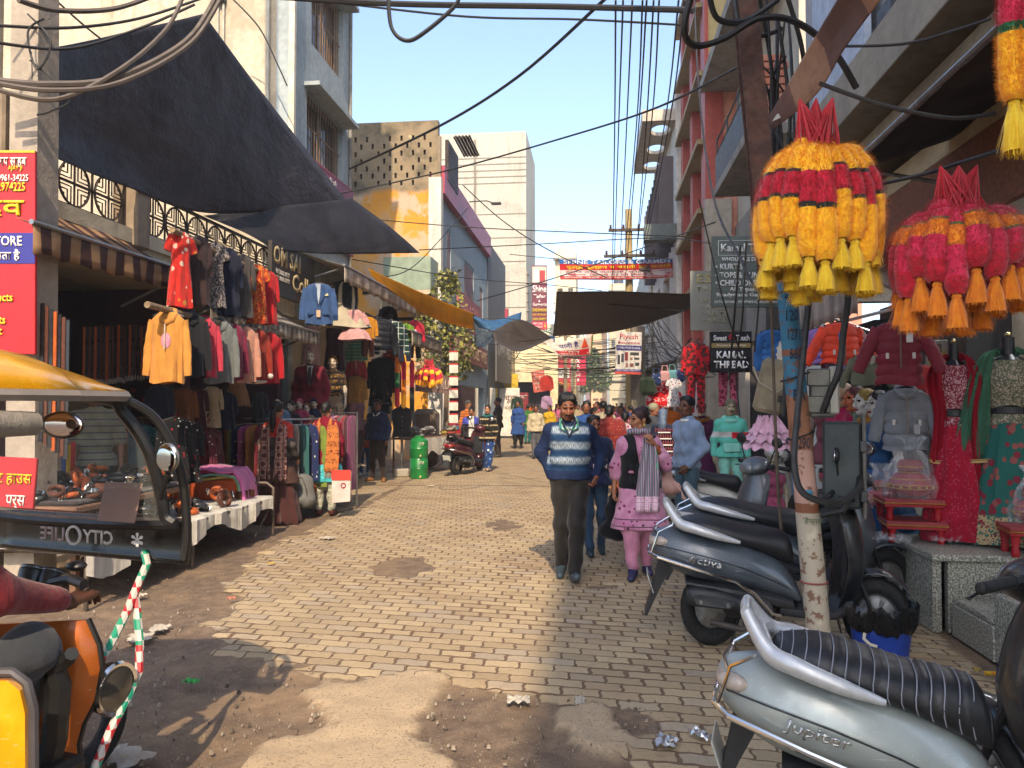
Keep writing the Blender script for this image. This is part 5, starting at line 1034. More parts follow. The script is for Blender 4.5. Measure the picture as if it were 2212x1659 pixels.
hang('child_tracksuit','lime and white child hoodie set with navy trousers','crop',cloth('#6f9a2a'),875,700,782,-3.95,R(24),group=g4,extra=bandw('#c9ccc4'),pants=cloth('#1a2036'),L=.6)
hang('child_tracksuit','red child hoodie set with dark grey trousers at the far end of the awning','crop',cloth('#b81f3a'),896,695,775,-3.9,R(24),group=g4,hood=True,pants=cloth('#3a3532'),L=.6,extra=badge('#d8d8d8',.035,(0,-.11,-.36)))
g5='knitwear stacked on hangers at the second shop'
hang('sweater','mint and cream striped sweater under the pink frock','shirt',cloth('#3f8a74','pin','#b8a878',.35),771,735,785,-4.6,R(15),group=g5)
hang('cardigan','coral v neck cardigan above the mustard one','shirt',cloth('#b5484e'),770,778,830,-4.6,R(12),group=g5,extra=lapels('#a03c44','#c98a86',True))
hang('cardigan','mustard brown cardigan below the coral one','shirt',cloth('#a0743a'),768,814,872,-4.55,R(12),group=g5)
hang('coat','dark slate suit coat above the black coat','shirt',cloth('#20262c'),824,775,850,-4.6,R(14),group=g5)
hang('coat','long black coat hanging behind the plain mannequin head','kurta',cloth('#17171a'),823,812,895,-4.55,R(14),group=g5)
hang('kurta_set','red and orange kurta hanging behind the garland strings','kurta',cloth('#8f2418','flor','#c9882a',.8,'#5a1020'),850,757,850,-4.9,R(10),group=g5)
# ---------------- mannequins ----------------
MSK='#b8ab98'
def mann(label,P,rz,h,top,bot=None,sk=MSK,fem=True,hair='#3a3028',hst='bun',legs=True,j=None,hy=0,extra=None,group=None,lip='#8a2a30',name='mannequin',armskin=True,res=.012,shoe=None):
    return person(label,P,rz,h,sk,fem,j,hy,0,res,top,bot,hair,hst,shoe,cat='mannequin',name=name,legs=legs,extra=extra,lipc=plain(lip,.4),group=group)
def mp(u,vtop,X,h): p=AX(u,vtop,X); return (p.x,p.y,p.z-h)
def suit_x(T,j,Rm):
    for q in(-1,1):
        b=MB(); b.add([(q*.03,-.06,1.45),(q*.085,-.055,1.42),(q*.10,-.15,1.27),(q*.012,-.16,1.08)],[(0,1,2,3)]); o=b.build('lapel',cloth('#5a0f20'),T,False); md=o.modifiers.new('t','SOLIDIFY'); md.thickness=.01
    b=MB(); b.add([(-.055,-.08,1.45),(.055,-.08,1.45),(0,-.155,1.12)],[(0,1,2)]); o=b.build('shirt_front',plain('#c0b8b0',.8),T,False)
    b=MB(); b.add([(-.02,-.115,1.42),(.02,-.115,1.42),(.03,-.168,1.2),(0,-.172,1.16),(-.03,-.168,1.2)],[(0,1,2,3,4)]); o=b.build('tie',plain('#1c1216',.6),T,False); md=o.modifiers.new('t','SOLIDIFY'); md.thickness=.008
P=mp(672,757,-4.75,1.75); mann('male mannequin in a maroon suit and dark tie behind the clothes racks',P,R(12),1.75,(cloth('#7a1428',rough=.8),2,.82,.03,.02),(cloth('#6a1024'),'trousers'),fem=False,hair='#8a8274',hst='short',extra=suit_x)
P=mp(719,769,-4.6,1.68); mann('gold haired mannequin in a black bodice and spotted beige net skirt',P,R(16),1.68,(cloth('#1c1014','folk','#9a7430',1.3),.5,.98,.012,.0),(cloth('#8f7c64','dots','#2a2420',.9),'skirt'),hair='#8a5a20')
P=mp(771,838,-4.9,1.62); mann('grey haired mannequin turned aside in a lilac pink pleated top',P,R(75),1.62,(cloth('#9a7686'),.8,.8,.025,.04),(cloth('#5a4a50'),'trousers'),hair='#4a443e')
P=mp(821,826,-4.95,1.75); mann('pale male mannequin with sculpted hair in a black tee',P,R(10),1.75,(cloth('#1a1418'),.6,.84,.012,.0),(cloth('#1c1c20'),'trousers'),fem=False,hair='#9a9078',hst='short')
for u,v,c,hc,lb in((627,866,'#3a2c38','#3a3430','child mannequin head in a dark top left of the pink hood'),(646,862,'#a83a5a','#b0405a','child mannequin in a pink and green hood behind the round rack'),(661,872,'#8a7c66','#6a4a28','child mannequin with sculpted brown hair behind the round rack'),(678,862,'#1a2440','#1a2440','child mannequin in a navy hood behind the round rack'),(703,868,'#8a8098','#4a4038','child mannequin with short sculpted hair in a lavender top'),(602,858,'#6a8aa8','#1c1614','small child mannequin in a pale blue top deep in the shop')):
    P=mp(u,v,-4.6,1.2); mann(lb,P,R(U_(-10,30)),1.2,(cloth(c),1.9,.8,.025,0),(cloth('#2c2c34'),'trousers'),hair=hc,hst='cap' if 'hood' in lb else 'short',group='child mannequins behind the round rack')
for u,vb,c,b_,sk,lb in((748,1032,'#1c2636','#1c2a40','#a8906c','child mannequin in a navy jacket over white'),(766,1030,'#9a6a14','#8f5f14','#b0a078','child mannequin in an all mustard set'),(788,1027,'#b03428','#2f4f7a','#b0a888','child mannequin in a red printed top and blue jeans')):
    p=G(u,vb); mann(lb+' at the shop edge',(p.x,p.y,0),R(30),1.22,(cloth(c,'folk','#c07060',1.2) if 'red' in lb else cloth(c),1.9,.86,.02,.0),(cloth(b_),'jeans'),sk=sk,hair='#6a5030' if 'navy' in lb else '#9a7a30',hst='short',group='child mannequins at the shop edge',shoe='#b0a890')
# waistcoat dummy on a stand
p=G(868,1030); t=thing('dress_form','dark grey waistcoat on a headless dress form standing by the green water barrel','mannequin',(p.x,p.y,0),R(10)); 
loftbody([(1.52,.07,.05),(1.47,.17,.08),(1.42,.225,.1),(1.25,.22,.13),(1.05,.19,.12),(.86,.22,.13)],.003,5).build('waistcoat',cloth('#2a2a2c'),t)
b=MB(); b.lathe([(.03,.13),(.03,1.0)],10); b.build('pole',STEEL,t)
b=MB(); b.box((0,0,.09),(.34,.3,.18),.03); b.build('concrete_foot',CONC,t)
b=MB(); b.lathe([(.0,1.5),(.05,1.5),(.05,1.56),(.0,1.58)],10); b.build('neck_cap',plain('#3a3838',.5),t)
for z in(1.3,1.2,1.1,1.0): b=MB(); b.ell((.01,-.135,z),(.01,.006,.01),8,5); b.build('button',CHROME,t)
# ---------------- racks of clothes ----------------
def slim(m,T,c,yaw,w_=.5,Ln=.75):
    b=MB(Matrix.Translation(c)@Matrix.Rotation(yaw,4,'Z')); P=[]
    for z,hw,d in((-.02,.05,.015),(-.05,.4*w_,.02),(-.12,.5*w_,.028),(-.4,.49*w_,.03),(-Ln,.52*w_,.034)): P.append([V((hw*cos(2*pi*j/16),(d+.006*sin(j*2.1+z*9))*sin(2*pi*j/16),z)) for j in range(16)])
    b.grid(P,cv=True); return b
def rack(name,label,p,q,z,cols,n,grp,Ln=.7,wd=.42):
    t=thing(name,label,'clothes rack'); p,q=V((*p,z)),V((*q,z)); b=MB(); b.tube([p-V((0,0,z)),p,q,q-V((0,0,z))],.018,8); b.build('frame',plain('#8a5a34',.5,.4),t)
    d=(q-p); yaw=math.atan2(d.y,d.x)+pi/2
    for i in range(n):
        c=p.lerp(q,(i+.6)/(n+.2)); cm=cols[i%len(cols)]; g=thing('rack_garment',cm[1],'garment',c,yaw+U_(-.15,.15),grp)
        slim(cm[0],g,(0,0,-.06),0,wd,Ln*U_(.85,1.1)).build('body',cm[0],g); b=MB(); b.tube([(0,0,-.08),(0,0,0),(.0,.02,.02)],.004,4); b.build('hanger_hook',STEEL,g)
rack('clothes_rack','copper tubed rack of blue, black and star print tops behind the belts',(-5.15,7.9),(-4.95,9.1),1.42,[(cloth('#6f9fb8'),'pale blue top on the copper rack'),(cloth('#5a9a98','dots','#a8d0d0',1.4),'teal patterned top on the copper rack'),(cloth('#17171c'),'black top on the copper rack beside the pale blue one'),(cloth('#6f98b8','flor','#c9d0d8',.7,'#3a5a8a'),'sky blue printed top on the copper rack'),(cloth('#a06a78'),'dusty pink top on the copper rack'),(cloth('#7a1c2a','dots','#c0a0a8',1.6),'dark red spotted top on the copper rack'),(cloth('#2a2c34'),'charcoal top on the copper rack'),(cloth('#7fa4b4'),'powder blue top near the end of the copper rack')],8,'tops on the copper rack')
for i,(u,v) in enumerate(((378,905),(402,912))): hang('star_dress','black dress printed with white and red stars, '+('nearer the pillar' if i==0 else 'at the end of the copper rack'),'kurta',cloth('#121216','star','#ffffff',1.1,'#a02028'),u,v,1042+i*4,-4.4,R(40),sl='long')
# round rack
cx,cy=-4.55,10.75; t=thing('round_rack','chrome round clothes rack crowded with colourful tops behind the two women','clothes rack',(cx,cy,0)); b=MB(); 
for z,r in((1.36,.62),(1.28,.6)): b.tube([(r*cos(i*pi/16),r*sin(i*pi/16),z) for i in range(32)],.013,6,close=True)
b.tube([(0,0,0),(0,0,1.36)],.022,8)
for a in range(3): b.tube([(0,0,1.36),(.62*cos(a*2.1),.62*sin(a*2.1),1.36)],.011,6); b.tube([(0,0,.1),(.5*cos(a*2.1),.5*sin(a*2.1),.02)],.015,6)
b.build('frame',STEEL,t)
RC=[('#b8608f',None),('#5a6066',None),('#c96a2a',None),('#b8a85a',None),('#1c2a5c','star'),('#c05a8f','star'),('#c9803a',None),('#8f2030',None),('#b04a6a','dots'),('#7a8a3a',None),('#c0b0a0',None),('#a01c30',None),('#5a2a6a',None),('#3a3a44',None),('#c2a0a8',None),('#2f6a6a',None)]
NM={'#b8608f':'pink','#5a6066':'slate grey','#c96a2a':'orange','#b8a85a':'pale olive yellow','#1c2a5c':'navy star print','#c05a8f':'pink star print','#c9803a':'light orange','#8f2030':'dark red','#b04a6a':'rose spotted','#7a8a3a':'green','#c0b0a0':'cream','#a01c30':'crimson','#5a2a6a':'purple','#3a3a44':'charcoal','#c2a0a8':'pale rose','#2f6a6a':'deep teal'}
for i in range(30):
    a=-2.9+i*.178; c,pt=RC[(i*5+3)%16 if i>9 else i]; m=cloth(c,pt,'#c9c9c0',1.2,'#c0a040'); g=thing('rack_garment','%s top hanging on the round rack'%NM[c],'garment',(cx+.61*cos(a),cy+.61*sin(a),1.36),a,'tops on the round rack')
    slim(m,g,(0,0,-.05),0,.44,U_(.75,.95)).build('body',m,g)
# straight rack to the right of the orange shawl
for i in range(9):
    c=['#c0b8ac','#8f1f3a','#7a2a5a','#b08a9a','#8a1c34','#6a6a60','#a83040','#5a2030','#8f3a6a'][i]; g=thing('rack_garment',['cream','crimson','plum','mauve','wine red','grey green','bright red','dark wine','magenta'][i]+' long top at the end of the rack beside the orange shawl','garment',(-4.02+i*.036,11.15+i*.03,1.42),R(74+i*2),'long tops beside the orange shawl'); m=cloth(c); slim(m,g,(0,0,0),0,.5,1.15).build('body',m,g)
t=thing('clothes_rail','steel rail holding long tops beside the orange shawl woman','rail'); b=MB(); b.tube([(-4.1,11.1,0),(-4.1,11.1,1.44),(-3.68,11.45,1.44),(-3.68,11.45,0)],.016,8); b.build('frame',STEEL,t)
# ---------------- tarpaulins and awnings ----------------
def patch(name,label,rows,mat,cat='tarpaulin',n=12,wr=.03,seed=0,th=.004,parts=None):
    R_=[[AD(*p) for p in r] for r in rows]; a,b_=len(R_),len(R_[0])
    def cr(L,t):
        k=len(L); i=min(int(t),k-2); f=t-i; p1,p2=L[i],L[i+1]; p0=L[i-1] if i>0 else p1*2-p2; p3=L[i+2] if i+2<k else p2*2-p1
        return .5*((2*p1)+(p2-p0)*f+(2*p0-5*p1+4*p2-p3)*f*f+(3*p1-p0-3*p2+p3)*f**3)
    nu,nv=n*(a-1)+1,n*(b_-1)+1; P=[]
    for i in range(nu):
        t=i*(a-1)/(nu-1); row=[]
        for j in range(nv):
            s_=j*(b_-1)/(nv-1); p=cr([cr(r,s_) for r in R_],t); x,y=np.array(p.x*3.+p.z*2.),np.array(p.y*1.2-p.z*3.)
            e=min(i,nu-1-i,j,nv-1-j)/4; e=min(e,1); d=(float(fbm(x,y,4,seed))-.5)*2*wr*(.3+.7*e)+.4*wr*sin(s_*19+t*5+seed)*(1-t/(a-1)*.5)*e+.8*wr*(abs(float(vn2(np.array(s_*7+t*2.1),np.array(t*3.3-s_*2),seed+5))-.5)*2-.5)*e
            row.append(p+(p-C0).normalized()*d+V((0,0,-d*.6)))
        P.append(row)
    b=MB(); b.grid(P); T=thing(name,label,cat); o=b.build('sheet',mat,T,ang=80); md=o.modifiers.new('thick','SOLIDIFY'); md.thickness=th
    h=MB(); 
    for e in(P[0],[r[-1] for r in P],P[-1]): h.tube(e[::2],.012,5)
    return T
TARP=Gr('tarpaulin',.6,0.,.4); v=TARP.wp(); n=TARP.noise(v,1.3,5.); TARP.col(TARP.mix(n.ss(.35,.7),'#2c2a2f','#413e44')); TARP.bump(TARP.noise(TARP.sc(v,(5,2,3)),2.,6.)+TARP.noise(v,30.,3.)*.2,.8,.05); TARP=TARP.mat
TARP2=Gr('tarpaulin',.65,0.,.3); v=TARP2.wp(); TARP2.col(TARP2.mix(TARP2.noise(v,1.3,5.).ss(.35,.7),'#1a191c','#29272c')); TARP2.bump(TARP2.noise(v,5.,6.),.7,.05); TARP2=TARP2.mat
BROWNT=Gr('tarpaulin',.55,0.,.4); v=BROWNT.wp(); BROWNT.col(BROWNT.mix(BROWNT.noise(v,2.,5.),'#2a2522','#453d36')); BROWNT.bump(BROWNT.noise(v,9.,5.),.4,.03); BROWNT=BROWNT.mat
patch('tarpaulin','huge dark tarpaulin slung from the left pole across the front of the shops',[[(68,112,6.2),(190,88,7.0),(320,58,7.8),(440,30,8.6)],[(70,190,6.2),(230,190,7.4),(400,180,8.7),(545,172,10.1)],[(72,260,6.3),(235,312,7.8),(440,352,9.4),(650,308,11.8)],[(75,322,6.4),(270,402,8.1),(470,462,10.0),(752,438,13.6)]],TARP,n=12,wr=.035,seed=3)
patch('tarpaulin','second dark tarpaulin sagging to a point beyond the big one',[[(440,466,10.0),(600,446,11.4),(760,428,13.6)],[(530,503,10.2),(680,505,12),(840,488,14.5)],[(590,537,10.6),(720,549,12.4),(907,546,15.4)]],TARP2,n=10,wr=.03,seed=8)
patch('tarpaulin','yellow tarpaulin strip stretched along the edge of the left awnings',[[(795,580,12.4),(930,640,16),(1028,680,20)],[(806,598,12.5),(930,668,16.1),(1026,700,20)],[(815,606,12.6),(930,685,16.3),(1023,712,20.2)]],sheer('#e8b008',.75),n=10,wr=.03,seed=5)
BLUET=sheer('#3f6a94',.35)
patch('tarpaulin','faded blue tarpaulin knotted to the end of the yellow strip',[[(1000,670,19.6),(1060,692,20.3),(1127,674,21)],[(1022,690,19.8),(1068,704,20),(1124,700,20.7)],[(1026,706,20),(1076,716,19.8),(1121,717,20.4)]],BLUET,n=9,wr=.05,seed=6)
patch('tarpaulin','dark folded flap hanging below the blue tarpaulin',[[(1022,694,19.8),(1044,714,19.7),(1080,716,19.6)],[(1028,725,19.7),(1046,734,19.6),(1068,728,19.5)],[(1030,752,19.6),(1046,748,19.5),(1062,736,19.4)]],cloth('#2a3a48',rough=.6),n=7,wr=.04,seed=7)
patch('tarpaulin','black tarpaulin belly sagging over the middle of the street left of centre',[[(1062,716,19.5),(1125,690,20.5),(1192,729,21.5)],[(1070,735,19.2),(1125,742,20),(1192,730,21.5)],[(1085,746,19),(1125,759,19.5),(1190,731,21.5)]],BROWNT,n=9,wr=.03,seed=9)
patch('tarpaulin','wide black tarpaulin stretched above the crowd in the middle of the street',[[(1202,630,14),(1350,630,14.2),(1475,634,14),(1535,628,13.4)],[(1199,680,15.6),(1340,676,15.8),(1470,660,15),(1530,640,13.8)],[(1194,727,17.6),(1330,716,17.4),(1462,678,16),(1525,648,14.2)]],BROWNT,n=9,wr=.04,seed=11)
def awning(label,X0,X1,Y0,Y1,z0,z1,drop,c1,c2,per,nsc=0,va=True,gap=0):
    "fabric awning from the wall (X0,z0) to its front bar (X1,z1) with a hanging valance"
    g=Gr('awning cloth',.9,0.,.2); v=g.oc(); x,y,z=g.xyz(v); n=g.noise(v,2.5,5.); a=g.mix((y/per).fr().lt(.5),c1,c2); a=g.mix(n.ss(.45,.75)*.6,a,'#4a4034'); g.col(a); g.bump(n,.4,.02)
    T=thing('awning',label,'awning'); m=max(6,int((Y1-Y0)*6)); b=MB()
    P=[[V((X0+(X1-X0)*t,Y0+(Y1-Y0)*i/m,z0+(z1-z0)*t-.05*sin(pi*t)+.012*sin(i*1.3))) for t in(0,.25,.5,.75,1)] for i in range(m+1)]; b.grid(P); o=b.build('canopy',g.mat,T); o.modifiers.new('thick','SOLIDIFY').thickness=.005
    if va:
        m*=2; b=MB(); P=[[V((X1+.02*sin(i*.9)*t+.012*t*sin(i*2.7),Y0+(Y1-Y0)*i/m,z1-drop*t*(1-.10*abs(sin(i*.5*pi*.5))*(t>.8)))) for t in(0,.33,.66,1)] for i in range(m+1)]; b.grid(P); o=b.build('valance',g.mat,T); o.modifiers.new('thick','SOLIDIFY').thickness=.005
    b=MB(); b.tube([(X1,Y0-.02,z1+.01),(X1,Y1+.02,z1+.01)],.022,8); b.build('front_bar',STEEL,T)
    for y in(Y0+.1,Y1-.1): b=MB(); b.tube([(X1,y,z1),(X0,y,z1-.35)],.015,6); b.build('arm',STEEL,T)
    return T
awning('near awning with brown and beige striped valance over the belt shop',-5.1,-4.35,5.45,7.8,3.36,2.98,.24,'#8a6c4e','#3f2a28',.24)
awning('second striped awning sloping behind the hanging hoodies',-5.1,-4.25,8.0,11.3,3.18,2.66,.2,'#a09484','#6a625a',.16)
awning('long pale awning above the children clothes, seen from underneath',-5.2,-4.0,11.75,16.6,4.25,3.78,.27,'#a89f92','#8d8478',.42)
awning('lower pale striped awning at the end of the children clothes',-5.0,-3.75,15.2,18.2,3.55,3.06,.3,'#a39684','#7d7466',.14)
# pole at the left edge with its signboard
PB=AD(48,880,6.25); t=thing('concrete_pole','leaning square concrete pole at the left edge carrying the red signboard','pole',(PB.x+.1,PB.y,0)); b=MB(); q=V((-.16,.05,7.6))
for z0,s0,z1,s1 in((0,.13,7.6,.1),): b.add([V((x*s,y*s,z))+q*(z/7.6) for z,s in((z0,s0),(z1,s1)) for x,y in((-1,-1),(1,-1),(1,1),(-1,1))],[(0,1,5,4),(1,2,6,5),(2,3,7,6),(3,0,4,7),(3,2,1,0),(4,5,6,7)])
b.build('shaft',plaster('#9a8f80','#5f564a',.5,.4,None,.5),t,False)
tp,bt=AD(76,325,5.95),AD(22,762,5.95); zv=(tp-bt); hh=zv.length
YL='#e8c818'
sign('sign_board','tall red and blue signboard with yellow Hindi lettering hanging on the left pole',tp-RT*.8,RT,.8,hh,plain('#b81420',.45,0.,.1),[(None,0,.0,1,.012,'#d8b020'),(None,0,.405,1,.15,'#2a2a8a'),('छाप साहब',.62,.035,.30,.05,'#e8e4dc'),('AJAY JI',.74,.075,.14,.03,YL),('0171- 99961-34225',.45,.118,.49,.035,'#e8e4dc'),('0171-2974225',.45,.157,.46,.045,YL),('गुरुदेव',.15,.215,.75,.135,YL),('STORE',.56,.42,.32,.05,'#eeeae4'),('िमलता है',.52,.485,.34,.06,'#eeeae4'),('Products',.46,.70,.33,.042,YL),('Products',.42,.81,.30,.042,YL),('Kit',.56,.865,.13,.04,YL)],.03,zv,bold=.02)
# om sai fascia and the maroon banner on the grey house
sign('sign_board','dark fascia with raised gold letters OM SAI and a phone number over the second shop',(-4.45,10.05,3.84),(0,1,0),1.6,.74,plain('#3a342c',.5),[('OM SAI',.03,.06,.6,.36,'#c0a878'),('M-72062 24517',.08,.5,.3,.09,'#d8d0c0'),('M-98960 59717',.08,.62,.3,.09,'#d8d0c0'),('Coll',.44,.46,.38,.36,'#c0a878'),('ection',.84,.62,.14,.16,'#c0a878')],.06,bold=.03)
sign('sign_board','maroon pink banner with yellow lettering across the grey house',(-5.12,12.5,6.02),(0,1,.02),3.1,1.4,plain('#8a2444',.5,0.,.1),[(None,0,0,1,.03,'#a01830'),('जय माता दी गुरमीत सिंह जी',.04,.07,.62,.13,'#e0dcd4'),('72062-24517, 98960-59717',.45,.25,.52,.1,'#d8c050'),('Om Sai',.3,.42,.66,.46,'#c8c040')],.03,bold=.02)
# signs further down the left row
sign('sign_board','brown board lettered SHRI SAI INDUSTRIES over the far left shop',(-4.3,22.4,3.75),(0,1,-.01),7.5,.75,plain('#8a4a3a',.6),[('SHRI SAI INDUSTRIES',.05,.2,.9,.6,'#c8a888')],.08,bold=.02)
sign('sign_board','grey board with worn white lettering above the dark clad shop',(-4.1,31.2,4.4),(0,1,0),5.4,1.9,plain('#5c5a58',.6),[('GARMENT HOUSE',.05,.1,.9,.35,'#b8b4ac')],.08)
sign('sign_board','faded pink board above the shop with the brown lettering',(-4.25,23.2,5.1),(0,1,0),4.6,1.1,plain('#a85a5c',.6),[('SHRI SAI',.1,.2,.7,.5,'#b87068')],.06)
P=AD(900,808,17.8); sign('sign_board','dull brown board lettered SATGURU hanging under the red and yellow garland',P,(.75,.66,-.06),.95,.4,plain('#7a625a',.7),[('SATGURU',.08,.2,.85,.6,'#b09a90')],.04,bold=.03)
P=AD(1149,573,41); sign('sign_board','tall maroon signboard reading SHINE TAILOR & GARMENTS with a wedding couple picture',P,(1,.12,0),.82,3.45,plain('#6a1230',.5),[(None,.02,.02,.94,.25,'#b8b4a0'),(None,.1,.06,.36,.19,'#d8d4cc'),(None,.5,.08,.36,.18,'#a01c28'),('Shine',.04,.31,.92,.115,'#e8e4dc'),('Tailor',.1,.455,.8,.06,'#e8e4dc'),('&',.42,.54,.14,.035,'#e8e4dc'),('Garments',.05,.585,.92,.05,'#e8e4dc'),(None,0,.665,1,.075,'#3a2018'),('SHERWANI',.03,.672,.94,.058,'#d8a820'),('INDO WESTERN SUIT',.04,.755,.92,.035,'#d8a820'),('CASUAL GARMENTS',.04,.82,.92,.04,'#d8c020'),(None,0,.88,1,.12,'#b81c3a'),('FIRST CLASS',.1,.895,.6,.03,'#e8e4dc'),('NEXT BLOCK',.1,.945,.6,.03,'#e8e4dc'),('↓',.78,.89,.14,.09,'#d8c020')],.12,bold=.02)
P=AD(1281,752,60); sign('sign_board','red and magenta vertical sign reading SK RAKHI over the crowd',AD(1233,747,62),(1,.1,0),1.22,3.2,plain('#c01440',.5),[('SK',.25,.04,.5,.24,'#e8d020'),('R',.36,.34,.26,.1,'#e8e4dc'),('A',.36,.46,.26,.1,'#e8e4dc'),('K',.36,.58,.26,.1,'#e8e4dc'),('H',.36,.70,.26,.1,'#e8e4dc'),('I',.42,.82,.12,.1,'#e8e4dc')],.15,bold=.02)
sign('sign_board','thin red vertical sign with yellow letters left of the SK RAKHI sign',AD(1205,742,56),(1,.1,0),.95,3.6,plain('#a8242a',.5),[('D',.25,.03,.3,.07,'#e8c020'),('DA',.2,.12,.5,.05,'#e8e4dc'),(None,.1,.2,.8,.15,'#7a1820'),('S S',.1,.26,.7,.05,'#e8c8a0'),(None,.05,.5,.85,.2,'#d0ccc4'),('SALE',.1,.56,.7,.08,'#3a3438'),('Dress',.1,.78,.8,.1,'#e8c020')],.1)
sign('sign_board','white wall advert with blue band reading & SALE behind the hanging banner',AD(1158,700,70),(1,.05,0),2.1,2.0,plain('#cfc9b0',.7),[('पेंट',.3,.12,.4,.28,'#2a8a80'),(None,0,.55,1,.3,'#2a70b0'),('& SALE',.35,.62,.55,.16,'#e8e8e8')],.05)
sign('sign_board','pale wall advert reading CHAI TRADI on the far peach house',AD(1317,755,140),(1,.0,0),2.8,3.0,plain('#cfcabc',.7),[('CHAI',.1,.12,.8,.22,'#a04a5a'),('TRADI',.1,.42,.8,.2,'#4a5a7a')],.05)
sign('sign_board','yellow cosmetics sign with red Hindi lettering beside the bangle shop',AD(1070,808,37),(1,.15,0),1.1,2.2,plain('#c8a820',.6),[('कॉस्मेटिक',.08,.32,.84,.12,'#7a2a28'),('चूिड़यां',.08,.5,.7,.16,'#6a2068'),('कड़ा',.1,.74,.4,.14,'#8a2030')],.05)
sign('sign_board','white and cream sign reading bangles in Hindi standing below the yellow sign',AD(1079,838,35),(1,.1,0),.92,2.2,plain('#d8d4c8',.6),[('चूड़ा',.25,.16,.6,.16,'#7a4a28'),('मनिहारी',.25,.36,.65,.12,'#8a7a30')],.05)
sign('sign_board','maroon sign with white and yellow Hindi lettering behind the street crowd',AD(1101,848,39),(1,.1,0),.95,1.35,plain('#7a1420',.5),[('चूिड़यां',.05,.06,.88,.22,'#d8d0cc'),('चूड़ा',.2,.4,.55,.22,'#d8b820'),('कॉस्मेिट',.1,.72,.8,.2,'#d8d0cc')],.05)
sign('sign_board','salmon red placard with rows of Hindi lettering hanging askew over the stalls',AD(1147,803,36),(.97,.2,.14),.62,1.0,plain('#c0584a',.6),[('सूट सेल',.1,.05,.8,.15,'#e8d0c0'),('नया माल',.1,.27,.8,.15,'#e8d0c0'),('लेडीज',.1,.5,.7,.15,'#e8d0c0'),('शाल',.15,.74,.5,.15,'#e8d0c0')],.03)
sign('sign_board','small red and white board propped far down the right side of the street',AD(1402,868,70),(1,0,.12),1.2,.5,plain('#b8242a',.5),[('SALE',.15,.25,.7,.5,'#e8e4dc')],.05)
# banners across the street
def banner(label,tl,tr,bl,br,rows,mats,sag=.06,cat='banner'):
    T=thing('banner',label,cat); A=[AD(*p) for p in(tl,tr,bl,br)]; n=18
    def at(u,v): p=A[0].lerp(A[1],u).lerp(A[2].lerp(A[3],u),v); return p+V((0,.03*sin(u*9+v*3),-sag*sin(pi*u)))
    b=MB(); b.grid([[at(i/n,j/6) for j in range(7)] for i in range(n+1)]); b.build('sheet',mats,T).modifiers.new('t','SOLIDIFY').thickness=.004
    x=(A[1]-A[0]); w_=x.length; z=(A[0]-A[2]); h_=z.length; M=frame(A[0]-z+ (C0-A[0]).normalized()*.02,x,z)
    for i,(a,b0,b1,b2,b3,c) in enumerate(rows):
        if a is None:
            b=MB(); m=12; b.grid([[at(b0+b2*k/m,b1+b3*j/2)+(C0-A[0]).normalized()*(.008+.001*i) for j in range(3)] for k in range(m+1)]); b.build('band',plain(c,.5),T)
        else:
            me=glyphs(a,0.,.012); k=len(me.vertices); co=np.empty(k*3); me.vertices.foreach_get('co',co); co=co.reshape(-1,3); lo,hi=co.min(0),co.max(0); out=[]
            for p in co: u=b0+b2*(p[0]-lo[0])/(hi[0]-lo[0]); v=b1+b3*(1-(p[1]-lo[1])/(hi[1]-lo[1])); out+=list(at(u,v)+(C0-A[0]).normalized()*(.02+.001*i))
            me.vertices.foreach_set('co',out); me.materials.clear(); me.materials.append(plain(c,.5)); me.update(); link('lettering',me,T)
    for k,(p,q) in enumerate(((A[0],V((-1.6,.3,.25))),(A[1],V((1.8,-.4,.3))))): b=MB(); b.tube([p,p+q],.012,5); b.build('rope',WIRE,T)
    return T
banner('red, blue and white banner reading SHINE TAILORS & GARMENTS strung across the street',(1208,560,24),(1478,556,25.5),(1210,604,24),(1490,598,25.5),[(None,.0,.0,1,.22,'#2a6ab0'),(None,0,.22,1,.30,'#b81420'),('SHINE TAILORS & GARMENTS',.03,.02,.92,.19,'#e8e8ec'),('दूल्हे-दूल्हन व बराती हम सजाते हैं',.05,.25,.88,.24,'#e8c020'),('हमारे यहाँ शेरवानी, कोट पैंट, लहंगा',.04,.54,.86,.10,'#a04a5a'),('←',.05,.67,.14,.12,'#b81420'),('िकराये पर भी िमलते हैं',.22,.67,.5,.12,'#b04a50'),('←',.8,.67,.14,.12,'#b81420'),(None,0,.82,1,.15,'#b83a40'),('हमारे यहाँ पर सब कुछ उचित दाम',.03,.84,.9,.1,'#e0d0c8')],plain('#cfc4c4',.6),.05)
banner('white and red hanging banner with purple Hindi letters and a triangular emblem',(1180,742,22),(1282,722,23.5),(1205,768,22),(1278,768,23.5),[('पानी है',.2,.14,.45,.36,'#3a2a78'),(None,.05,.62,.86,.3,'#b81c24'),('CITY',.35,.66,.3,.22,'#d8ccc4'),(None,.955,.0,.02,1,'#b8701c'),(None,.98,.0,.02,1,'#2a7a40'),('▲',.7,.06,.2,.5,'#c8481c')],plain('#cdc6bc',.6),.03)
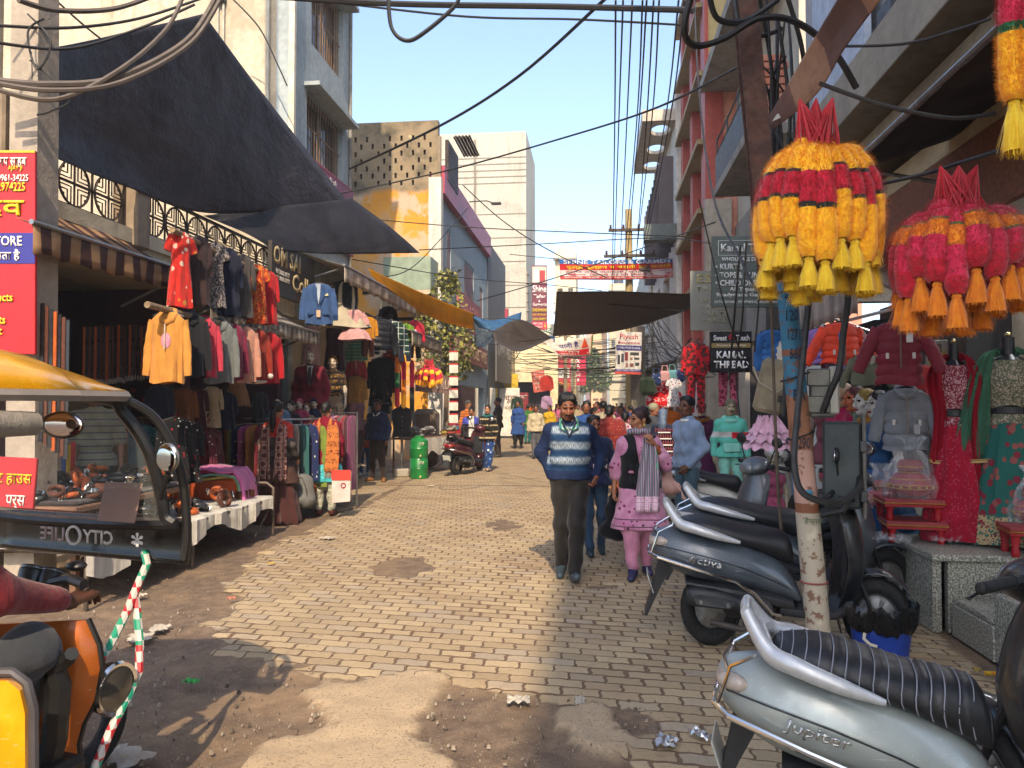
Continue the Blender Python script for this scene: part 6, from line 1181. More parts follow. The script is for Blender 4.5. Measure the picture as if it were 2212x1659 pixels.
# ---------------- scooters (local x forward, z up, right side -y) ----------------
def crl(L,t):
    k=len(L); i=min(int(t),k-2); f=t-i; p=[np.array(L[max(i-1,0)],float),np.array(L[i],float),np.array(L[i+1],float),np.array(L[min(i+2,k-1)],float)]
    return .5*((2*p[1])+(p[2]-p[0])*f+(2*p[0]-5*p[1]+4*p[2]-p[3])*f*f+(3*p[1]-p[0]-3*p[2]+p[3])*f**3)
def sloft(b,st,n=24,p=2.6,sub=5,top=1.,groove=None,yc=0.):
    "loft of rounded sections (x,ztop,zbot,halfwidth); top<1 narrows the upper half"
    P=[]; m=sub*(len(st)-1)
    for i in range(m+1):
        x,zt,zb,hw=crl(st,i*(len(st)-1)/m); row=[]; q=1.
        for j in range(n):
            a=2*pi*j/n; c,s_=cos(a),sin(a); yy=hw*math.copysign(abs(c)**(2/p),c); zz=(zt+zb)/2+(zt-zb)/2*math.copysign(abs(s_)**(2/p),s_)
            if s_>0: yy*=1-(1-top)*s_
            if groove and s_>-.5: k=groove(x); yy*=1-.06*k; zz-=.010*k*(s_>-.2)
            row.append(V((x,yc+yy,zz)))
        P.append(row)
    b.grid(P,cv=True,caps=True); return b
def wheel(T,x,r,w_,rim):
    t=MB(); n=40; P=[]
    for i in range(n):
        a=2*pi*i/n; k=.004*(i%2); P.append([V((x+(r-w_*.55+(w_*.55+k)*cos(q))*cos(a),w_*.62*sin(q),r+(r-w_*.55+(w_*.55+k)*cos(q))*sin(a))) for q in[2*pi*j/12 for j in range(12)]])
    t.grid(P,cu=True,cv=True); o=t.build('wheel',RUB,T)
    Mx=Matrix.Translation((x,0,r))@Matrix.Rotation(pi/2,4,'X'); b=MB(Mx); b.lathe([(.0,-.05),(.05,-.055),(.06,-.03),(r*.55,-.02),(r*.62,-.04),(r*.64,0),(r*.62,.04),(r*.55,.02),(.06,.03),(.05,.05),(0,.05)],28); b.build('rim',rim,o)
    b=MB(Mx)
    for s_ in(-1,1):
        b.lathe([(r*.5,s_*.02),(r*.5,s_*.03),(.05,s_*.05),(.05,s_*.03)],24,caps=False)
        for i in range(5): a=2*pi*i/5; b.box((r*.36*cos(a),r*.36*sin(a),s_*.033),(.06,.03,.03),.004,Matrix.Rotation(a,3,'Z'))
    b.build('rim_spokes',rim,o); return o
def scooter(label,loc,rz,pm,seat='#17181c',ribs=False,word=None,rail='#c9cbcc',guard=True,steer=0.,lean=0.,tail='clear',group=None,fpm=None,jup=False,mir=True,plate='#c9c8c0',cat='scooter'):
    T=thing('scooter',label,cat,loc,rz,group); T.rotation_euler=(lean,0,rz); DK=plain('#26272a',.55,0.,.2,8.,.2); fpm=fpm or pm; SM=plain(seat,.5,0.,.15,9.,.25); AL=metalp('#8a8a88',.4,.8)
    sloft(MB(),[(-.47,.70,.60,.035),(-.42,.735,.56,.10),(-.28,.75,.48,.165),(-.08,.745,.43,.197),(.14,.71,.405,.205),(.34,.66,.38,.195),(.50,.59,.34,.17),(.62,.47,.31,.15),(.66,.40,.31,.13)],26,2.5,6,.72).build('body_panel',pm,T,ang=60)
    sloft(MB(),[(-.2,.445,.41,.16),(.1,.435,.36,.2),(.35,.41,.31,.197),(.6,.36,.27,.165)],20,3.).build('lower_trim',DK,T)
    gv=(lambda x:max(0,1-abs(((x/.052)%1)-.5)*-0-abs(((x/.052)%1)-.5)*9)) if ribs else None
    sloft(MB(),[(-.25,.785,.72,.07),(-.2,.815,.715,.12),(-.05,.825,.70,.155),(.12,.80,.675,.165),(.3,.765,.64,.16),(.45,.755,.59,.145),(.56,.735,.55,.12),(.61,.67,.54,.09)],26,2.8,9 if ribs else 5,.88,gv).build('seat',SM,T,ang=50)
    if ribs:
        b=MB()
        for i in range(15):
            x=-.19+i*.052; st_=[(-.25,.785,.72,.07),(-.2,.815,.715,.12),(-.05,.825,.70,.155),(.12,.80,.675,.165),(.3,.765,.64,.16),(.45,.755,.59,.145),(.56,.735,.55,.12),(.61,.67,.54,.09)]; x_,zt,zb,hw=crl(st_,float(np.interp(x,[q[0] for q in st_],range(8))))
            b.tube([V((x_+.05*max(0,-sin(a))-.02*(1-sin(a)),1.012*hw*math.copysign(abs(cos(a))**(2/2.8),cos(a))*(1-.12*max(0,sin(a))),(zt+zb)/2+1.02*(zt-zb)/2*math.copysign(abs(sin(a))**(2/2.8),sin(a)))) for a in[R(-30+k*12) for k in range(21)]],.0028,4)
        b.build('seat_piping',plain('#8a8c94',.6),T)
    b=MB()
    for s_ in(-1,1): b.tube([V(crl([(.2,s_*.19,.70),(.04,s_*.195,.735),(-.14,s_*.175,.775),(-.25,s_*.13,.80),(-.345,s_*.065,.905)],i*4/20)) for i in range(21)],[float(np.interp(i/5,range(5),[.01,.026,.032,.034,.026])) for i in range(21)],12)
    for s_ in(): b.tube([(.2,s_*.19,.70),(.04,s_*.195,.735),(-.14,s_*.175,.775),(-.25,s_*.13,.80),(-.345,s_*.065,.905)],[.01,.026,.032,.034,.026],14)
    b.tube([(-.345,-.07,.905),(-.35,0,.91),(-.345,.07,.905)],.024,14); b.tube([(-.25,-.13,.80),(-.285,0,.83),(-.25,.13,.80)],.03,14); b.build('grab_rail',plain(rail,.35,.35,.08,20.,0.),T)
    b=MB(); b.ell((-.44,0,.665),(.045,.085,.04),16,8); b.build('tail_lamp',plain('#8a1018' if tail=='red' else '#a89a90',.2,0.,.1),T)
    for s_ in(-1,1): b=MB(); b.ell((-.405,s_*.095,.675),(.075,.03,.032),12,8,Matrix.Rotation(s_*.35,3,'Z')); b.build('indicator',plain('#b8aca0' if tail!='red' else '#a83020',.15,0.,.1),T)
    b=MB(); b.prism([(-.40,.58),(-.30,.52),(-.38,.40),(-.5,.19),(-.52,.19),(-.44,.42)],-.07,.07); b.build('rear_mudguard',DK,T,False)
    b=MB(Matrix.Translation((-.475,0,.40))@Matrix.Rotation(R(-22),4,'Y')); b.box((0,0,0),(.008,.19,.13),.003); b.build('number_plate',plain(plate,.5,0.,.1),T)
    if guard:
        for s_ in(-1,1): b=MB(); b.tube([(-.49,0,.60),(-.485,s_*.1,.60),(-.42,s_*.185,.595),(-.1,s_*.235,.53),(.16,s_*.24,.47),(.3,s_*.235,.40),(.43,s_*.22,.28),(.5,s_*.19,.26)],.011,8); b.build('side_guard',CHROME,T)
        b=MB()
        for s_ in(-1,1): b.tube([(-.47,s_*.12,.6),(-.41,s_*.13,.74),(-.30,s_*.15,.79)],.007,6)
        b.tube([(-.42,-.13,.73),(-.45,0,.73),(-.42,.13,.73)],.007,6); b.build('rear_guard',CHROME,T)
    b=MB()
    for s_ in(-1,1): b.tube([(-.43,s_*.115,.655),(-.25,s_*.178,.64),(0,s_*.204,.60),(.25,s_*.205,.54),(.48,s_*.178,.46),(.6,s_*.15,.41)],.0035,5)
    b.build('panel_seam',BLK,T)
    wheel(T,0,.235,.105,AL); b=MB(Matrix.Translation((0,0,.235))@Matrix.Rotation(pi/2,4,'X')); b.lathe([(.0,-.09),(.1,-.09),(.11,-.05),(0,-.05)],18); b.build('brake_drum',AL,T)
    # muffler on the right, engine and fan cover
    sloft(MB(),[(-.2,.40,.34,.035),(-.15,.42,.305,.055),(.03,.41,.295,.062),(.18,.375,.28,.055),(.27,.33,.28,.035)],16,3.,5,1.,None,-.185).build('muffler',plain('#2f3133',.5,.3),T)
    b=MB(); b.add([(-.13,-.25,.325),(.12,-.252,.31),(.15,-.248,.345),(.04,-.252,.37),(-.11,-.25,.385),(-.15,-.245,.365)],[(0,1,2,3,4,5)]); o=b.build('heat_shield',CHROME if jup else plain('#3a3c3f',.5),T,False); o.modifiers.new('t','SOLIDIFY').thickness=.012
    for x,z in((-.1,.35),(.1,.335)): b=MB(); b.tube([(x,-.25,z),(x,-.275,z)],.014,10); b.build('shield_bolt',AL,T)
    Mf=Matrix.Translation((.34,-.14,.275))@Matrix.Rotation(pi/2,4,'X'); b=MB(Mf); b.lathe([(0,.075),(.1,.07),(.115,.03),(.12,-.08),(0,-.08)],24); b.build('fan_cover',plain('#3a3b3c',.6,.2),T)
    b=MB(Mf)
    for r in(.03,.055,.08): b.tube([(r*cos(i*pi/10),r*sin(i*pi/10),.079) for i in range(20)],.004,5,close=True)
    for i in range(8): b.tube([(.02*cos(i*pi/4),.02*sin(i*pi/4),.079),(.09*cos(i*pi/4),.09*sin(i*pi/4),.076)],.003,4)
    b.build('fan_grille',plain('#55565a',.5,.3),T)
    b=MB(); b.box((.3,0,.28),(.42,.22,.16),.04); b.tube([(.38,-.17,.2),(.2,-.19,.17),(-.02,-.17,.2)],.02,8); b.build('engine',plain('#4a4440',.7,.3,.3),T)
    b=MB(); b.tube([(.3,.12,.2),(.36,.16,.02)],.012,6); b.tube([(.2,-.1,.2),(.12,-.17,.03)],.01,6); b.build('stand',BLK,T)
    # floor, shield, front
    sloft(MB(),[(.5,.34,.25,.16),(.62,.305,.235,.165),(.9,.30,.23,.165),(1.0,.36,.27,.16)],18,4.).build('floorboard',DK,T)
    st=[(.30,.98,1.08,.12),(.42,1.0,1.12,.18),(.58,1.02,1.155,.195),(.74,1.0,1.13,.19),(.86,.975,1.09,.165),(.95,.965,1.05,.11)]
    b=MB(); P=[]
    for i in range(26):
        z,xb,xf,hw=crl(st,i*5/25); P.append([V(((xb+xf)/2+(xf-xb)/2*cos(a)-.10*abs(sin(a))**3-.04*(1-cos(a))*0,hw*sin(a),z)) for a in[2*pi*j/24 for j in range(24)]])
    b.grid(P,cv=True,caps=True); b.build('leg_shield',fpm,T,ang=60)
    b=MB(); b.box((.985,0,.62),(.05,.26,.42),.03); b.build('inner_panel',DK,T)
    F=thing('front_end',None,None,(1.08,0,0)); F.parent=T; F.rotation_euler=(0,0,steer); T2=F
    for k in('label','category'): 
        if k in F: del F[k]
    wheel(T2,.16,.24,.095,AL); b=MB()
    P=[]
    for i in range(17):
        a=R(-25+i*12.5); P.append([V((.16-(.275+.012*(1-abs(q)))*cos(a),q*.07,.24+(.275+.02*(1-q*q))*sin(a))) for q in(-1,-.7,-.3,0,.3,.7,1)])
    b.grid(P); o=b.build('front_fender',fpm,T2); o.modifiers.new('t','SOLIDIFY').thickness=.006
    b=MB()
    for s_ in(-1,1): b.tube([(-.06,s_*.06,.7),(.13,s_*.075,.26)],.016,8)
    b.tube([(-.02,0,.6),(-.1,0,.98)],.03,10); b.build('fork',BLK,T2)
    Q=MB(); Q.ell((-.1,0,1.0),(.13,.15,.085),20,12,Matrix.Rotation(R(18),3,'Y')); Q.build('handle_cowl',fpm,T2); b=MB(); b.ell((-.005,0,.985),(.05,.095,.06),16,10); b.build('headlamp',plain('#7a7e80',.1,.2,.05),T2)
    for s_ in(-1,1):
        b=MB(); b.tube([(-.12,s_*.1,1.0),(-.15,s_*.2,1.015)],.024,8); b.build('switch_housing',BLK,T2)
        b=MB(); b.tube([(-.15,s_*.2,1.015),(-.185,s_*.35,1.01)],[.018,.019],10); b.ell((-.186,s_*.355,1.01),(.02,.012,.02),8,6); b.build('grip',RUB,T2)
        b=MB(); b.tube([(-.11,s_*.19,1.0),(-.10,s_*.26,.985),(-.145,s_*.36,.97)],.007,6); b.build('brake_lever',plain('#3a3a3a',.4,.5),T2)
        if mir:
            b=MB(); b.tube([(-.12,s_*.17,1.03),(-.12,s_*.22,1.13),(-.13,s_*.25,1.2)],.007,6); o=b.build('mirror',BLK,T2); b=MB(); b.ell((-.13,s_*.26,1.24),(.022,.07,.05),14,8); b.build('mirror_shell',BLK,o); b=MB(); b.ell((-.145,s_*.26,1.24),(.011,.062,.043),14,8); b.build('mirror_glass',metalp('#c0c6cc',.05,1.,'#c0c6cc',0.),o)
    if word: text(word,Matrix.Translation((-.2,-.212,.575))@Matrix.Rotation(R(6),4,'Y')@Matrix.Rotation(R(-7),4,'Z'),.26,.05,plain('#b8b8b4',.25,.8),T,.006,.02,'emblem',.25)
    # flatten: the steering group's pieces become parts of the scooter itself
    bpy.context.view_layer.update(); mw=F.matrix_local.copy()
    for c in list(F.children): c.parent=T; c.matrix_basis=mw
    D.objects.remove(F); return T
hv=lambda a:V((cos(a),sin(a),0))
SILV=paint('#929a96',.3,'#5a554c',.25); GREY=paint('#49525b',.28,'#5a564e',.25); GREY2=paint('#454c54',.3,'#5a564e',.3); WHT=paint('#b9b9b2',.3,'#6a6458',.3); MAR=paint('#4a1420',.25,'#6a5a50',.35); SIL2=paint('#8a8a86',.3,'#6a6458',.35); BLKP=paint('#17191d',.25,'#55524c',.3)
P=AD(1788,1320,2.54); T=scooter('silver scooter with a ribbed black seat parked nearest on the right',(P.x,P.y,0),R(-13),SILV,ribs=True,word='Jupiter',jup=True,lean=R(3),steer=R(10)); T.scale=(.74,.90,.99)
P=G(1535,1392); T=scooter('dark grey scooter with a white grab rail parked beside the painted pole',(P.x,P.y,0),R(-3),GREY,word='Activa',lean=R(3),fpm=BLKP,steer=R(-15)); T.scale=(.82,1,1.03)
P=AD(1572,1100,6.0); T=scooter('dark grey scooter with a blue handle grip parked behind another grey one',(P.x,P.y,0),R(-7),GREY2,word='Activa',lean=R(3),steer=R(20),fpm=GREY2); T.scale=(.92,1,1.03)
P=G(1488,1160); scooter('white scooter parked behind the man in the pale blue sweatshirt',(P.x,P.y,0),R(-8),WHT,lean=R(3),steer=R(12),guard=False)
P=AD(1835,1040,7.3); scooter('grey scooter facing the street behind the meter pole',(P.x,P.y,0),R(196),paint('#4a4e52',.3,'#5a564e',.3),lean=R(-3),steer=R(10),guard=False)
P=AD(2250,1236,2.6)-hv(R(168))*1.02; scooter('black scooter cut off by the right edge with only its handlebar showing',(P.x,P.y,0),R(168),BLKP,lean=R(0),steer=R(-58),guard=False,mir=False)
P=G(985,1026); scooter('maroon scooter with chrome side guards parked by the stall on the left',(P.x,P.y,0),R(72),MAR,lean=R(4),steer=R(18),rail='#2a2a2c',tail='red')
P=G(1132,945); scooter('silver grey scooter seen from behind in the middle of the far street',(P.x,P.y,0),R(75),SIL2,lean=R(4),tail='red',rail='#2a2a2c')
P=G(1172,938); scooter('black scooter parked sideways beyond the silver grey one',(P.x,P.y,0),R(12),BLKP,lean=R(3),guard=False)
P=G(1098,935); scooter('dark scooter half hidden behind goods cart in the far street',(P.x,P.y,0),R(60),GREY2,lean=R(3),guard=False)
# ---------------- the yellow three wheeler at the left ----------------
YEP=paint('#eaa60a',.2,'#c08a20',.12,.9); ORP=paint('#a8560c',.35,'#5a3a18',.25,.5)
T=thing('auto_rickshaw','yellow and black auto rickshaw cut off by the left edge with its windscreen frame','auto rickshaw')
W=lambda u,v,d:AD(u,v,d)
hd=(RT*.34+FW*.94).normalized(); hd.z=0; hd.normalize(); sdv=V((hd.y,-hd.x,0))          # heading and its right-hand side
O=W(362,1165,3.08); O.z=1.04                                            # lower right corner of the windscreen
def L(x,y,z): return V((O.x,O.y,0))+hd*x+sdv*y+V((0,0,z))
# roof shell
b=MB(); P=[]
for i in range(15):
    t=i/14; x=-2.1+2.06*t; zz=1.63+.22*(sin(min(1,(1-t)*1.55)*pi/2)**.7)
    wd=.58-.10*max(0,t-.8)/.2; row=[]
    for j in range(15):
        q=-1+2*j/14; row.append(L(x-.14*(q*q)*(t>.85),-.52+q*wd,1.62+(zz-1.62)*(1-abs(q)**3.2)))
    P.append(row)
b.grid(P); o=b.build('roof',YEP,T,ang=70); o.modifiers.new('t','SOLIDIFY').thickness=.012
b=MB(); e=[r[-1] for r in P]+P[-1][::-1]; b.tube([p-V((0,0,.012)) for p in e],.022,6); b.build('roof_edge_trim',plain('#8a8076',.6),T)
b=MB(); b.tube([L(-2.,.04,1.52),L(-.9,.05,1.52),L(-.62,.04,1.515)],[.05,.05,.04],10); b.build('rolled_blind',cloth('#8a8276'),T)
b=MB(); b.box((0,0,0),(.1,.06,.045),.01); o=b.build('marker_lamp',YEP,T); o.location=L(-1.25,.05,1.78)
# windscreen frame: lower panel, posts, glass
fr0=[L(0,-1.0,1.09),L(.0,-.05,1.09),L(-.02,.0,1.14),L(-.07,-.03,1.38),L(-.14,-.09,1.54),L(-.18,-.17,1.60),L(-.20,-.8,1.60),L(-.06,-.98,1.28)]
fr=[V(crl([np.array(q) for q in fr0[-1:]+fr0+fr0[:2]],1+i*8/64)) for i in range(64)]
b=MB(); b.tube(fr,.024,8,close=True); b.build('windscreen_frame',plain('#1c1a19',.45),T)
b=MB(); b.tube([V(crl([np.array(q) for q in(L(.03,.055,.95),L(.03,.07,1.07),L(-.01,.07,1.32),L(-.09,.02,1.52),L(-.2,-.06,1.61))],i*4/24)) for i in range(25)],.018,8); b.build('door_post',plain('#1c1a19',.45),T)
b=MB(); b.add(fr,[tuple(range(64))]); b.build('windscreen',glass('#c8d0cc',.10,.02),T,False)
b=MB(); P=[]
for z,k in((1.10,0),(1.085,.02),(.985,.025),(.955,.0),(.94,-.03)): P.append([L(.03+k*.3,y,z+(-.0 if z>.9 else 0)) for y in(-1.05,-.9,-.6,-.3,-.05,.04,.062)])
b.grid(P); o=b.build('scuttle_panel',plain('#121212',.25),T); o.modifiers.new('t','SOLIDIFY').thickness=.03
Ms=frame(L(-.03,-.42,.845),hd.cross(V((0,0,1))),(0,0,1)); wm=plain('#f0ece6',.5)
Ms=frame(L(-.012,-.10,.85),-sdv,(0,0,1)); 
Mf=Matrix(((sdv.x,hd.x,0,0),(sdv.y,hd.y,0,0),(0,0,1,0),(0,0,0,1)))
def back_text(s,y0,w_,h_,m): 
    # letters lie on the outside of the screen, so from behind they read reversed
    M=Matrix.Translation(L(-.018,y0,.995))@Mf@Matrix.Scale(-1,4,(1,0,0)); text(s,M,w_,h_,m,T,.002,.02)
back_text('CITY',-.27,.165,.058,wm); back_text('LIFE',-.54,.14,.058,plain('#b8a09c',.5)); back_text('✻',-.11,.06,.06,wm)
b=MB(); b.tube([L(-.02,-.485+.037*cos(i*pi/10),1.024+.037*sin(i*pi/10)) for i in range(20)],.006,5,close=True); b.build('ring_emblem',wm,T)
b=MB(); b.box((0,0,0),(.2,.004,.16),.004); o=b.build('windscreen_sticker',plain('#8f6f62',.6),T); o.matrix_world=Matrix.Translation(L(-.05,-.2,1.18))@Mf@Matrix.Rotation(R(-14),4,'X')
# mirrors
b=MB(Matrix.Translation(W(134,918,2.6))@Mf); b.ell((0,0,0),(.098,.026,.047),20,10); o=b.build('inside_mirror',plain('#16120f',.4),T); b=MB(Matrix.Translation(W(136,918,2.57))@Mf); b.ell((0,0,0),(.085,.009,.039),20,10); b.build('mirror_glass',metalp('#b8b0b0',.04,1.,'#b8b0b0',0.),o)
c=W(363,989,2.98); b=MB(Matrix.Translation(c)@Mf); b.ell((0,0,0),(.055,.017,.059),20,12); o=b.build('side_mirror',plain('#8a8a88',.3,.8),T); b=MB(Matrix.Translation(c-FW*.016)@Mf); b.ell((0,0,0),(.049,.007,.053),20,12); b.build('mirror_glass',metalp('#b4bcc0',.05,1.,'#b4bcc0',0.),o)
b=MB(); b.tube([c+V((0,0,-.06)),W(350,1065,3.02),W(345,1090,3.06)],.01,6); b.build('mirror_stalk',BLK,T)
# front shield seen from inside: curved orange panel with black edge
def sh(y,z): return L(-.05+.10*sin((z-.2)*2.6)-.10*((y+.5)/.5)**2*.5,y,z)
edge=[(188,1338),(212,1392),(219,1440),(206,1510),(180,1560),(168,1605),(176,1680),(195,1760)]
ed=[W(u,v,2.72) for u,v in edge]; b=MB(); P=[]
for i,p in enumerate(ed): P.append([p+(-RT*k*1.0-FW*(.10*sin(min(k,1.)*pi*.55))+V((0,0,.0))) for k in(0,.12,.28,.45,.62,.8,1.0)])
b.grid(P); o=b.build('front_shield',ORP,T); o.modifiers.new('t','SOLIDIFY').thickness=.02
b=MB(); b.tube(ed,.014,6); b.build('shield_edge',BLK,T)
b=MB(); b.tube([W(72,1760,2.56),W(118,1600,2.55),W(126,1480,2.54),W(118,1440,2.53),W(150,1420,2.52),W(155,1412,2.5)],[.04,.04,.04,.035,.025,.022],8); b.build('inner_frame_tube',BLK,T)
# headlamp
c=W(245,1487,2.8); ax=(RT*.85-FW*.25).normalized(); Mh=frame(c,ax.cross(V((0,0,1))),(0,0,1)); b=MB(Matrix.Translation(c)@ax.to_track_quat('Z','Y').to_matrix().to_4x4()); b.lathe([(.0,-.14),(.05,-.13),(.085,-.05),(.095,.0),(.095,.015)],24); o=b.build('headlamp',plain('#141210',.25),T)
b=MB(Matrix.Translation(c)@ax.to_track_quat('Z','Y').to_matrix().to_4x4()); b.lathe([(.088,.0),(.098,.012),(.092,.025),(.08,.02)],24,caps=False); b.build('lamp_rim',CHROME,o)
b=MB(Matrix.Translation(c)@ax.to_track_quat('Z','Y').to_matrix().to_4x4()); b.lathe([(.0,.035),(.05,.03),(.085,.015),(0,.012)],24); b.build('lamp_glass',plain('#4f4b44',.08,.3,.1),o)
# taped guard bar (chequered tape)
g=Gr('chequered tape',.45); v=g.oc(); x,y,z=g.xyz(v); k=g.m('MODULO',((z*27.).fl()+((x*.7+y*.7)*45.).fl()).ab(),2.); cc=g.mix((z*4.6).fr().lt(.5),'#a81c22','#1c8a6a'); g.col(g.mix(k.lt(.5),cc,'#b8b4aa')); TAPE=g.mat
b=MB(); b.tube([W(312,1192,3.16),W(318,1218,3.12),W(300,1258,3.06),W(275,1320,2.97),W(240,1390,2.85),W(215,1430,2.80)],.016,8); b.build('guard_bar',TAPE,T)
b=MB(); b.tube([W(288,1278,3.03),W(295,1310,3.01),W(302,1390,2.95),W(300,1450,2.92),W(278,1500,2.85),W(240,1575,2.76),W(205,1660,2.67),W(185,1720,2.63)],.016,8); b.build('guard_bar',TAPE,T)
# handlebar cluster with meters
b=MB(); 
for u,v,d,r in((72,1240,2.9,.052),(112,1245,2.9,.047)): q=W(u,v,d); b.add([],[]); b.M=Matrix.Translation(q)@Matrix.Rotation(R(-35),4,'X'); b.lathe([(0,-.05),(r*.8,-.045),(r,.0),(r,.02),(r*.9,.02)],18,caps=False); b.M=None
b.build('meter_housing',plain('#1c1c1e',.4),T)
for u,v,d,r in((72,1238,2.88,.047),(112,1243,2.88,.042)): b=MB(Matrix.Translation(W(u,v,d))@Matrix.Rotation(R(-35),4,'X')); b.lathe([(0,.012),(r,.012),(r,.008),(0,.008)],18); b.build('meter_glass',plain('#8a9498',.1,.3,.1),T)
b=MB(); b.tube([W(90,1262,2.88),W(150,1250,2.84),W(182,1262,2.8)],.02,8); b.ell(W(165,1222,2.85),(.04,.03,.02),10,6); b.build('handlebar',plain('#2a2a2c',.4,.3),T)
b=MB(); P=[]
bp=[W(-40,1452,2.2),W(28,1452,2.2),W(58,1475,2.2),W(72,1530,2.2),W(73,1700,2.2)]; b.tube(bp,.014,8); b.build('side_panel_rim',plain('#4a4648',.5),T)
b=MB(); b.add([W(-60,1465,2.22),W(26,1465,2.22),W(52,1486,2.22),W(63,1535,2.22),W(64,1720,2.22),W(-60,1720,2.22)],[(0,1,2,3,4,5)]); o=b.build('side_panel',YEP,T,False); o.modifiers.new('t','SOLIDIFY').thickness=.02
# front wheel, mudguard and floor
fc=L(.02,-.47,.22); b=MB(); P=[]
for i in range(28):
    a=2*pi*i/28; ctr=fc+hd*(.17*cos(a))+V((0,0,.17*sin(a))); rd=(hd*cos(a)+V((0,0,sin(a)))); P.append([ctr+rd*(.05*cos(q))+sdv*(.055*sin(q)) for q in[2*pi*j/10 for j in range(10)]])
b.grid(P,cu=True,cv=True); b.build('front_wheel',RUB,T)
b=MB(); b.box((0,0,0),(1.15,1.5,.06),.02); o=b.build('floor_pan',BLK,T); o.matrix_world=Matrix.Translation(L(-1.2,-.47,.36))@Mf
b=MB(); b.box((0,0,0),(1.15,.05,1.2),.02); o=b.build('rear_panel',plain('#2a2622',.7),T); o.matrix_world=Matrix.Translation(L(-2.06,-.48,.98))@Mf  # out of view; added to block sun through the cabin and fill its shadow
b=MB(); b.box((0,0,0),(.05,1.2,.5),.02); o=b.build('side_door_panel',YEP,T); o.matrix_world=Matrix.Translation(L(-1.45,.09,.62))@Mf
b=MB(); b.box((0,0,0),(1.1,.5,.5),.05); o=b.build('rear_seat',plain('#2a2224',.7),T); o.matrix_world=Matrix.Translation(L(-1.75,-.47,.65))@Mf
for y,nm in((-1.1,'rear'),(.1,'rear')):
    b=MB(); fc=L(-1.8,y+.02,.22)
    P=[[fc+hd*((.17+.05*cos(q))*cos(a))+V((0,0,(.17+.05*cos(q))*sin(a)))+sdv*(.055*sin(q)) for q in[2*pi*j/10 for j in range(10)]] for a in[2*pi*i/28 for i in range(28)]]; b.grid(P,cu=True,cv=True); b.build('rear_wheel',RUB,T)
for y in(-1.05,.12): b=MB(); b.tube([L(-1.95,y,.4),L(-1.95,y,1.58)],.02,8); b.build('roof_post',BLK,T)
# driver: arm in a maroon sleeve and a trousered knee
pj=joints(); 
Q=lambda u,v,d:np.array(W(u,v,d))
t=thing('person','rickshaw driver in a maroon sweater and dark grey trousers reaching for the handlebar','person')
sh_,el,wr=Q(-90,1225,2.25),Q(-20,1285,2.35),Q(150,1300,2.72); tip=Q(182,1285,2.8)
F=Fld(np.minimum(np.minimum(sh_,el),wr)-np.array((.75,.5,.75)),np.maximum(np.maximum(sh_,el),wr)+.22,.0065); tor=sh_-np.array(RT)*.25; hip=tor*1.; hip[2]-=.5; kn=Q(66,1405,2.5); ft=Q(20,1640,2.75)
F.cone(tor,hip,.12,.11,.05); F.chain([tor,sh_,el,wr],[.08,.05,.042,.027],.03); F.chain([hip,kn],[.09,.06],.04); F.cone(kn,ft,.055,.04,.04); hdp=tor+np.array((0,0,.38)); F.cone(tor+(0,0,.1),hdp-(0,0,.1),.055,.05,.03); head(F,hdp,rotm(YAW+pi-R(20)))
dd=(tip-wr)/np.linalg.norm(tip-wr); upv=np.array((0,0,1.)); sdp=np.cross(dd,upv)
F.cone(wr,wr+dd*.02,.026,.026,.01)
for q in(-.034,-.012,.011,.032): F.cone(wr+dd*.01+sdp*q*.6,wr+dd*.08+sdp*q,.016,.0145,.008)
for i,(q,l) in enumerate(((-.036,.07),(-.012,.08),(.011,.076),(.034,.06))):
    a_=wr+dd*.08+sdp*q; b1=a_+(dd*.9+upv*.05)*l*.45; b2=b1+(dd*.55-upv*.75)*l*.4; b3=b2+(dd*.05-upv)*l*.3; F.chain([a_,b1,b2,b3],[.0095,.009,.0085,.0075],.003)
a_=wr+dd*.03-sdp*.03; F.chain([a_,a_+dd*.03-sdp*.02-upv*.02,a_+dd*.065-sdp*.015-upv*.045],[.014,.0125,.010],.006)
F.build('body',skinm('#4f3122'),t)
S_=Fld(np.minimum(np.minimum(sh_,el),wr)-np.array((.6,.4,.8)),np.maximum(np.maximum(sh_,el),wr)+.15,.011); S_.cone(tor,hip+(0,0,.1),.15,.14,.05); S_.chain([tor,sh_,el,wr-(wr-el)*.16],[.1,.078,.07,.046],.03); S_.build('sweater',cloth('#7a1824'),t,(.004,34.))
S_=Fld(np.minimum(np.minimum(hip,kn),ft)-.2,np.maximum(np.maximum(hip,kn),ft)+.2,.011); S_.chain([hip,kn,ft],[.11,.08,.065],.04); S_.build('trousers',cloth('#3a3d42'),t,(.006,30.))
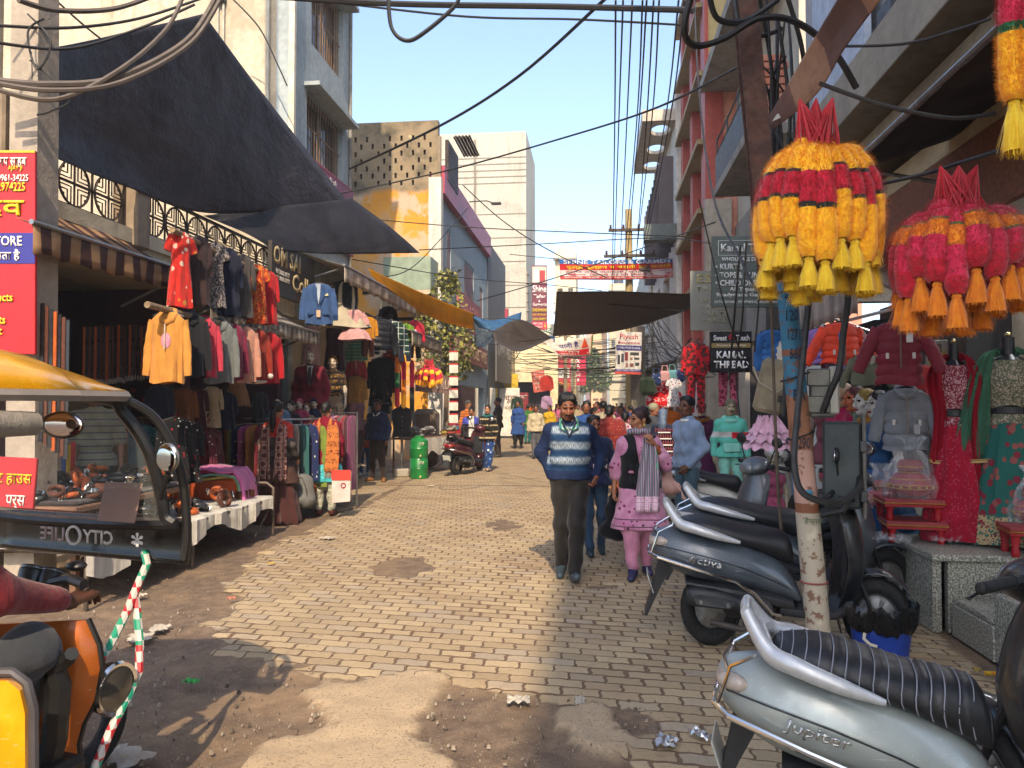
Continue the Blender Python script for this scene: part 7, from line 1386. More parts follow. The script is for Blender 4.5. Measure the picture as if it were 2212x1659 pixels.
# ---------------- marigold-coloured garland bundles ----------------
@once
def fuzz(c,c2): 
    g=Gr('garland fibre',.75,0.,.3); v=g.oc(); n=g.noise(v,40.,3.); g.col(g.mix(n.ss(.3,.7),c,c2)); g.set('Sheen Weight',.4); g.set('Subsurface Weight',.15); g.set('Subsurface Scale',.02); return g.mat
FZ=dict(y=fuzz('#f2a406','#ffc41c'),o=fuzz('#d9700a','#e88a10'),r=fuzz('#b00c28','#cc1030'),p=fuzz('#c0103c','#d82c54'),k=fuzz('#141a14','#20281c'),g=fuzz('#14502c','#1c6a3a'),t=fuzz('#e8b818','#f0cc30'),s=fuzz('#a80c1c','#c01424'))
def garland(T,top,mid,bot,r,bands,tas,seed,fl=1.,hang_=True):
    rnd=random.Random(seed); keys=[]; 
    for bnd in bands:
        if bnd[2] not in keys: keys.append(bnd[2])
    b=MB(); n=26; L_=[]
    for i in range(n+1):
        t=i/n; L_.append(top*(1-t)**2+mid*2*t*(1-t)+bot*t*t)
    def ck(t):
        for a,c,k in bands:
            if a<=t<c: return keys.index(k)
        return keys.index(bands[-1][2])
    ax=(bot-top).normalized(); e1=ax.cross(V((0,1,0))).normalized(); e2=ax.cross(e1); m=10; rr=lambda t:r*(.96+.04*sin(t*31+seed))*min(1,.6+t*6,.6+(1-t)*8)
    for i in range(n):
        b.c=ck((i+.5)/n); q=[]
        for k in(i,i+1): q.append([L_[k]+(e1*cos(2*pi*j/m)+e2*sin(2*pi*j/m))*rr(k/n) for j in range(m)])
        b.grid(q,cv=True)
    for i in range(int(3400*fl)):
        t=rnd.random(); a=rnd.random()*2*pi; k=min(int(t*n),n-1); p=L_[k].lerp(L_[k+1],t*n-k); rd=e1*cos(a)+e2*sin(a); tg=(ax.cross(rd))*.0016; s=p+rd*rr(t)*.93; b.c=ck(t); d=(rd+ax*rnd.uniform(-.5,.7)+V((rnd.uniform(-.3,.3),rnd.uniform(-.3,.3),rnd.uniform(-.3,.3)))).normalized()
        b.add([s-tg,s+tg,s+d*r*rnd.uniform(.28,.62)],[(0,1,2)])
    o=b.build('garland',[FZ[k] for k in keys],T)
    if tas:
        tm,tl=tas; b=MB(); q=bot; P=[[q+V(((w_+.004*(j%2))*cos(2*pi*j/18),(w_+.004*(j%2))*sin(2*pi*j/18),z)) for j in range(18)] for w_,z in((.012,.01),(.02,-.006),(.014,-.022),(.026,-.05),(.036,-.09),(.042,-tl))]; b.grid(P,cv=True)
        for i in range(int(160*fl)):
            a=rnd.random()*2*pi; r0=.024*rnd.random()**.5; p0=q+V((r0*cos(a),r0*sin(a),-.02)); k=rnd.uniform(1.2,2.4); p1=q+V((r0*k*cos(a)+rnd.uniform(-.012,.012)+.02*cos(a),r0*k*sin(a)+.02*sin(a),-tl*rnd.uniform(.85,1.12))); tg=V((-sin(a),cos(a),0))*.0016; b.add([p0-tg,p0+tg,p1+tg*.6,p1-tg*.6],[(0,1,2,3)])
        b.build('tassel',FZ[tm],o)
    return o
def bundle(label,c,rx,ry,n,Ln,bands,tas,seed,r=.042,knot=.2,fl=1.,topk=.48,strand='s',cat='garland'):
    T=thing('garland_bundle',label,cat); rnd=random.Random(seed)
    for k in range(n):
        ring=1. if k<n*.68 else .5; a=2*pi*k/(n*.68)+(ring<1)*.3; x,y=cos(a)*ring,sin(a)*ring
        t0=c+V((rx*topk*x,ry*topk*y,-.10*ring**2+rnd.uniform(-.02,.02))); b0=c+V((rx*x*1.0,ry*y,-Ln+rnd.uniform(-.09,.06)-.05*(1-ring))); md=c+V((rx*x*1.22,ry*y*1.22,-Ln*.42))
        sh=rnd.uniform(-.06,.06); garland(T,t0,md,b0,r*rnd.uniform(.9,1.1),[(max(0,a_+sh*(a_>0)),e+sh*(e<1),k_) for a_,e,k_ in bands],tas,seed*100+k,fl)
    b=MB()
    for k in range(n*4):
        a=rnd.random()*2*pi; q=rnd.uniform(.2,1.); p=c+V((rx*topk*cos(a)*q,ry*topk*sin(a)*q,-.07)); kx=c+V((round(rnd.uniform(-1.4,1.4))*rx*.32,0,knot)); b.tube([kx,p],.0035,4,caps=False)
    b.build('tie_threads',FZ[strand],T); return T
YB=[(0,.33,'y'),(.33,.36,'k'),(.36,.61,'r'),(.61,.64,'k'),(.64,1.01,'y')]
c=AD(1764,292,4.1); bundle('big bundle of fluffy yellow and red garlands with yellow tassels hanging above the scooters',c,.27,.22,32,.64,YB,('t',.145),3,.058)
PBn=[(0,.3,'p'),(.3,.32,'g'),(.32,.55,'o'),(.55,.57,'g'),(.57,.82,'p'),(.82,1.01,'r')]
c=AD(2072,425,3.9); bundle('big bundle of fluffy pink and orange garlands with straw tassels at the right',c,.28,.22,30,.45,PBn,('o',.16),5,.06,.16)
c=AD(2190,10,3.3); T=thing('garland_bundle','thick yellow garland strands with pink tops and tassels at the top right corner','garland')
for k,dx in enumerate((0,.045,.085)): garland(T,c+V((dx,.0,.12)),c+V((dx-.03,-.02*k,-.2)),c+V((dx-.005,0,-.42)),.052,[(0,.36,'p'),(.36,.41,'g'),(.41,1.01,'y')],('t',.22),70+k,1.4)
c=AD(926,786,16.8); bundle('small red and yellow garland bundle over the left street stall',c,.26,.2,16,.42,[(0,.3,'r'),(.3,.52,'y'),(.52,.8,'r'),(.8,1.01,'y')],None,9,.05,.12,.25)
for u,v0,v1,d,bd,lb in((858,772,880,16.2,[(0,.3,'o'),(.3,.6,'g'),(.6,1.01,'r')],'long orange and green garland string beside the black coat'),(872,780,882,16.4,[(0,.4,'p'),(.4,.7,'o'),(.7,1.01,'y')],'long pink and orange garland string near the dress form'),(890,778,895,16.6,[(0,.5,'p'),(.5,1.01,'k')],'purple tinsel garland string right of the others')):
    T=thing('garland_string',lb,'garland'); a_,b_=AD(u,v0,d),AD(u,v1,d); garland(T,a_,a_.lerp(b_,.5),b_,.055,bd,None,u,.5)
# ---------------- painted pole with cables and meter boxes ----------------
B0=G(1773,1421); g=Gr('painted pole',.7); v=g.wp(); x,y,z=g.xyz(v); n=g.noise(v,9.,5.,.65); zz=z+(n-.5)*.16
a=g.mix(zz.ss(.9,.91),'#a99d88','#b08a7a'); a=g.mix(zz.ss(1.28,1.29),a,'#8a5c40'); a=g.mix(zz.ss(1.62,1.63),a,'#2b657f'); a=g.mix(zz.ss(2.42,2.43),a,'#5c3a28'); a=g.mix(g.noise(v,14.,5.,.7).ss(.56,.6)*.85,a,'#6a3f25'); a=g.mix((z-.93).ab().lt(.03)+(z-1.9).ab().lt(.02),a,'#7a4a30'); a=g.mix(g.noise(v,5.,4.).ss(.6,.7)*zz.ss(1.2,1.3,1.,0.),a,'#c0b49c'); g.col(a); g.bump(n,.5,.01)
T=thing('painted_pole','leaning round pole with peeling blue paint and painted numbers beside the grey scooters','pole',(B0.x,B0.y,0)); tpz=V((-.56,.12,7.4)); ptp=lambda z:tpz*(z/7.4)
b=MB(); b.tube([V((0,0,-.02)),ptp(.6),ptp(1.2),ptp(1.9),ptp(2.5)],[.075,.074,.068,.064,.06],20); b.build('shaft',g.mat,T)
PK=lambda z,dx=0,dy=-.085:V((B0.x,B0.y,0))+ptp(z)+V((dx,dy,0))
INK=plain('#14203c',.6)
for s_,z in(('216',2.24),('120',2.10),('1271',1.98),('660',1.86),('BA',1.60),('D',1.42),('290',1.30)): text(s_,frame(ptp(z)+V((-.04,-.071,0)),(1,-.08,0)),.075 if len(s_)>1 else .03,.07,INK,T,.001,.005)
text('हैप्यार',frame(ptp(.83)+V((-.045,-.08,0)),(1,-.08,0)),.11,.05,plain('#6a7a50',.7),T,.001,.005)
b=MB(frame(ptp(1.03)+V((-.0,-.077,0)),(1,0,0))); b.ell((0,0,0),(.026,.006,.02),14,6); b.build('sticker',plain('#3f7f9a',.5),T)
b=MB(); b.tube([ptp(.47)+V((.08*cos(i*pi/8),.08*sin(i*pi/8),0)) for i in range(16)],.006,5,close=True); b.build('tie_wire',plain('#a0524a',.7),T)
for z in(1.38,1.75,2.3): b=MB(); b.tube([ptp(z)+V((.085*cos(i*pi/8),.085*sin(i*pi/8),.03*cos(i*pi/8))) for i in range(16)],.006,5,close=True); b.build('tie_wire',WIRE,T)
T=thing('iron_girder','brown iron girder pole rising behind the painted pole with cables lashed to it','pole'); p0=V((B0.x-.02,B0.y+.26,0)); q0=V((B0.x-.62,B0.y+.42,7.6)); b=MB()
for dx,dy,sx,sy in((0,-.05,.15,.014),(0,.05,.15,.014),(0,0,.014,.09)):
    b.add([p+V((dx+ex*sx/2,dy+ey*sy/2,0)) for p in(p0.lerp(q0,.30),q0) for ex,ey in((-1,-1),(1,-1),(1,1),(-1,1))],[(0,1,5,4),(1,2,6,5),(2,3,7,6),(3,0,4,7),(3,2,1,0),(4,5,6,7)])
b.build('girder',plain('#4f3226',.75,.2,.35,10.),T,False)
def box_thing(nm,lb,c,d,m,rz=0,cat='meter box',extra=None,bev=.015,tilt=0):
    t=thing(nm,lb,cat,c,rz); b=MB(Matrix.Rotation(tilt,4,'Y')); b.box((0,0,0),d,bev); b.build('case',m,t)
    if extra: extra(t)
    return t
def mbx(t):
    b=MB(); b.box((.125,0,0),(.02,.33,.64),.008); b.build('lid_flange',plain('#6a665e',.6),t)
    for z in(-.18,.12): b=MB(); b.box((.12,-.17,z),(.04,.02,.07),.006); b.build('hinge',plain('#3a3c3c',.5),t)
    b=MB(); b.tube([(.05,-.17,-.2),(.03,-.22,-.2),(0,-.24,-.26),(-.12,-.2,-.3)],.022,8); b.build('cable_gland',BLK,t)
P=AD(1818,1002,4.8); box_thing('meter_box','large dark grey electric meter box fixed beside the painted pole',P,(.22,.26,.53),plain('#3a4242',.6,.1,.3,5.,.2),R(-16),extra=mbx)
def clr(t):
    b=MB(); b.box((.07,-.045,.02),(.06,.05,.3),.01); b.build('terminal_cover',glass('#a8a8a0',.7,.2),t)
    for z in(-.07,.1): b=MB(); b.box((-.02,-.065,z),(.14,.02,.11),.008); b.build('meter_window',plain('#5f5f58',.3),t)
P=AD(1775,850,4.85); box_thing('meter_box','small grey electric meter with clear covers high on the painted pole',P,(.15,.11,.31),plain('#6f6f68',.5,.1,.25),R(-14),extra=clr)
def trf(t):
    b=MB(); b.tube([(.1,-.12,-.0),(.02,-.14,-.05),(-.1,-.13,.03),(-.14,-.1,.15)],.008,5); b.build('lashing_rope',plain('#a09480',.8),t)
    b=MB(Matrix.Rotation(.25,4,'Y')); b.box((.1,-.125,-.08),(.09,.02,.05),.006); b.build('handle_plate',plain('#2a201c',.5),t)
P=AD(1668,835,5.9); box_thing('junction_cabinet','dusty beige electric cabinet hanging tilted left of the painted pole',P,(.22,.22,.42),plain('#8f8168',.7,.1,.3),R(-10),extra=trf,bev=.03,tilt=.22)
# ---------------- near right stock: jackets ----------------
def puff(name,lb,u,v0,v1,d,rz,c,**k):
    P=AD(u,v0,d); kd=k.pop('kind','crop'); L=-PROF[kd][-1][0]-.07; s=(v1-v0)/FP*d/L; return garment(name,lb,kd,cloth(c,rough=.55),(P.x,P.y,P.z+.09*s),rz,s,quilt=k.pop('quilt',.085),**k)
def tagx(c,at): 
    def f(T):
        b=MB(); b.box(at,(.06,.01,.1),.004); b.build('hang_tag',plain(c,.5),T); b=MB(); b.box((0,-.118,-.35),(.012,.012,.42)); b.build('zip',plain('#6a5a50',.4,.3),T)
        for q in(-1,1): b=MB(); b.box((q*.12,-.105,-.43),(.03,.015,.06),.006); b.build('pocket_tab',plain('#c8c0b8',.5),T)
    return f
puff('puffer_jacket','bright orange red child puffer jacket with sleeves spread behind the cables',1815,700,790,6.4,R(8),'#e0401c',spread=.17,extra=tagx('#2a6aa8',(-.05,-.13,-.25)))
puff('puffer_jacket','maroon puffer jacket hanging from a red strap in front of the shop',1940,697,836,5.7,R(-10),'#7a1628',kind='shirt',spread=.13,quilt=.11,extra=tagx('#cfcac4',(.08,-.12,-.25)))
puff('puffer_jacket','silver grey quilted jacket with fur collar hanging lowest of the jackets',1955,842,976,5.9,R(-14),'#7f8288',kind='shirt',spread=.05,quilt=.12,hood=True,extra=tagx('#9a9a9a',(.09,-.12,-.5)))
puff('puffer_jacket','lilac padded jacket half hidden behind the orange red one',1772,712,790,6.9,R(20),'#8f6ab0',spread=.05)
P=AD(1868,766,6.2); T=puff('wool_coat','olive grey child coat with a pale collar between the red jackets',1870,768,835,6.2,R(-6),'#6a6c54',quilt=0,spread=.12,extra=lambda T:[(lambda b:(b.add([(q*.02,-.08,-.08),(q*.1,-.06,-.1),(q*.13,-.1,-.2),(q*.05,-.115,-.24)],[(0,1,2,3)]),b.build('collar',cloth('#a89a88'),T,False).modifiers.new('t','SOLIDIFY')))(MB()) for q in(-1,1)])
puff('red_shawl_suit','red printed suit hanging behind the maroon jacket',1990,790,905,6.8,R(-10),'#a01418',kind='kurta',quilt=0)
for u,v,c,lb in((1745,715,'#4a1030','dark plum jacket behind the painted pole'),(1668,715,'#1f5a9a','blue quilted jacket hanging left of the beige cabinet'),(1690,735,'#b8b0a4','cream knitted top beside the beige cabinet')):
    puff('jacket',lb,u,v,v+75,7.6 if u>1700 else 8.2,R(20),c,quilt=.09 if 'jacket' in lb else 0)
t=thing('clothes_rail','white pipe rail for jackets under the near shop ceiling','rail'); b=MB(); b.tube([AD(1800,700,6.6),AD(1960,660,5.7)],.014,8); b.build('pole',plain('#b8b8b4',.4),t)
t=thing('chain','steel chain holding the olive coat','chain'); b=MB(); P=AD(1868,720,6.2)
for i in range(9): b.tube([P+V((.012*cos(k*pi/5)*(i%2),.012*cos(k*pi/5)*((i+1)%2),-.022*i+.016*sin(k*pi/5))) for k in range(10)],.003,4,close=True)
o=b.build('links',STEEL,t)
# bust mannequins in a row facing the street
def bust(lb,u,v,d,rz,skc,hc,top,hst='bun',h=1.64,bot=None,extra=None,sl=.25,hem=.8):
    P=AD(u,v,d); return mann(lb,(P.x,P.y,P.z-h),rz,h,(top,sl,hem,.012,.02),(bot or cloth('#3a1c28'),'skirt') if bot else None,sk=skc,hair=hc,hst=hst,legs=bool(bot),res=.009,extra=extra,group=None)
bust('bald headed mannequin bust in a magenta kurta facing the street',1820,828,6.9,R(-72),'#a5876c','#7a5a44',cloth('#a8144a'),'none')
bust('red haired mannequin bust in a green sequin top facing the street',1846,836,6.75,R(-70),'#b0603c','#4a140c',cloth('#5a6a54','seq','#8a9a80',1.,rough=.4))
bust('white faced mannequin with golden hair and a mustard scarf facing the street',1868,842,6.6,R(-72),'#c2bfb8','#8f7420',cloth('#a86a14','folk','#d0a040',1.))
def frill(T,j,Rm):
    for z,w_ in((1.0,.17),(.9,.22),(.8,.26),(.68,.31),(.55,.35)): loftbody([(z+.03,w_*.8,w_*.7),(z-.02,w_,w_*.85),(z-.12,w_*1.1,w_*.95)],.014,9,ph=z*9).build('frill',cloth('#0c4a7a',rough=.55),T)
bust('white faced mannequin with black hair in a frilled peacock blue gown',1895,846,6.4,R(-68),'#c4beb4','#221c1c',cloth('#0c4a7a',rough=.55),bot=cloth('#0a3a62',rough=.55),extra=frill)
bust('mannequin head in a black brimmed hat at the back of the jackets',1799,808,7.4,R(-5),'#6f5a50','#17181c',cloth('#7a4048'),'cap',extra=lambda T,j,Rm:(lambda b:(b.lathe([(.10,1.635),(.16,1.615),(.165,1.62),(.10,1.65)],24,(0,.0,.02)),b.build('hat_brim',plain('#1c1e24',.4),T)))(MB()))
bust('small child mannequin in a pink suit behind the beige cabinet',1668,985,8.3,R(-10),'#b0a488','#9a9078',cloth('#b85a78'),'short',1.1,cloth('#a84a6a'))
# lehenga dress forms on the platform
def lehenga(lb,u,vt,vb,d,c1,c2,dup_,pat,seqc,rz,sp=1.,wx=.86):
    P=AD(u,vb,d); t=thing('dress_form',lb,'mannequin',(P.x,P.y,.545),rz); h=(AD(u,vt,d).z-.545)/1.55
    t.scale=(h*wx,h*wx,h)
    b=MB(); b.lathe([(.0,1.55),(.05,1.55),(.05,1.42),(.09,1.38),(0,1.36)],16); b.ell((0,0,1.33),(.16,.09,.09),16,8); b.build('form_neck',plain('#101014',.4),t)
    b=MB(); b.ell((0,0,1.57),(.028,.028,.02),12,8); b.build('finial',metalp('#b8a070',.2),t)
    loftbody([(1.38,.15,.08),(1.30,.19,.11),(1.2,.185,.14),(1.08,.155,.11),(1.03,.15,.105)],.003,5).build('bodice',cloth(c1,'seq',seqc,1.2,rough=.5),t)
    loftbody([(1.03,.148,.10),(.97,.14,.10)],.001,5).build('waist',plain('#121014',.5),t)
    loftbody([(.97,.15,.11),(.9,.17,.13),(.6,.25,.2),(.25,.33,.27),(.02,.38,.31)],.016,13).build('skirt',pat,t)
    loftbody([(.975,.155,.115),(.90,.178,.135)],.002,5).build('waistband',cloth(c1,'seq',seqc,1.,rough=.45),t)
    for q,ln in((-1,.62),(1,.3)):
        o=strip('stole',dup_[0],t,[(q*.03,.07,1.42),(q*.13,-.02,1.44),(q*.21,-.10,1.28),(q*.25*sp,-.12,1.0),(q*.3*sp,-.13,ln)],[.05,.06,.08,.11*sp,.15*sp],[(1,.3,0),(1,.2,-.4*q),(1,-.1,-.3*q),(1,-.2*q,0),(1,-.3*q,0)],.004,.018,2.5)
        strip('stole_border',dup_[1],t,[(q*.3*sp-.15*sp,-.145,ln+.012),(q*.3*sp,-.15,ln+.0),(q*.3*sp+.15*sp,-.145,ln+.012)],.014,(0,0,1),.006,.004,1.)
    return t
gm=Gr('green net',.8,0.,.3); v=gm.oc(); k=gm.vor(v,15.); kc=gm.xyz(gm.vor(v,15.,_o=1)); x,y,z=gm.xyz(v); a=gm.mix(k.lt(.42),'#1f5a50',gm.mix(kc[0].lt(.5),'#7a2430','#8a4a44')); a=gm.mix(z.ss(.22,.24,1.,0.)*gm.xyz(gm.vor(v,80.,_o=1))[0].lt(.6),a,'#a8946a'); gm.col(a); gm.bump(gm.noise(v,20.,3.),.3,.01); gm=gm.mat
def net(c,a): 
    g=Gr('net',.8,0.,.2); g.col(C(c)); g.set('Alpha',a); return g.mat
lehenga('deep red lehenga with a sequined blouse and red stole on a headless dress form',2066,742,1168,5.75,'#8a1228','#8a1020',(net('#8a0c1e',.92),metalp('#a07a4a',.4,.5)),cloth('#b01030','dots','#c05068',2.2),'#d0a0a8',R(-20),.6,.68)
lehenga('green printed lehenga with a gauzy green stole on a headless dress form',2185,728,1190,5.6,'#6a6a50','#2a5a40',(net('#3f6f55',.6),metalp('#a88a5a',.4,.5)),gm,'#b0a088',R(-24))
P=AD(2012,870,7.2); 
sign('poster','tall printed panel showing figures in yellow and purple clothes behind the grey jacket',AD(2000,735,7.3),(1,-.2,0),.19,1.75,plain('#9a948c',.6),[(None,.1,.06,.8,.25,'#a88a3a'),(None,.3,.02,.4,.05,'#6a4a3a'),(None,.25,.31,.5,.1,'#3a3c44'),(None,.15,.52,.75,.38,'#4a1f4e'),(None,.38,.45,.3,.07,'#7a5a48'),(None,.05,.92,.9,.07,'#141214'),('Sweet Touch',.1,.94,.8,.03,'#c8b8b0')],.03,cat='poster')
# red stools, pots in clear wrap, bin
STR=plain('#a8101c',.4,0.,.12); GOLD=metalp('#b8883a',.35,.8); WRAP=glass('#e4e6e8',.14,.12)
def stool(lb,P,rz,w_=.42,d=.36,h=.16,grp='low red stools stacked on the platform'):
    t=thing('low_stool',lb,'stool',P,rz,grp); b=MB(); b.box((0,0,h-.018),(w_,d,.036),.006); b.build('seat',plain('#9a3436',.6,0.,.15),t); b=MB(); b.box((0,0,h-.046),(w_*.97,d*.97,.02)); b.build('apron',STR,t)
    b=MB(); 
    for s_ in(-1,1): b.tube([(-w_/2,s_*(d/2+.003),h-.03),(w_/2,s_*(d/2+.003),h-.03)],.005,4)
    b.tube([(-w_/2-.003,-d/2,h-.03),(-w_/2-.003,d/2,h-.03)],.005,4); b.build('gold_braid',GOLD,t)
    for x in(-1,1):
        for y in(-1,1): b=MB(); b.lathe([(.024,0),(.03,.03),(.022,.06),(.034,h-.06)],10,(x*(w_/2-.045),y*(d/2-.045),0)); b.build('leg',STR,t)
    return t
S0=lambda u,v:G(u,v,.545)
p=S0(1985,1172); stool('red stool at the platform corner carrying another stool and the big wrapped pot',(p.x,p.y+.12,.545),R(-10)); stool('red stool stacked second at the platform corner under the big wrapped pot',(p.x-.02,p.y+.14,.707),R(-6))
p2=S0(1900,1120); stool('red stool left of the corner stack holding up a second one',(p2.x,p2.y+.12,.545),R(-14)); stool('red stool stacked second left of the corner stack under the small pots',(p2.x-.03,p2.y+.16,.707),R(-12))
p3=S0(2085,1160); stool('flat wrapped red stool lying right of the big pot before the red lehenga',(p3.x+.05,p3.y+.18,.545),R(-18),.5,.34,.1)
p4=S0(2175,1215); stool('red stool at the right edge behind the black scooter handlebar',(2.95,5.62,.545),R(-10),.34,.3,.2)
def pot(lb,P,s,wrap=True):
    t=thing('wedding_pot',lb,'pot',P); t.scale=(s,)*3; b=MB(); b.lathe([(.0,0),(.09,0),(.15,.04),(.17,.09),(.165,.13),(.12,.185),(.075,.205),(.07,.215)],28); b.build('belly',plain('#a81420',.4),t)
    b=MB()
    for r,z in((.172,.075),(.172,.105),(.15,.15),(.085,.203)): b.tube([(r*cos(i*pi/16),r*sin(i*pi/16),z) for i in range(32)],.006,5,close=True)
    b.build('gold_band',GOLD,t)
    for i in range(16): b=MB(); b.ell((.172*cos(i*pi/8),.172*sin(i*pi/8),.09),(.013,.013,.011),8,5); b.build('mirror_bead',plain('#c8a028',.3,.4),t)
    b=MB(); b.lathe([(.08,.205),(.1,.225),(.1,.27),(.085,.30),(.05,.31),(0,.312)],24); b.build('lid',plain('#9a2a1c',.4),t); b=MB(); b.tube([(.101*cos(i*pi/14),.101*sin(i*pi/14),.25) for i in range(28)],.007,5,close=True); b.build('lid_band',GOLD,t)
    if wrap:
        b=MB(); P_=[]
        for z,r in((.0,.2),(.1,.205),(.2,.17),(.3,.125),(.38,.07),(.43,.05),(.5,.11)): P_.append([V(((r+.022*sin(j*2.3+z*20)+.012*sin(j*5.1))*cos(2*pi*j/40),(r+.022*sin(j*2.3+z*20)+.012*cos(j*4.3))*sin(2*pi*j/40),z+.01*sin(j*3.))) for j in range(40)])
        b.grid(P_,cv=True); b.build('clear_wrap',WRAP,t,ang=25)
    return t
pot('big red and gold wedding pot in clear wrap at the platform corner',(p.x+.0,p.y+.14,.87),.92); pot('smaller wrapped wedding pot directly behind the big one',(p.x-.12,p.y+.42,.75),.7); pot('wrapped wedding pot on the left stack of red stools',(p2.x-.03,p2.y+.18,.87),.75); pot('wrapped wedding pot at the far left of the platform edge',(p2.x-.22,p2.y+.42,.75),.72); pot('golden wrapped pot at the right edge above the black scooter',(3.05,5.75,.745),.8)
for i,(x,y,z,s) in enumerate(((p.x-.28,p.y-.02,.56,.16),(p.x+.22,p.y-.0,.56,.13),(p2.x-.25,p2.y+.02,.56,.15))):
    t=thing('plastic_wrap','crumpled clear plastic sheet lying '+('left of the corner stool','right of the corner stool','at the left end of the platform')[i],'plastic sheet',(x,y,z)); b=MB(); N=16; b.grid([[V(((a/N-.5)*2.2*s,(c_/N-.5)*1.6*s,.05*float(vn2(np.array(a*.8+i*9),np.array(c_*.8),3))+.02*sin(a*2.+c_))) for c_ in range(N+1)] for a in range(N+1)]); b.build('film',WRAP,t,ang=20)
P=G(1903,1425); t=thing('waste_bin','blue plastic bucket lined with a black bin bag behind the silver scooter','bin',(P.x,P.y,0)); b=MB(); b.lathe([(0,0),(.15,0),(.19,.32),(.185,.32),(.14,.02),(0,.02)],28,caps=False); b.build('bucket',plain('#1c3f9a',.4,0.,.1),t)
b=MB(); P_=[]
for k,(r,z) in enumerate(((.185,.2),(.20,.26),(.208,.33),(.2,.355),(.17,.33),(.13,.22),(.05,.18))): P_.append([V(((r+.012*sin(j*1.9+k)+.007*sin(j*4.7))*cos(2*pi*j/44),(r+.012*sin(j*1.9+k))*sin(2*pi*j/44),z+.012*sin(j*2.7+k*2)+.01*sin(j*.9))) for j in range(44)])
b.grid(P_,cv=True,caps=True); b.build('bin_bag',plain('#0c0c0e',.25,0.,.1,9.,.2),t,ang=30); b=MB(); b.tube([(-.14,-.14,.2),(-.15,-.15,.17),(-.12,-.16,.14),(-.08,-.17,.13)],.01,6); b.build('printed_mark',plain('#d0c8b0',.6),t)
# ---------------- middle right: thread shop signs, garments, mannequins ----------------
SG=Gr('sign face',.5); v=SG.oc(); SG.col(SG.mix(SG.noise(SG.sc(v,(1,1,14)),4.,5.).ss(.4,.6),'#39423f','#4c5653')); SG=SG.mat; WT='#cfd0cc'
P=AD(1538,510,11.6); sign('sign_board','large grey green board reading Kamal Thread wholesale dealer with a list of garments',P,(1,.04,-.012),1.02,1.08,SG,[(None,.09,.06,.9,.005,WT),(None,.09,.27,.9,.005,WT),(None,.09,.06,.008,.21,WT),('Kamal Thread',.13,.11,.82,.11,WT),('WHOLESALE DEALER OF',.14,.3,.8,.055,WT),('• KURTIS',.05,.39,.4,.085,WT),('• TOPS & TUNICS',.05,.51,.78,.085,WT),('• CHILD DRESSES',.05,.62,.8,.085,WT),('All Types Of',.26,.72,.5,.075,WT),('Readymade Garments',.07,.80,.87,.07,WT),('0171-2511407, 9729743915, 8950977999',.04,.91,.92,.045,WT)],.06,bold=.025)
P=AD(1491,585,13.4); sign('sign_board','faded yellow grey board with pale lettering about ladies purses, wallets, belts and bags',P,(1,.05,0),.95,1.05,plain('#7f8078',.6,0.,.2,1.5),[('ESSAR',.12,.06,.8,.15,'#a89a60'),('TRADERS',.1,.26,.8,.08,'#a8a48a'),('Dealers in',.4,.37,.4,.06,'#a8a48a'),('• LADIES PURSES',.12,.46,.82,.075,'#a8a48a'),('• WALLETS',.18,.57,.6,.075,'#a8a48a'),('• BELTS',.22,.68,.45,.075,'#a8a48a'),('• BAGS',.22,.79,.42,.075,'#a8a48a')],.05,bold=.01)
P=AD(1534,716,11.2); sign('sign_board','black shop sign reading Sweet Touch and KAMAL THREAD in bold white letters',P,(1,.05,0),.60,.60,plain('#0d0e14',.3,0.,.05),[('Sweet',.08,.09,.32,.14,'#d8d8d8'),('Touch',.62,.09,.32,.14,'#d8d8d8'),('❀',.44,.05,.14,.19,'#b0141c'),(None,.03,.29,.94,.11,'#8a7442'),('Premium Lounge Wear',.16,.315,.7,.065,'#e0d8c8'),('KAMAL',.15,.48,.7,.18,'#f0f0f0'),('THREAD',.08,.72,.84,.18,'#f0f0f0')],.08,bold=.03)
LEO=cloth('#b01420','leo','#1c1614',.8,'#3a2a22')
def hd_(name,lb,kd,m,u,v0,v1,d,rz,**k):
    P=AD(u,v0,d); L=(-PROF[kd][-1][0]-.07) if kd!='pants' else .9; s=(v1-v0)/FP*d/L
    return garment(name,lb,kd,m,(P.x,P.y,P.z+.09*s),rz,s,**k)
hd_('lounge_suit','red and black leopard print lounge suit hanging left of the black sign','shirt',LEO,1503,742,812,11.4,R(-8),pants=LEO,L=.8)
hd_('lounge_trousers','pink leopard print trousers hanging under the black sign','pants',cloth('#c0607a','leo','#6a1030',.8,'#a83a58'),1573,775,880,11.5,R(-6))
hd_('printed_dress','white floral dress with a crimson border left of the leopard suit','kurta',cloth('#c8c4c4','flor','#4a4a78',.8,'#8a3a4a'),1455,818,880,12.2,R(20),sl='short')
for i,(u,v,s,lb) in enumerate(((1440,842,.30,'round red cushion bag with white letters at the top of the pile'),(1418,848,.28,'red printed cushion bag at the left of the pile'),(1432,866,.28,'red printed cushion bag low in the pile'),(1452,858,.28,'red printed cushion bag at the right of the pile'),(1413,868,.24,'small red cushion bag hanging lowest on the left'))):
    t=thing('cushion_bag',lb,'bag',AD(u,v,13.5),R(-10),'red printed cushion bags'); Q=MB(); Q.ell((0,0,0),(s*.62,.10,s*.55),20,10); Q.build('cushion',cloth('#d01822','folk','#e0c8c4',.7),t); b=MB(); b.tube([(-.05,0,s*.5),(0,0,s*.75),(.05,0,s*.5)],.012,5); b.build('loop',cloth('#a01018'),t)
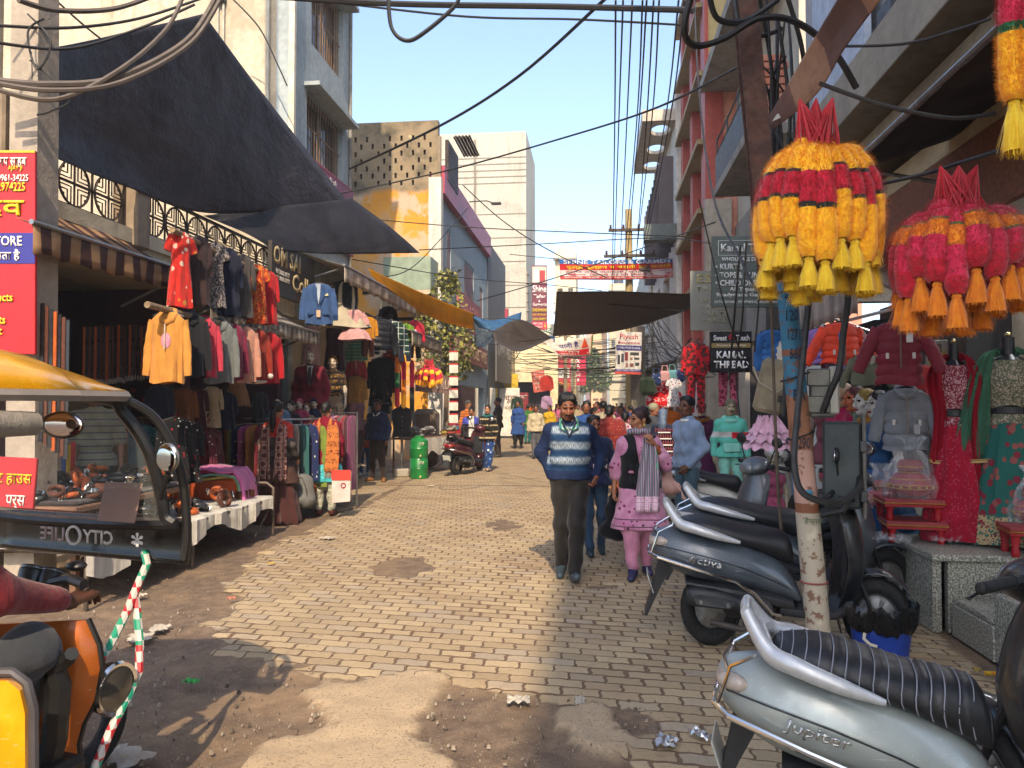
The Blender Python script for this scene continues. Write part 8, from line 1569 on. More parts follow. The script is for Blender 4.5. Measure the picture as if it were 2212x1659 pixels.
for u,v,c,lb in((1400,812,'#23301f','dark olive backpack hanging beside the wide pole'),(1418,806,'#1c2c54','navy spotted bag hanging on the right'),(1436,800,'#b88a88','pink bag hanging between two blue ones'),(1452,798,'#5a8a90','turquoise bag with a blue handle'),(1468,798,'#27305a','dark blue floral bag'),(1484,786,'#c09084','cream pink handbag with a green handle')):
    t=thing('hanging_bag',lb,'bag',AD(u,v,13.2),R(U_(-20,20)),'bags hung in a row on the right'); s=1.25 if 'backpack' in lb else .8
    b=MB(); b.box((0,0,-.14*s),(.24*s,.12*s,.26*s),.05*s); b.build('bag_body',cloth(c,'dots','#a8a8b8',1.5) if 'spot' in lb or 'floral' in lb else cloth(c),t); b=MB(); b.tube([(-.07*s,0,-.02),(-.05*s,0,.1*s),(.05*s,0,.1*s),(.07*s,0,-.02)],.012,6); b.build('handle',cloth('#4a9a3a' if 'green' in lb else c),t)
def k_scarf(T,j,Rm):
    b=MB(); c=V(j['nk'])+V((0,-.01,.015)); b.tube([c+V((.11*cos(a*pi/8),.095*sin(a*pi/8),.01*sin(a*2.)-.03*(sin(a*pi/8)<0))) for a in range(16)],.033,8,close=True); b.build('scarf',cloth('#8a5a14'),T); b=MB(); b.box((0,-.15,1.22),(.09,.02,.22),.01); b.build('embroidered_placket',cloth('#a0702a','seq','#c8b088',1.),T)
P=AD(1515,868,11.9); mann('brown haired mannequin in a plum purple kurta with a mustard scarf',(P.x,P.y,P.z-1.66),R(-8),1.66,(cloth('#4f1440'),1.9,.42,.016,.06),(cloth('#3a1030'),'trousers'),sk='#c0ae98',hair='#4a2018',hst='top',res=.010,extra=k_scarf)
def tr_m():
    g=Gr('tracksuit',.9,0.,.2); v=g.oc(); x,y,z=g.xyz(v); a=g.mix((z-1.19).ab().lt(.04),'#56a898','#b8b4b4'); a=g.mix((z-1.18).ab().lt(.045)*x.ss(.0,.01),a,'#a81c28'); g.col(a); g.bump(g.noise(v,12.,4.),.4,.01); return g.mat
def hood_x(T,j,Rm):
    b=MB(); c=V(j['nk']); b.tube([c+V((.1*cos(a*pi/8),.09*sin(a*pi/8)+.01,.02-.05*(sin(a*pi/8)<0))) for a in range(16)],.032,8,close=True); b.build('hood',cloth('#8fd8c8'),T); b=MB(); b.box((0,-.155,1.0),(.24,.03,.13),.015); b.build('front_pocket',cloth('#8fd8c8'),T)
P=AD(1578,864,11.2); mann('mint green tracksuit mannequin with a red and white chest band and skull cap hair',(P.x,P.y,P.z-1.68),R(-4),1.68,(tr_m(),1.95,.86,.010,.0),(cloth('#8fd8c8'),'jeans'),sk='#8f846c',hair='#6a6450',hst='cap',fem=False,res=.010,extra=hood_x,lip='#6a2a2a')
P=AD(1660,925,8.0); t=thing('net_frock','fluffy pale pink net frock hanging left of the painted pole','garment',P); b=MB()
for k,(r0,z0) in enumerate(((.12,.12),(.17,.05),(.21,-.03),(.23,-.11))):
    PP=[]
    for i in range(4):
        r=r0*(.7+.45*i/3); PP.append([V(((r+.022*sin(j*2.2+k)+.012*sin(j*5+i))*cos(2*pi*j/48),(r+.022*sin(j*2.6+k))*sin(2*pi*j/48)*.8,z0-.035*i+.022*sin(j*1.7+k*2+i))) for j in range(48)])
    b.grid(PP,cv=True)
b.build('net_layers',cloth('#e8b8cc'),t)
t=thing('cosmetics_stand','white stepped stand full of small dark red bottles beside the bystander','display stand',AD(1437,958,11.0)); t.location.z=0
for k in range(7):
    b=MB(); b.box((0,.03*k,.62+.09*k),(.30-.02*k,.1,.015)); b.build('shelf',WHITE,t)
    b=MB()
    for q in range(8): b.lathe([(.013,.63+.09*k),(.013,.665+.09*k),(.006,.675+.09*k),(.006,.69+.09*k)],8,(-.12+q*.034,.03*k-.02,0))
    tag(b.build('bottles',plain('#6a0f1c',.3),t),kind='stuff')
b=MB(); b.box((0,.1,.3),(.34,.3,.6),.01); b.build('base',plain('#7a7068',.7),t)
# brown cloth valance and near hanging wires' bracket
CV=Gr('brown cloth',.85); v=CV.oc(); n=CV.noise(v,3.,5.); x,y,z=CV.xyz(v); CV.col(CV.mix((y*1.1).fr().lt(.5),CV.mix(n.ss(.3,.7),'#7a5a48','#95745c'),CV.mix(n.ss(.3,.7),'#4f3832','#6a4a42'))); CV.bump(CV.noise(CV.sc(v,(4,4,.5)),6.,3.),.4,.02); CV=CV.mat
patch('cloth_valance','torn brown cloth awning edge hanging over the near right with a paper label',[[(1655,262,4.9),(1720,150,4.3),(1775,55,3.9),(1850,-70,3.4)],[(1662,275,4.85),(1742,185,4.25),(1806,80,3.85),(1880,-40,3.4)],[(1672,280,4.8),(1762,205,4.2),(1822,108,3.8),(1905,-5,3.4)]],CV,'awning',n=8,wr=.03,seed=15)
t=thing('paper_label','torn pale paper label stuck on the brown cloth awning','label'); b=MB(); b.add([AD(1668,262,4.7),AD(1700,248,4.62),AD(1708,222,4.6),AD(1684,238,4.68)],[(0,1,2,3)]); b.build('paper',plain('#b0aca0',.7),t,False).modifiers.new('t','SOLIDIFY').thickness=.003
awning('plain pale scalloped awning over the orange red jacket on the right',3.0,2.05,6.3,8.4,3.0,2.62,.34,'#9a8e84','#857a72',.3)
awning('dark cloth canopy under the concrete overhang at the top right',3.6,1.95,3.0,6.2,4.0,3.4,.1,'#2e2a2a','#353030',.5,va=False)
# ---------------- crowd further down the street ----------------
OT,OB=objcloth(),objcloth(.8)
pr=[]
for fem,bk,top,bot,hst in((False,0,(OT,2,.86,.02,.01),(OB,'trousers'),'short'),(False,1,(OT,2,.84,.03,.02),(OB,'trousers'),'short'),(True,0,(OT,1.6,.5,.02,.08),(OB,'salwar'),'bun'),(True,1,(OT,1.6,.55,.02,.08),(OB,'salwar'),'pony'),(True,0,(OT,2,.6,.03,.1),(OB,'skirt'),'long')):
    pr.append(person('prototype',(0,-60-len(pr)*2,0),pi if bk else 0,1.62 if not fem else 1.53,'#7a4f38',fem,joints(fem,kL=(-.08,-.07,.5),aL=(-.07,-.12,.1),tL=(-.08,-.26,.05),aR=(.09,.1,.1),tR=(.1,-.05,.03)),U_(-.3,.3),.05,.019,top,bot,hst=hst,eyes=False,hands=True))
CN=dict(red='#8f1c20',maroon='#5a1424',orange='#b8601c',yellow='#b89420',green='#3a6a34',teal='#1f5f60',blue='#2a4880',navy='#161f3a',purple='#4a2460',pink='#b0607a',white='#b0aca4',grey='#55555a',black='#17171a',brown='#4a3020',beige='#97876a',cream='#b0a488')
CL=list(CN); used=set(); rc=random.Random(11)
spots=[(1268,885,13.5),(1300,888,15),(1345,882,17),(1392,884,14.5),(1405,880,19),(1445,886,17.5),(1240,884,20),(1218,880,24),(1258,882,27),(1292,880,23),(1325,879,26),(1360,880,22),(1382,878,29),(1425,880,25),(1182,884,26),(1162,886,22),(1140,884,30),(1120,882,27),(1200,879,34),(1228,878,38),(1252,879,33),(1277,877,41),(1300,878,36),(1322,876,45),(1342,878,34),(1366,877,39),(1392,877,37),(1412,877,46),(1150,880,40),(1172,879,46),(1192,877,52),(1214,877,58),(1240,876,50),(1262,876,62),(1284,876,55),(1306,875,66),(1328,876,58),(1350,876,52),(1374,876,62),(1396,876,55),(1271,875,75),(1295,875,82),(1318,875,90),(1340,875,78),(1248,875,86),(1226,876,70),(1362,875,88),(1430,876,38),(1450,878,30),(1462,880,22)]
for i,(u,v,d) in enumerate(spots):
    k=i%5; q=AD(u+rc.uniform(-5,5),v,d)
    while 1:
        c,c2=rc.choice(CL),rc.choice(['black','navy','grey','brown','maroon','white','teal','beige'])
        if (c,c2,k) not in used and c!=c2: used.add((c,c2,k)); break
    o=pr[k] if i<5 else None; wh='man' if k<2 else 'woman'; lb='%s in %s over %s, %s in the %s street'%(wh,c,c2,'walking away' if k in(1,3) else 'walking nearer','near crowded' if d<22 else 'middle of the' if d<45 else 'far hazy')
    lb=lb.replace('in the middle of the street','in mid street')
    if o is None: o=clone(pr[k],lb,(q.x,q.y,0),(pi if k in(1,3) else 0)+rc.uniform(-.5,.5),rc.uniform(.93,1.04)*.95)
    else: o.location=(q.x,q.y,0); o['label']=lb
    o['group']='shoppers filling the street'
    for ch in o.children: ch.color=C(CN[c]) if ch.name.startswith('top') else C(CN[c2])
# a few the photo shows clearly in the crowd
q=AD(1316,885,11.6); person('shopper seen from behind wrapped in a rust red spotted shawl over orange',(q.x,q.y,0),R(176),1.55,'#7a4f38',True,None,0,0,.013,(cloth('#7a2420','dots','#a0604a',1.5),2,.62,.07,.10),(cloth('#b8602a'),'salwar'),hst='bun',eyes=False,fat=1.1)
q=AD(1350,895,12.6); person('shopper in a white jacket with pink print beside the rust red shawl',(q.x,q.y,0),R(150),1.45,'#7a4f38',True,None,.5,0,.014,(cloth('#b8a8ac','flor','#a03050',.8,'#c07088'),2,.84,.03,.02),(cloth('#2a2a34'),'trousers'),hst='bun',eyes=False)
q=AD(1432,893,11.4); person('shopper in a navy coat with a patterned blue grey head scarf',(q.x,q.y,0),R(150),1.5,'#7a4f38',True,None,.3,0,.013,(cloth('#1a2138'),2,.7,.03,.03),(cloth('#2a2a34'),'trousers'),hair='#5a6a80',hst='long',eyes=False)
q=AD(1413,884,13.2); person('shopper in a pale knitted cap among the crowd on the right',(q.x,q.y,0),R(60),1.58,'#7a4f38',False,None,.2,0,.014,(cloth('#3a4048'),2,.84,.03,.02),(cloth('#2a2a34'),'trousers'),hair='#8f8f74',hst='cap',eyes=False)
q=AD(1286,890,16); person('woman in a lime green shawl in the middle crowd',(q.x,q.y,0),R(20),1.5,'#8a5a3e',True,None,.8,0,.015,(cloth('#7a9a1c'),2,.6,.05,.06),(cloth('#8a7a2a'),'salwar'),hst='bun',eyes=False)
q=G(1155,948); person('woman in a black full length gown standing by the far scooters',(q.x,q.y,0),R(-60),1.55,'#7a4f38',True,None,0,0,.018,(cloth('#1a1416'),2,.3,.04,.12),(cloth('#1a1416'),'skirt'),hair='#141012',hst='long',eyes=False)
q=G(1122,950); person('young man in a black cap and black jacket by the far goods cart',(q.x,q.y,0),R(-50),1.6,'#8a5c40',False,None,.2,.2,.018,(cloth('#17171a'),2,.84,.03,.01),(cloth('#3a3a40'),'trousers'),hair='#17171c',hst='cap',eyes=False)
# ---------------- belt table, blankets, racks of belts ----------------
t=thing('belt_table','low folding bed frame used as a belt stall under a crumpled white sheet','table',(-4.40,7.25,0)); b=MB()
for y in(-1.75,-.2,1.65):
    for x in(-.5,.5): b.tube([(x,y,0),(x,y,.44)],.018,8)
b.tube([(-.5,1.65,.40),(-.5,1.65,.56),(-.42,1.65,.62),(.42,1.65,.62),(.5,1.65,.56),(.5,1.65,.40)],.018,8); b.tube([(-.5,-1.75,.43),(-.5,1.65,.43),(.5,1.65,.43),(.5,-1.75,.43)],.018,8,close=True); b.tube([(.5,1.65,.4),(.5,1.15,.06)],.012,6); b.build('frame',plain('#5f5348',.5,.4,.3,10.),t)
b=MB(); P=[]
for i in range(61):
    y=-1.8+3.42*i/60; P.append([V((x,y,.465+.012*sin(i*.7+x*9) if abs(x)<.52 else .455-(abs(x)-.52)*(6.2+1.5*sin(i*.35))+.012*sin(i*1.1))) if abs(x)<.53 else V((math.copysign(.53+.02*sin(i*.9)+.015*sin(i*2.3),x),y,.46-(abs(x)-.53)*(.9+.35*sin(i*.31)))) for x in(-.78,-.66,-.54,-.5,-.25,0,.25,.5,.54,.64,.74)])
b.grid(P); b.build('white_sheet',cloth('#c9c4b8'),t)
BM=[(cloth('#b8581c',rough=.45),'orange tan'),(plain('#17161a',.3),'black'),(cloth('#5a2f1c',rough=.45),'brown'),(plain('#2a2c30',.3),'dark grey')]; bp=[]
for m,nm in BM:
    T=thing('belt','coiled %s leather belt with a shiny buckle lying among others on the stall'%nm,'belt',(0,0,0),0,'coiled belts on the stall'); b=MB(); P=[]
    for i in range(46):
        a=i/45*2*pi*2.3; r=.035+.032*i/45*(1+.0*i); P.append([V((r*cos(a),r*sin(a),z)) for z in(0,.033)])
    b.grid(P); o=b.build('strap',m,T); o.modifiers.new('t','SOLIDIFY').thickness=.004; b=MB(); b.box((.082,-.0,.0165),(.012,.045,.04),.005); b.box((.092,.015,.0165),(.006,.03,.026),.003); b.build('buckle',metalp('#b0b0a8',.15,1.,'#8a8880',.1),T); bp.append(T)
T=thing('belt_table','higher belt stall table heaped with belts behind the rickshaw windscreen','table',(-4.5,6.45,0)); b=MB(); b.box((0,0,.74),(.86,1.7,.05),.01)
for x in(-.38,.38):
    for y in(-.78,.78): b.box((x,y,.36),(.05,.05,.71))
b.build('table',wood('#5a4030','#7a5a40',4.),T); b=MB(); b.box((0,0,.785),(.8,1.6,.035),.015); b.build('dark_cloth',cloth('#3a3230'),T)
rb=random.Random(4)
for i in range(90):
    k=i%4; o=bp[k] if i<4 else clone(bp[k],bp[k]['label'],(0,0,0)); o.location=(-4.42+rb.uniform(-.42,.44),7.25+rb.uniform(-1.72,.75),.485+rb.uniform(0,.12)); o.rotation_euler=(rb.uniform(-.5,.5)+(pi/2 if rb.random()<.25 else 0),rb.uniform(-.4,.4),rb.uniform(0,6.3)); s=rb.uniform(1.1,1.6)
    if i%9<5: o.location=(-4.5+rb.uniform(-.38,.38),6.45+rb.uniform(-.78,.78),.80+rb.uniform(0,.13))
    o.scale=(s,s,s)
for i in range(6):
    T=thing('wallet','brown leather wallet standing open in a row at the end of the belt stall','wallet',(-4.2+.03*i,8.12+.1*i,.485),R(20+i*9),'wallets on the stall'); b=MB()
    for s_ in(-1,1): b.box((0,0,0),(.004,.1,.085),.002,Matrix.Rotation(s_*.35,3,'Z')); 
    b.build('leather',plain('#4a2a1a',.45),T); T.location.z=.53
T=thing('blanket_pile','pile of pink, mint and yellow blankets draped over an orange covered box behind the belts','blankets',(-4.55,8.62,0),R(8)); b=MB(); b.box((0,0,.58),(.85,.42,.3),.05); b.build('orange_cover',cloth('#a8481c'),T)
for k,(c,dz,w_) in enumerate((('#b8a050',.735,.46),('#7ab0a0',.765,.48),('#b01858',.79,.47),('#d070a8',.825,.52))):
    b=MB(); P=[]
    for i in range(25):
        x=-.46+1.08*i/24; z=dz+.02*sin(i*.5+k) if x<.36 else dz-(x-.36)*1.9-.0; x2=x if x<.40 else .40+(x-.4)*.3+k*.012
        P.append([V((x2,-w_*.5+w_*j/8,z+.012*sin(j*2+i*.3))) for j in range(9)])
    b.grid(P); o=b.build('blanket',cloth(c),T); o.modifiers.new('t','SOLIDIFY').thickness=.028
for i in range(26):
    u=182+i*6.2; m,nm=BM[(i*3)%4]; P=AX(u,702+U_(-3,3),-5.3); T=thing('hanging_belt','%s belt hanging in the upper row inside the left shop'%nm,'belt',P,U_(-.3,.3)+pi/2,'belts hung inside the left shop'); b=MB(); b.box((0,0,-.32),(.035,.006,.62)); b.build('strap',m,T); b=MB(); b.box((0,0,-.62),(.045,.012,.06),.004); b.build('buckle_in_wrap',plain('#a8a49c',.25,.3),T)
for i in range(16):
    c=['#a8622c','#3a2f6a','#8a7a68','#2f4a8a','#c8a010','#a81c24','#5a3a2a','#55555a'][i%8]; P=AX(108+i*10,960+U_(-6,6),-4.95-.02*i); T=thing('hanging_belt','%s webbing belt hanging low behind the rickshaw windscreen'%['tan','purple','khaki','blue','yellow','red','brown','grey'][i%8],'belt',P,U_(-.3,.3)+R(60),'webbing belts behind the windscreen'); b=MB(); b.box((0,0,-.3),(.04,.006,.62)); b.build('strap',cloth(c),T); b=MB(); b.box((0,0,-.62),(.045,.012,.06),.004); b.build('buckle',STEEL,T)
for i in range(7):
    P=AD(92+i*9,655+i*6,6.05); m,nm=BM[(i+1)%4]; T=thing('hanging_belt','%s belt hanging from the concrete pole under its signboard'%nm,'belt',P,U_(-.3,.3),'belts hung on the concrete pole'); b=MB(); b.box((0,0,-.55),(.04,.007,1.1)); b.build('strap',m,T)
sign('sign_board','small red board with yellow Hindi letters leaning behind the rickshaw windscreen',AD(-40,985,5.3),(1,.25,-.06),.36,.42,plain('#b8202a',.5),[('बेल्ट हाउस',.02,.2,.92,.3,YL),('पर्स',.5,.62,.35,.25,'#e8e4dc')],.03)
# ---------------- stalls on the left, water barrel ----------------
P=G(905,1033); T=thing('water_barrel','green two tier plastic water barrel standing on the paving','barrel',(P.x,P.y,0),R(8)); b=MB(); b.lathe([(0,0),(.185,0),(.195,.03),(.19,.2),(.197,.215),(.19,.23),(.188,.41),(.175,.43),(.19,.45),(.193,.62),(.2,.635),(.193,.65),(.188,.80),(.15,.84),(.1,.85),(.1,.9),(0,.905)],30); b.build('tank',plain('#1c7a3a',.35,0.,.15),T)
for z in(.06,.5): b=MB(); b.tube([(.05,-.19,z),(.05,-.24,z),(.05,-.245,z-.03)],.016,8); b.build('tap',plain('#c8b878',.4),T)
for z in(.3,.7): text('जल',frame((.02,-.2,z),(1,.1,0)),.11,.07,plain('#c8c8b0',.6),T,.002)
def stall(lb,x,y,rz,w_,d,h,sheet,heap):
    T=thing('stall_table',lb,'stall',(x,y,0),rz); b=MB(); b.box((0,0,h),(w_,d,.04))
    for a_ in(-1,1):
        for c in(-1,1): b.tube([(a_*w_*.46,c*d*.44,0),(a_*w_*.46,c*d*.44,h)],.025,6)
    b.build('table',wood('#6a4a34','#8a6a4c',4.),T); b=MB(); P=[[V((-w_/2-.02+(w_+.04)*i/20,-d/2-.03+.015*sin(i*1.3),h+.025-(.35+.06*sin(i*.8))*j/3)) for j in range(4)] for i in range(21)]; b.grid(P); b.build('front_cloth',cloth(sheet),T)
    for k in range(heap[1]): 
        o=thing('goods_bundle',heap[2],'goods',(x+cos(rz)*U_(-.4,.4)*w_,y+U_(-.3,.3)*d,h+.06+U_(0,.16)),U_(0,6),heap[3]); b=MB(); b.ell((0,0,0),(U_(.1,.16),U_(.07,.1),U_(.04,.06)),12,7); b.build('bundle',cloth(heap[0][k%len(heap[0])],'flor','#8a8a8a',1.5),o)
stall('stall table with a white cloth front beside the dress form',-3.95,17.2,R(70),1.5,.8,.8,'#c0b8ac',(['#8a8a88','#6a6a6a','#a09c98'],16,'grey folded bundle heaped on the white fronted stall','grey bundles on the stall'))
stall('stall table of mixed bright goods near the maroon scooter',-3.7,19.2,R(75),1.4,.7,.78,'#8a4a40',(['#a84a40','#b0a890','#4a6a8a','#b8a030'],14,'small bright packet heaped on the table near the maroon scooter','packets on the stall'))
stall('far goods cart piled with pink and blue cloth bundles',-1.9,33.5,R(10),1.6,1.0,.8,'#8a6a4a',(['#b08090','#2f3f7a','#b0a8a0'],12,'cloth bundle piled on the far goods cart','bundles on the far cart'))
T=thing('goods_sack','green and white plastic sack standing by the far goods cart','sack',(*G(1055,962)[:2],0)); Q=MB(); Q.lathe([(0,0),(.28,.02),(.3,.4),(.25,.75),(.1,.85),(0,.86)],16); Q.build('sack_body',cloth('#b8c0a8','folk','#4a9a5a',.8),T)
for i in range(6):
    z=AD(980+0,760+i*27,17.0); T=thing('leaflet_strip','white and red packet hanging in a vertical string by the small tree','packet',z,0,'packets on the hanging string'); b=MB(); b.box((0,0,-.1),(.2,.015,.19),.004); b.build('packet',plain('#c8c4b8',.5),T); b=MB(); b.box((0,-.009,.005),(.2,.004,.03)); b.build('red_edge',plain('#b81c24',.5),T)
T=thing('covered_goods','goods stacked under a brown canvas cover at the left stall','goods',(-4.15,18.3,0)); Q=MB(); Q.box((0,0,.75),(.6,.6,1.4),.12); Q.build('canvas_cover',cloth('#7a6a58'),T)
for (x,y,c,lb) in((-3.9,20.6,'#a81c2c','red printed box stand by the stalls'),(-3.5,24.5,'#8a6a3a','brown carton stack by the brown jacket man')): T=thing('carton_stack',lb,'boxes',(x,y,0)); [ (lambda b:(b.box((0,0,.2+k*.36),(.5,.4,.34),.01),b.build('carton',cloth(c),T)))(MB()) for k in range(3)]
hd_('kurta','red kurta displayed high over the far stalls','shirt',cloth('#b03024'),1181,812,845,34,R(10)); hd_('kurta','lilac kurta displayed under the red one over the far stalls','shirt',cloth('#a888a8'),1181,856,884,33,R(10)); hd_('kurta','dark green kurta hanging by the far bamboo pole','kurta',cloth('#24382c'),1117,858,905,33,R(10))
# ---------------- trees ----------------
def tree(lb,base,ht,cr,n,ls,c1,c2,seed,lobes):
    T=thing('street_tree',lb,'tree',base); r=random.Random(seed); b=MB(); top=V((.05,0,ht*.7)); b.tube([(0,0,0),(.03,.02,ht*.35),top],[.07*ht/4,.05*ht/4,.025*ht/4],8)
    for (x,y,z,rr) in lobes: b.tube([(0.02,0,ht*.4),V((x,y,z))*.6+V((0,0,ht*.15)),(x,y,z)],[.03*ht/4,.02*ht/4,.008],6)
    b.build('trunk',plaster('#6a5a48','#3a3026',.5,.3),T); b=MB()
    for i in range(n):
        x,y,z,rr=lobes[i%len(lobes)]
        while 1:
            d=V((r.uniform(-1,1),r.uniform(-1,1),r.uniform(-1,1)))
            if .25<d.length<1: break
        p=V((x,y,z))+d*rr; a=V((r.uniform(-1,1),r.uniform(-1,1),r.uniform(-.7,.5))).normalized(); e=a.cross(V((r.uniform(-1,1),r.uniform(-1,1),.6))).normalized(); s=ls*r.uniform(.6,1.3); b.c=0 if r.random()<.6 else 1
        b.add([p,p+a*s*.45+e*s*.38,p+a*s*1.1-V((0,0,s*.15)),p+a*s*.45-e*s*.38],[(0,1,2,3)])
    b.build('crown',[cloth(c1,rough=.5),cloth(c2,rough=.5)],T,False)
P=AD(962,700,20.5); tree('small street tree with broad yellow green leaves beside the yellow tarpaulin',(P.x,P.y,0),5.2,1,1500,.13,'#6a7030','#a09a4a',3,[(0,0,4.3,.55),(-.35,.1,3.6,.55),(.4,-.1,3.3,.6),(.05,.1,4.9,.35),(-.3,-.2,2.9,.5),(.3,.1,2.6,.45),(.0,0,3.7,.6)])
P=AD(1275,830,112); tree('hazy green tree far down the middle of the street',(P.x,P.y,0),9.,3,2200,.5,'#5a6a38','#7a8448',4,[(0,0,6.5,2.2),(-1.2,0,4.8,1.8),(1.3,0,5.,1.9),(.2,0,8.4,1.3)])
# ---------------- electric poles and cables ----------------
def cable(lb,pts,r=.012,m=None,group='overhead cables',name='cable',sub=7):
    p=[np.array(AD(*q)) for q in pts]; n=sub*(len(p)-1)
    L_=[V(crl(p,i*(len(p)-1)/n)) for i in range(n+1)] if len(p)>2 else [V(p[0]).lerp(V(p[1]),i/8)-V((0,0,.12*4*(i/8)*(1-i/8))) for i in range(9)]
    b=MB(); b.tube(L_,r,6); return tag(b.build(name,m or WIRE,None),lb,'cable',group)
P=AD(1362,870,25); T=thing('electric_pole','tall pale electric pole with cross arms in the middle distance','pole',(P.x,P.y,0)); zt=AD(1358,450,25).z; b=MB(); b.tube([(0,0,0),(-.04,0,zt)],[.16,.11],12); b.build('shaft',plain('#b09a6a',.8),T)
for z,w_ in((zt-.7,1.4),(zt-1.55,1.7),(zt-2.0,1.3)):
    b=MB(); b.box((0,-.12,z),(w_,.08,.09)); b.build('cross_arm',IRON,T)
    for x in(-.45,-.15,.2,.45): b=MB(); b.lathe([(.03,z+.05),(.045,z+.09),(.03,z+.13),(.04,z+.17),(0,z+.19)],8,(x*w_,-.12,0)); b.build('insulator',plain('#5a3028',.3),T)
P=AD(1378,880,24); T=thing('wall_pole','wide square concrete pillar standing in the crowd under the phone poster','pole',(P.x,P.y,0)); b=MB(); b.box((0,0,2.0),(.44,.4,4.0),.02); b.build('shaft',plaster('#6f675a','#45403a',.5,.3),T,False)
pP=AD(1331,716,23); sign('sign_board','white poster with red script and pictures of phones tied to the square pillar',pP,(1,.1,-.03),.78,1.28,plain('#c4c0b8',.6),[('Piyush',.15,.05,.7,.16,'#b8202c'),('Mobile Accessories',.08,.22,.85,.07,'#b83a44'),(None,.02,.32,.96,.12,'#2a2870'),('All kinds of Mobile Accessories',.06,.345,.88,.06,'#c8c8d8'),(None,.08,.55,.1,.22,'#1c2430'),(None,.22,.52,.1,.2,'#2a3040'),(None,.36,.48,.12,.2,'#8a2028'),(None,.56,.48,.34,.07,'#2a2a2c'),(None,.56,.6,.1,.06,'#7a5a2a'),(None,.72,.6,.2,.05,'#2a2a30'),(None,.4,.74,.08,.1,'#8a5a3a'),(None,.56,.74,.14,.08,'#6a2a2a'),(None,.76,.72,.16,.07,'#2a2a30'),(None,0,.88,1,.06,'#2a2870'),('95416-02604, 97296-03711',.06,.89,.88,.04,'#c8c8d8'),(None,0,.94,1,.06,'#b8402c')],.03)
for u,d,lb,yt in((1107,38,'crooked tan wooden pole with a knot of wires over the far left stalls',738),(1221,44,'thin tan pole by the red vertical signs',700),(1060+180,60,'grey pole far down the street left of the hazy tree',760)):
    P=AD(u,880,d); T=thing('wire_pole',lb,'pole',(P.x,P.y,0)); b=MB(); b.tube([(0,0,0),(.03,0,AD(u,yt,d).z)],[.12,.09],8); b.build('shaft',plain('#8a7a5c',.8),T)
    b=MB(); r=random.Random(u); z=AD(u,yt,d).z; L_=[V((r.uniform(-.5,.5),r.uniform(-.2,.2),z-.9*r.random())) for k in range(16)]; b.tube([V(crl([np.array(x) for x in L_],i*15/90)) for i in range(91)],.018,4); b.build('wire_knot',WIRE,T)
U0=[(1330,0),(1346,0),(1366,0),(1388,0),(1397,0),(1412,0),(1424,0),(1466,0),(1479,0)]
for i,(u,v) in enumerate(U0):
    e=[(1322,640),(1326,600),(1340,555),(1350,545),(1352,590),(1372,585),(1375,545),(1385,555),(1392,540)][i]; k=.45*abs(sin(i*2.1))
    cable('thin black power wire running from overhead to the cross armed pole',[(u,v,8.),(u-(u-e[0])*.35-9*k,v+(e[1]-v)*.5,14.),(*e,24.8)],.011,group='wires to the cross armed pole')
for pts,r,lb in(([(560,-10,8),(850,8,8),(1200,14,8),(1500,22,7.5)],.03,'thick dark cable crossing the top of the picture'),([(745,8,9),(1010,36,9),(1250,42,9),(1475,54,9)],.013,'thin cable just below the thick one at the top'),([(838,-20,7.8),(846,60,7.8),(880,88,7.8),(925,64,7.8),(985,10,7.8),(990,-20,7.8)],.022,'drooping loop of cable hanging from the thick top cable'),([(755,365,15),(950,272,12),(1120,165,10),(1310,-5,8)],.02,'black twin cable rising from the grey house to the top right'),([(700,425,14),(960,370,14),(1210,300,12),(1420,232,10),(1640,120,7)],.014,'long sagging wire crossing the sky above the tarpaulin'),([(740,468,18),(1000,490,18),(1200,500,18),(1500,512,15)],.012,'level wire crossing in front of the ochre house'),([(905,540,16),(1150,528,18),(1420,514,17),(1560,530,13)],.012,'level wire from the tarpaulin tip to the right'),([(1000,400,22),(1090,480,20),(1200,548,20),(1310,600,24)],.014,'slanting wire from the pink band to the pole'),([(1030,650,24),(1200,600,20),(1390,535,20),(1545,480,14)],.014,'slanting wire rising to the right across the banner'),([(760,560,14),(1000,600,18),(1180,615,19),(1300,628,18)],.01,'string tied between the dark tarpaulins'),([(1010,690,20),(1110,690,20),(1200,725,19)],.01,'rope across the blue tarpaulin'),([(1060,745,20),(1110,740,20),(1210,728,18)],.01,'rope under the blue tarpaulin'),([(1205,648,15),(1350,660,15),(1480,672,14)],.012,'pale rope along the wide black tarpaulin'),([(820,600,13),(900,570,16),(1010,450,20)],.01,'thin wire from the yellow tarpaulin to the pink band')): cable(lb,pts,r)
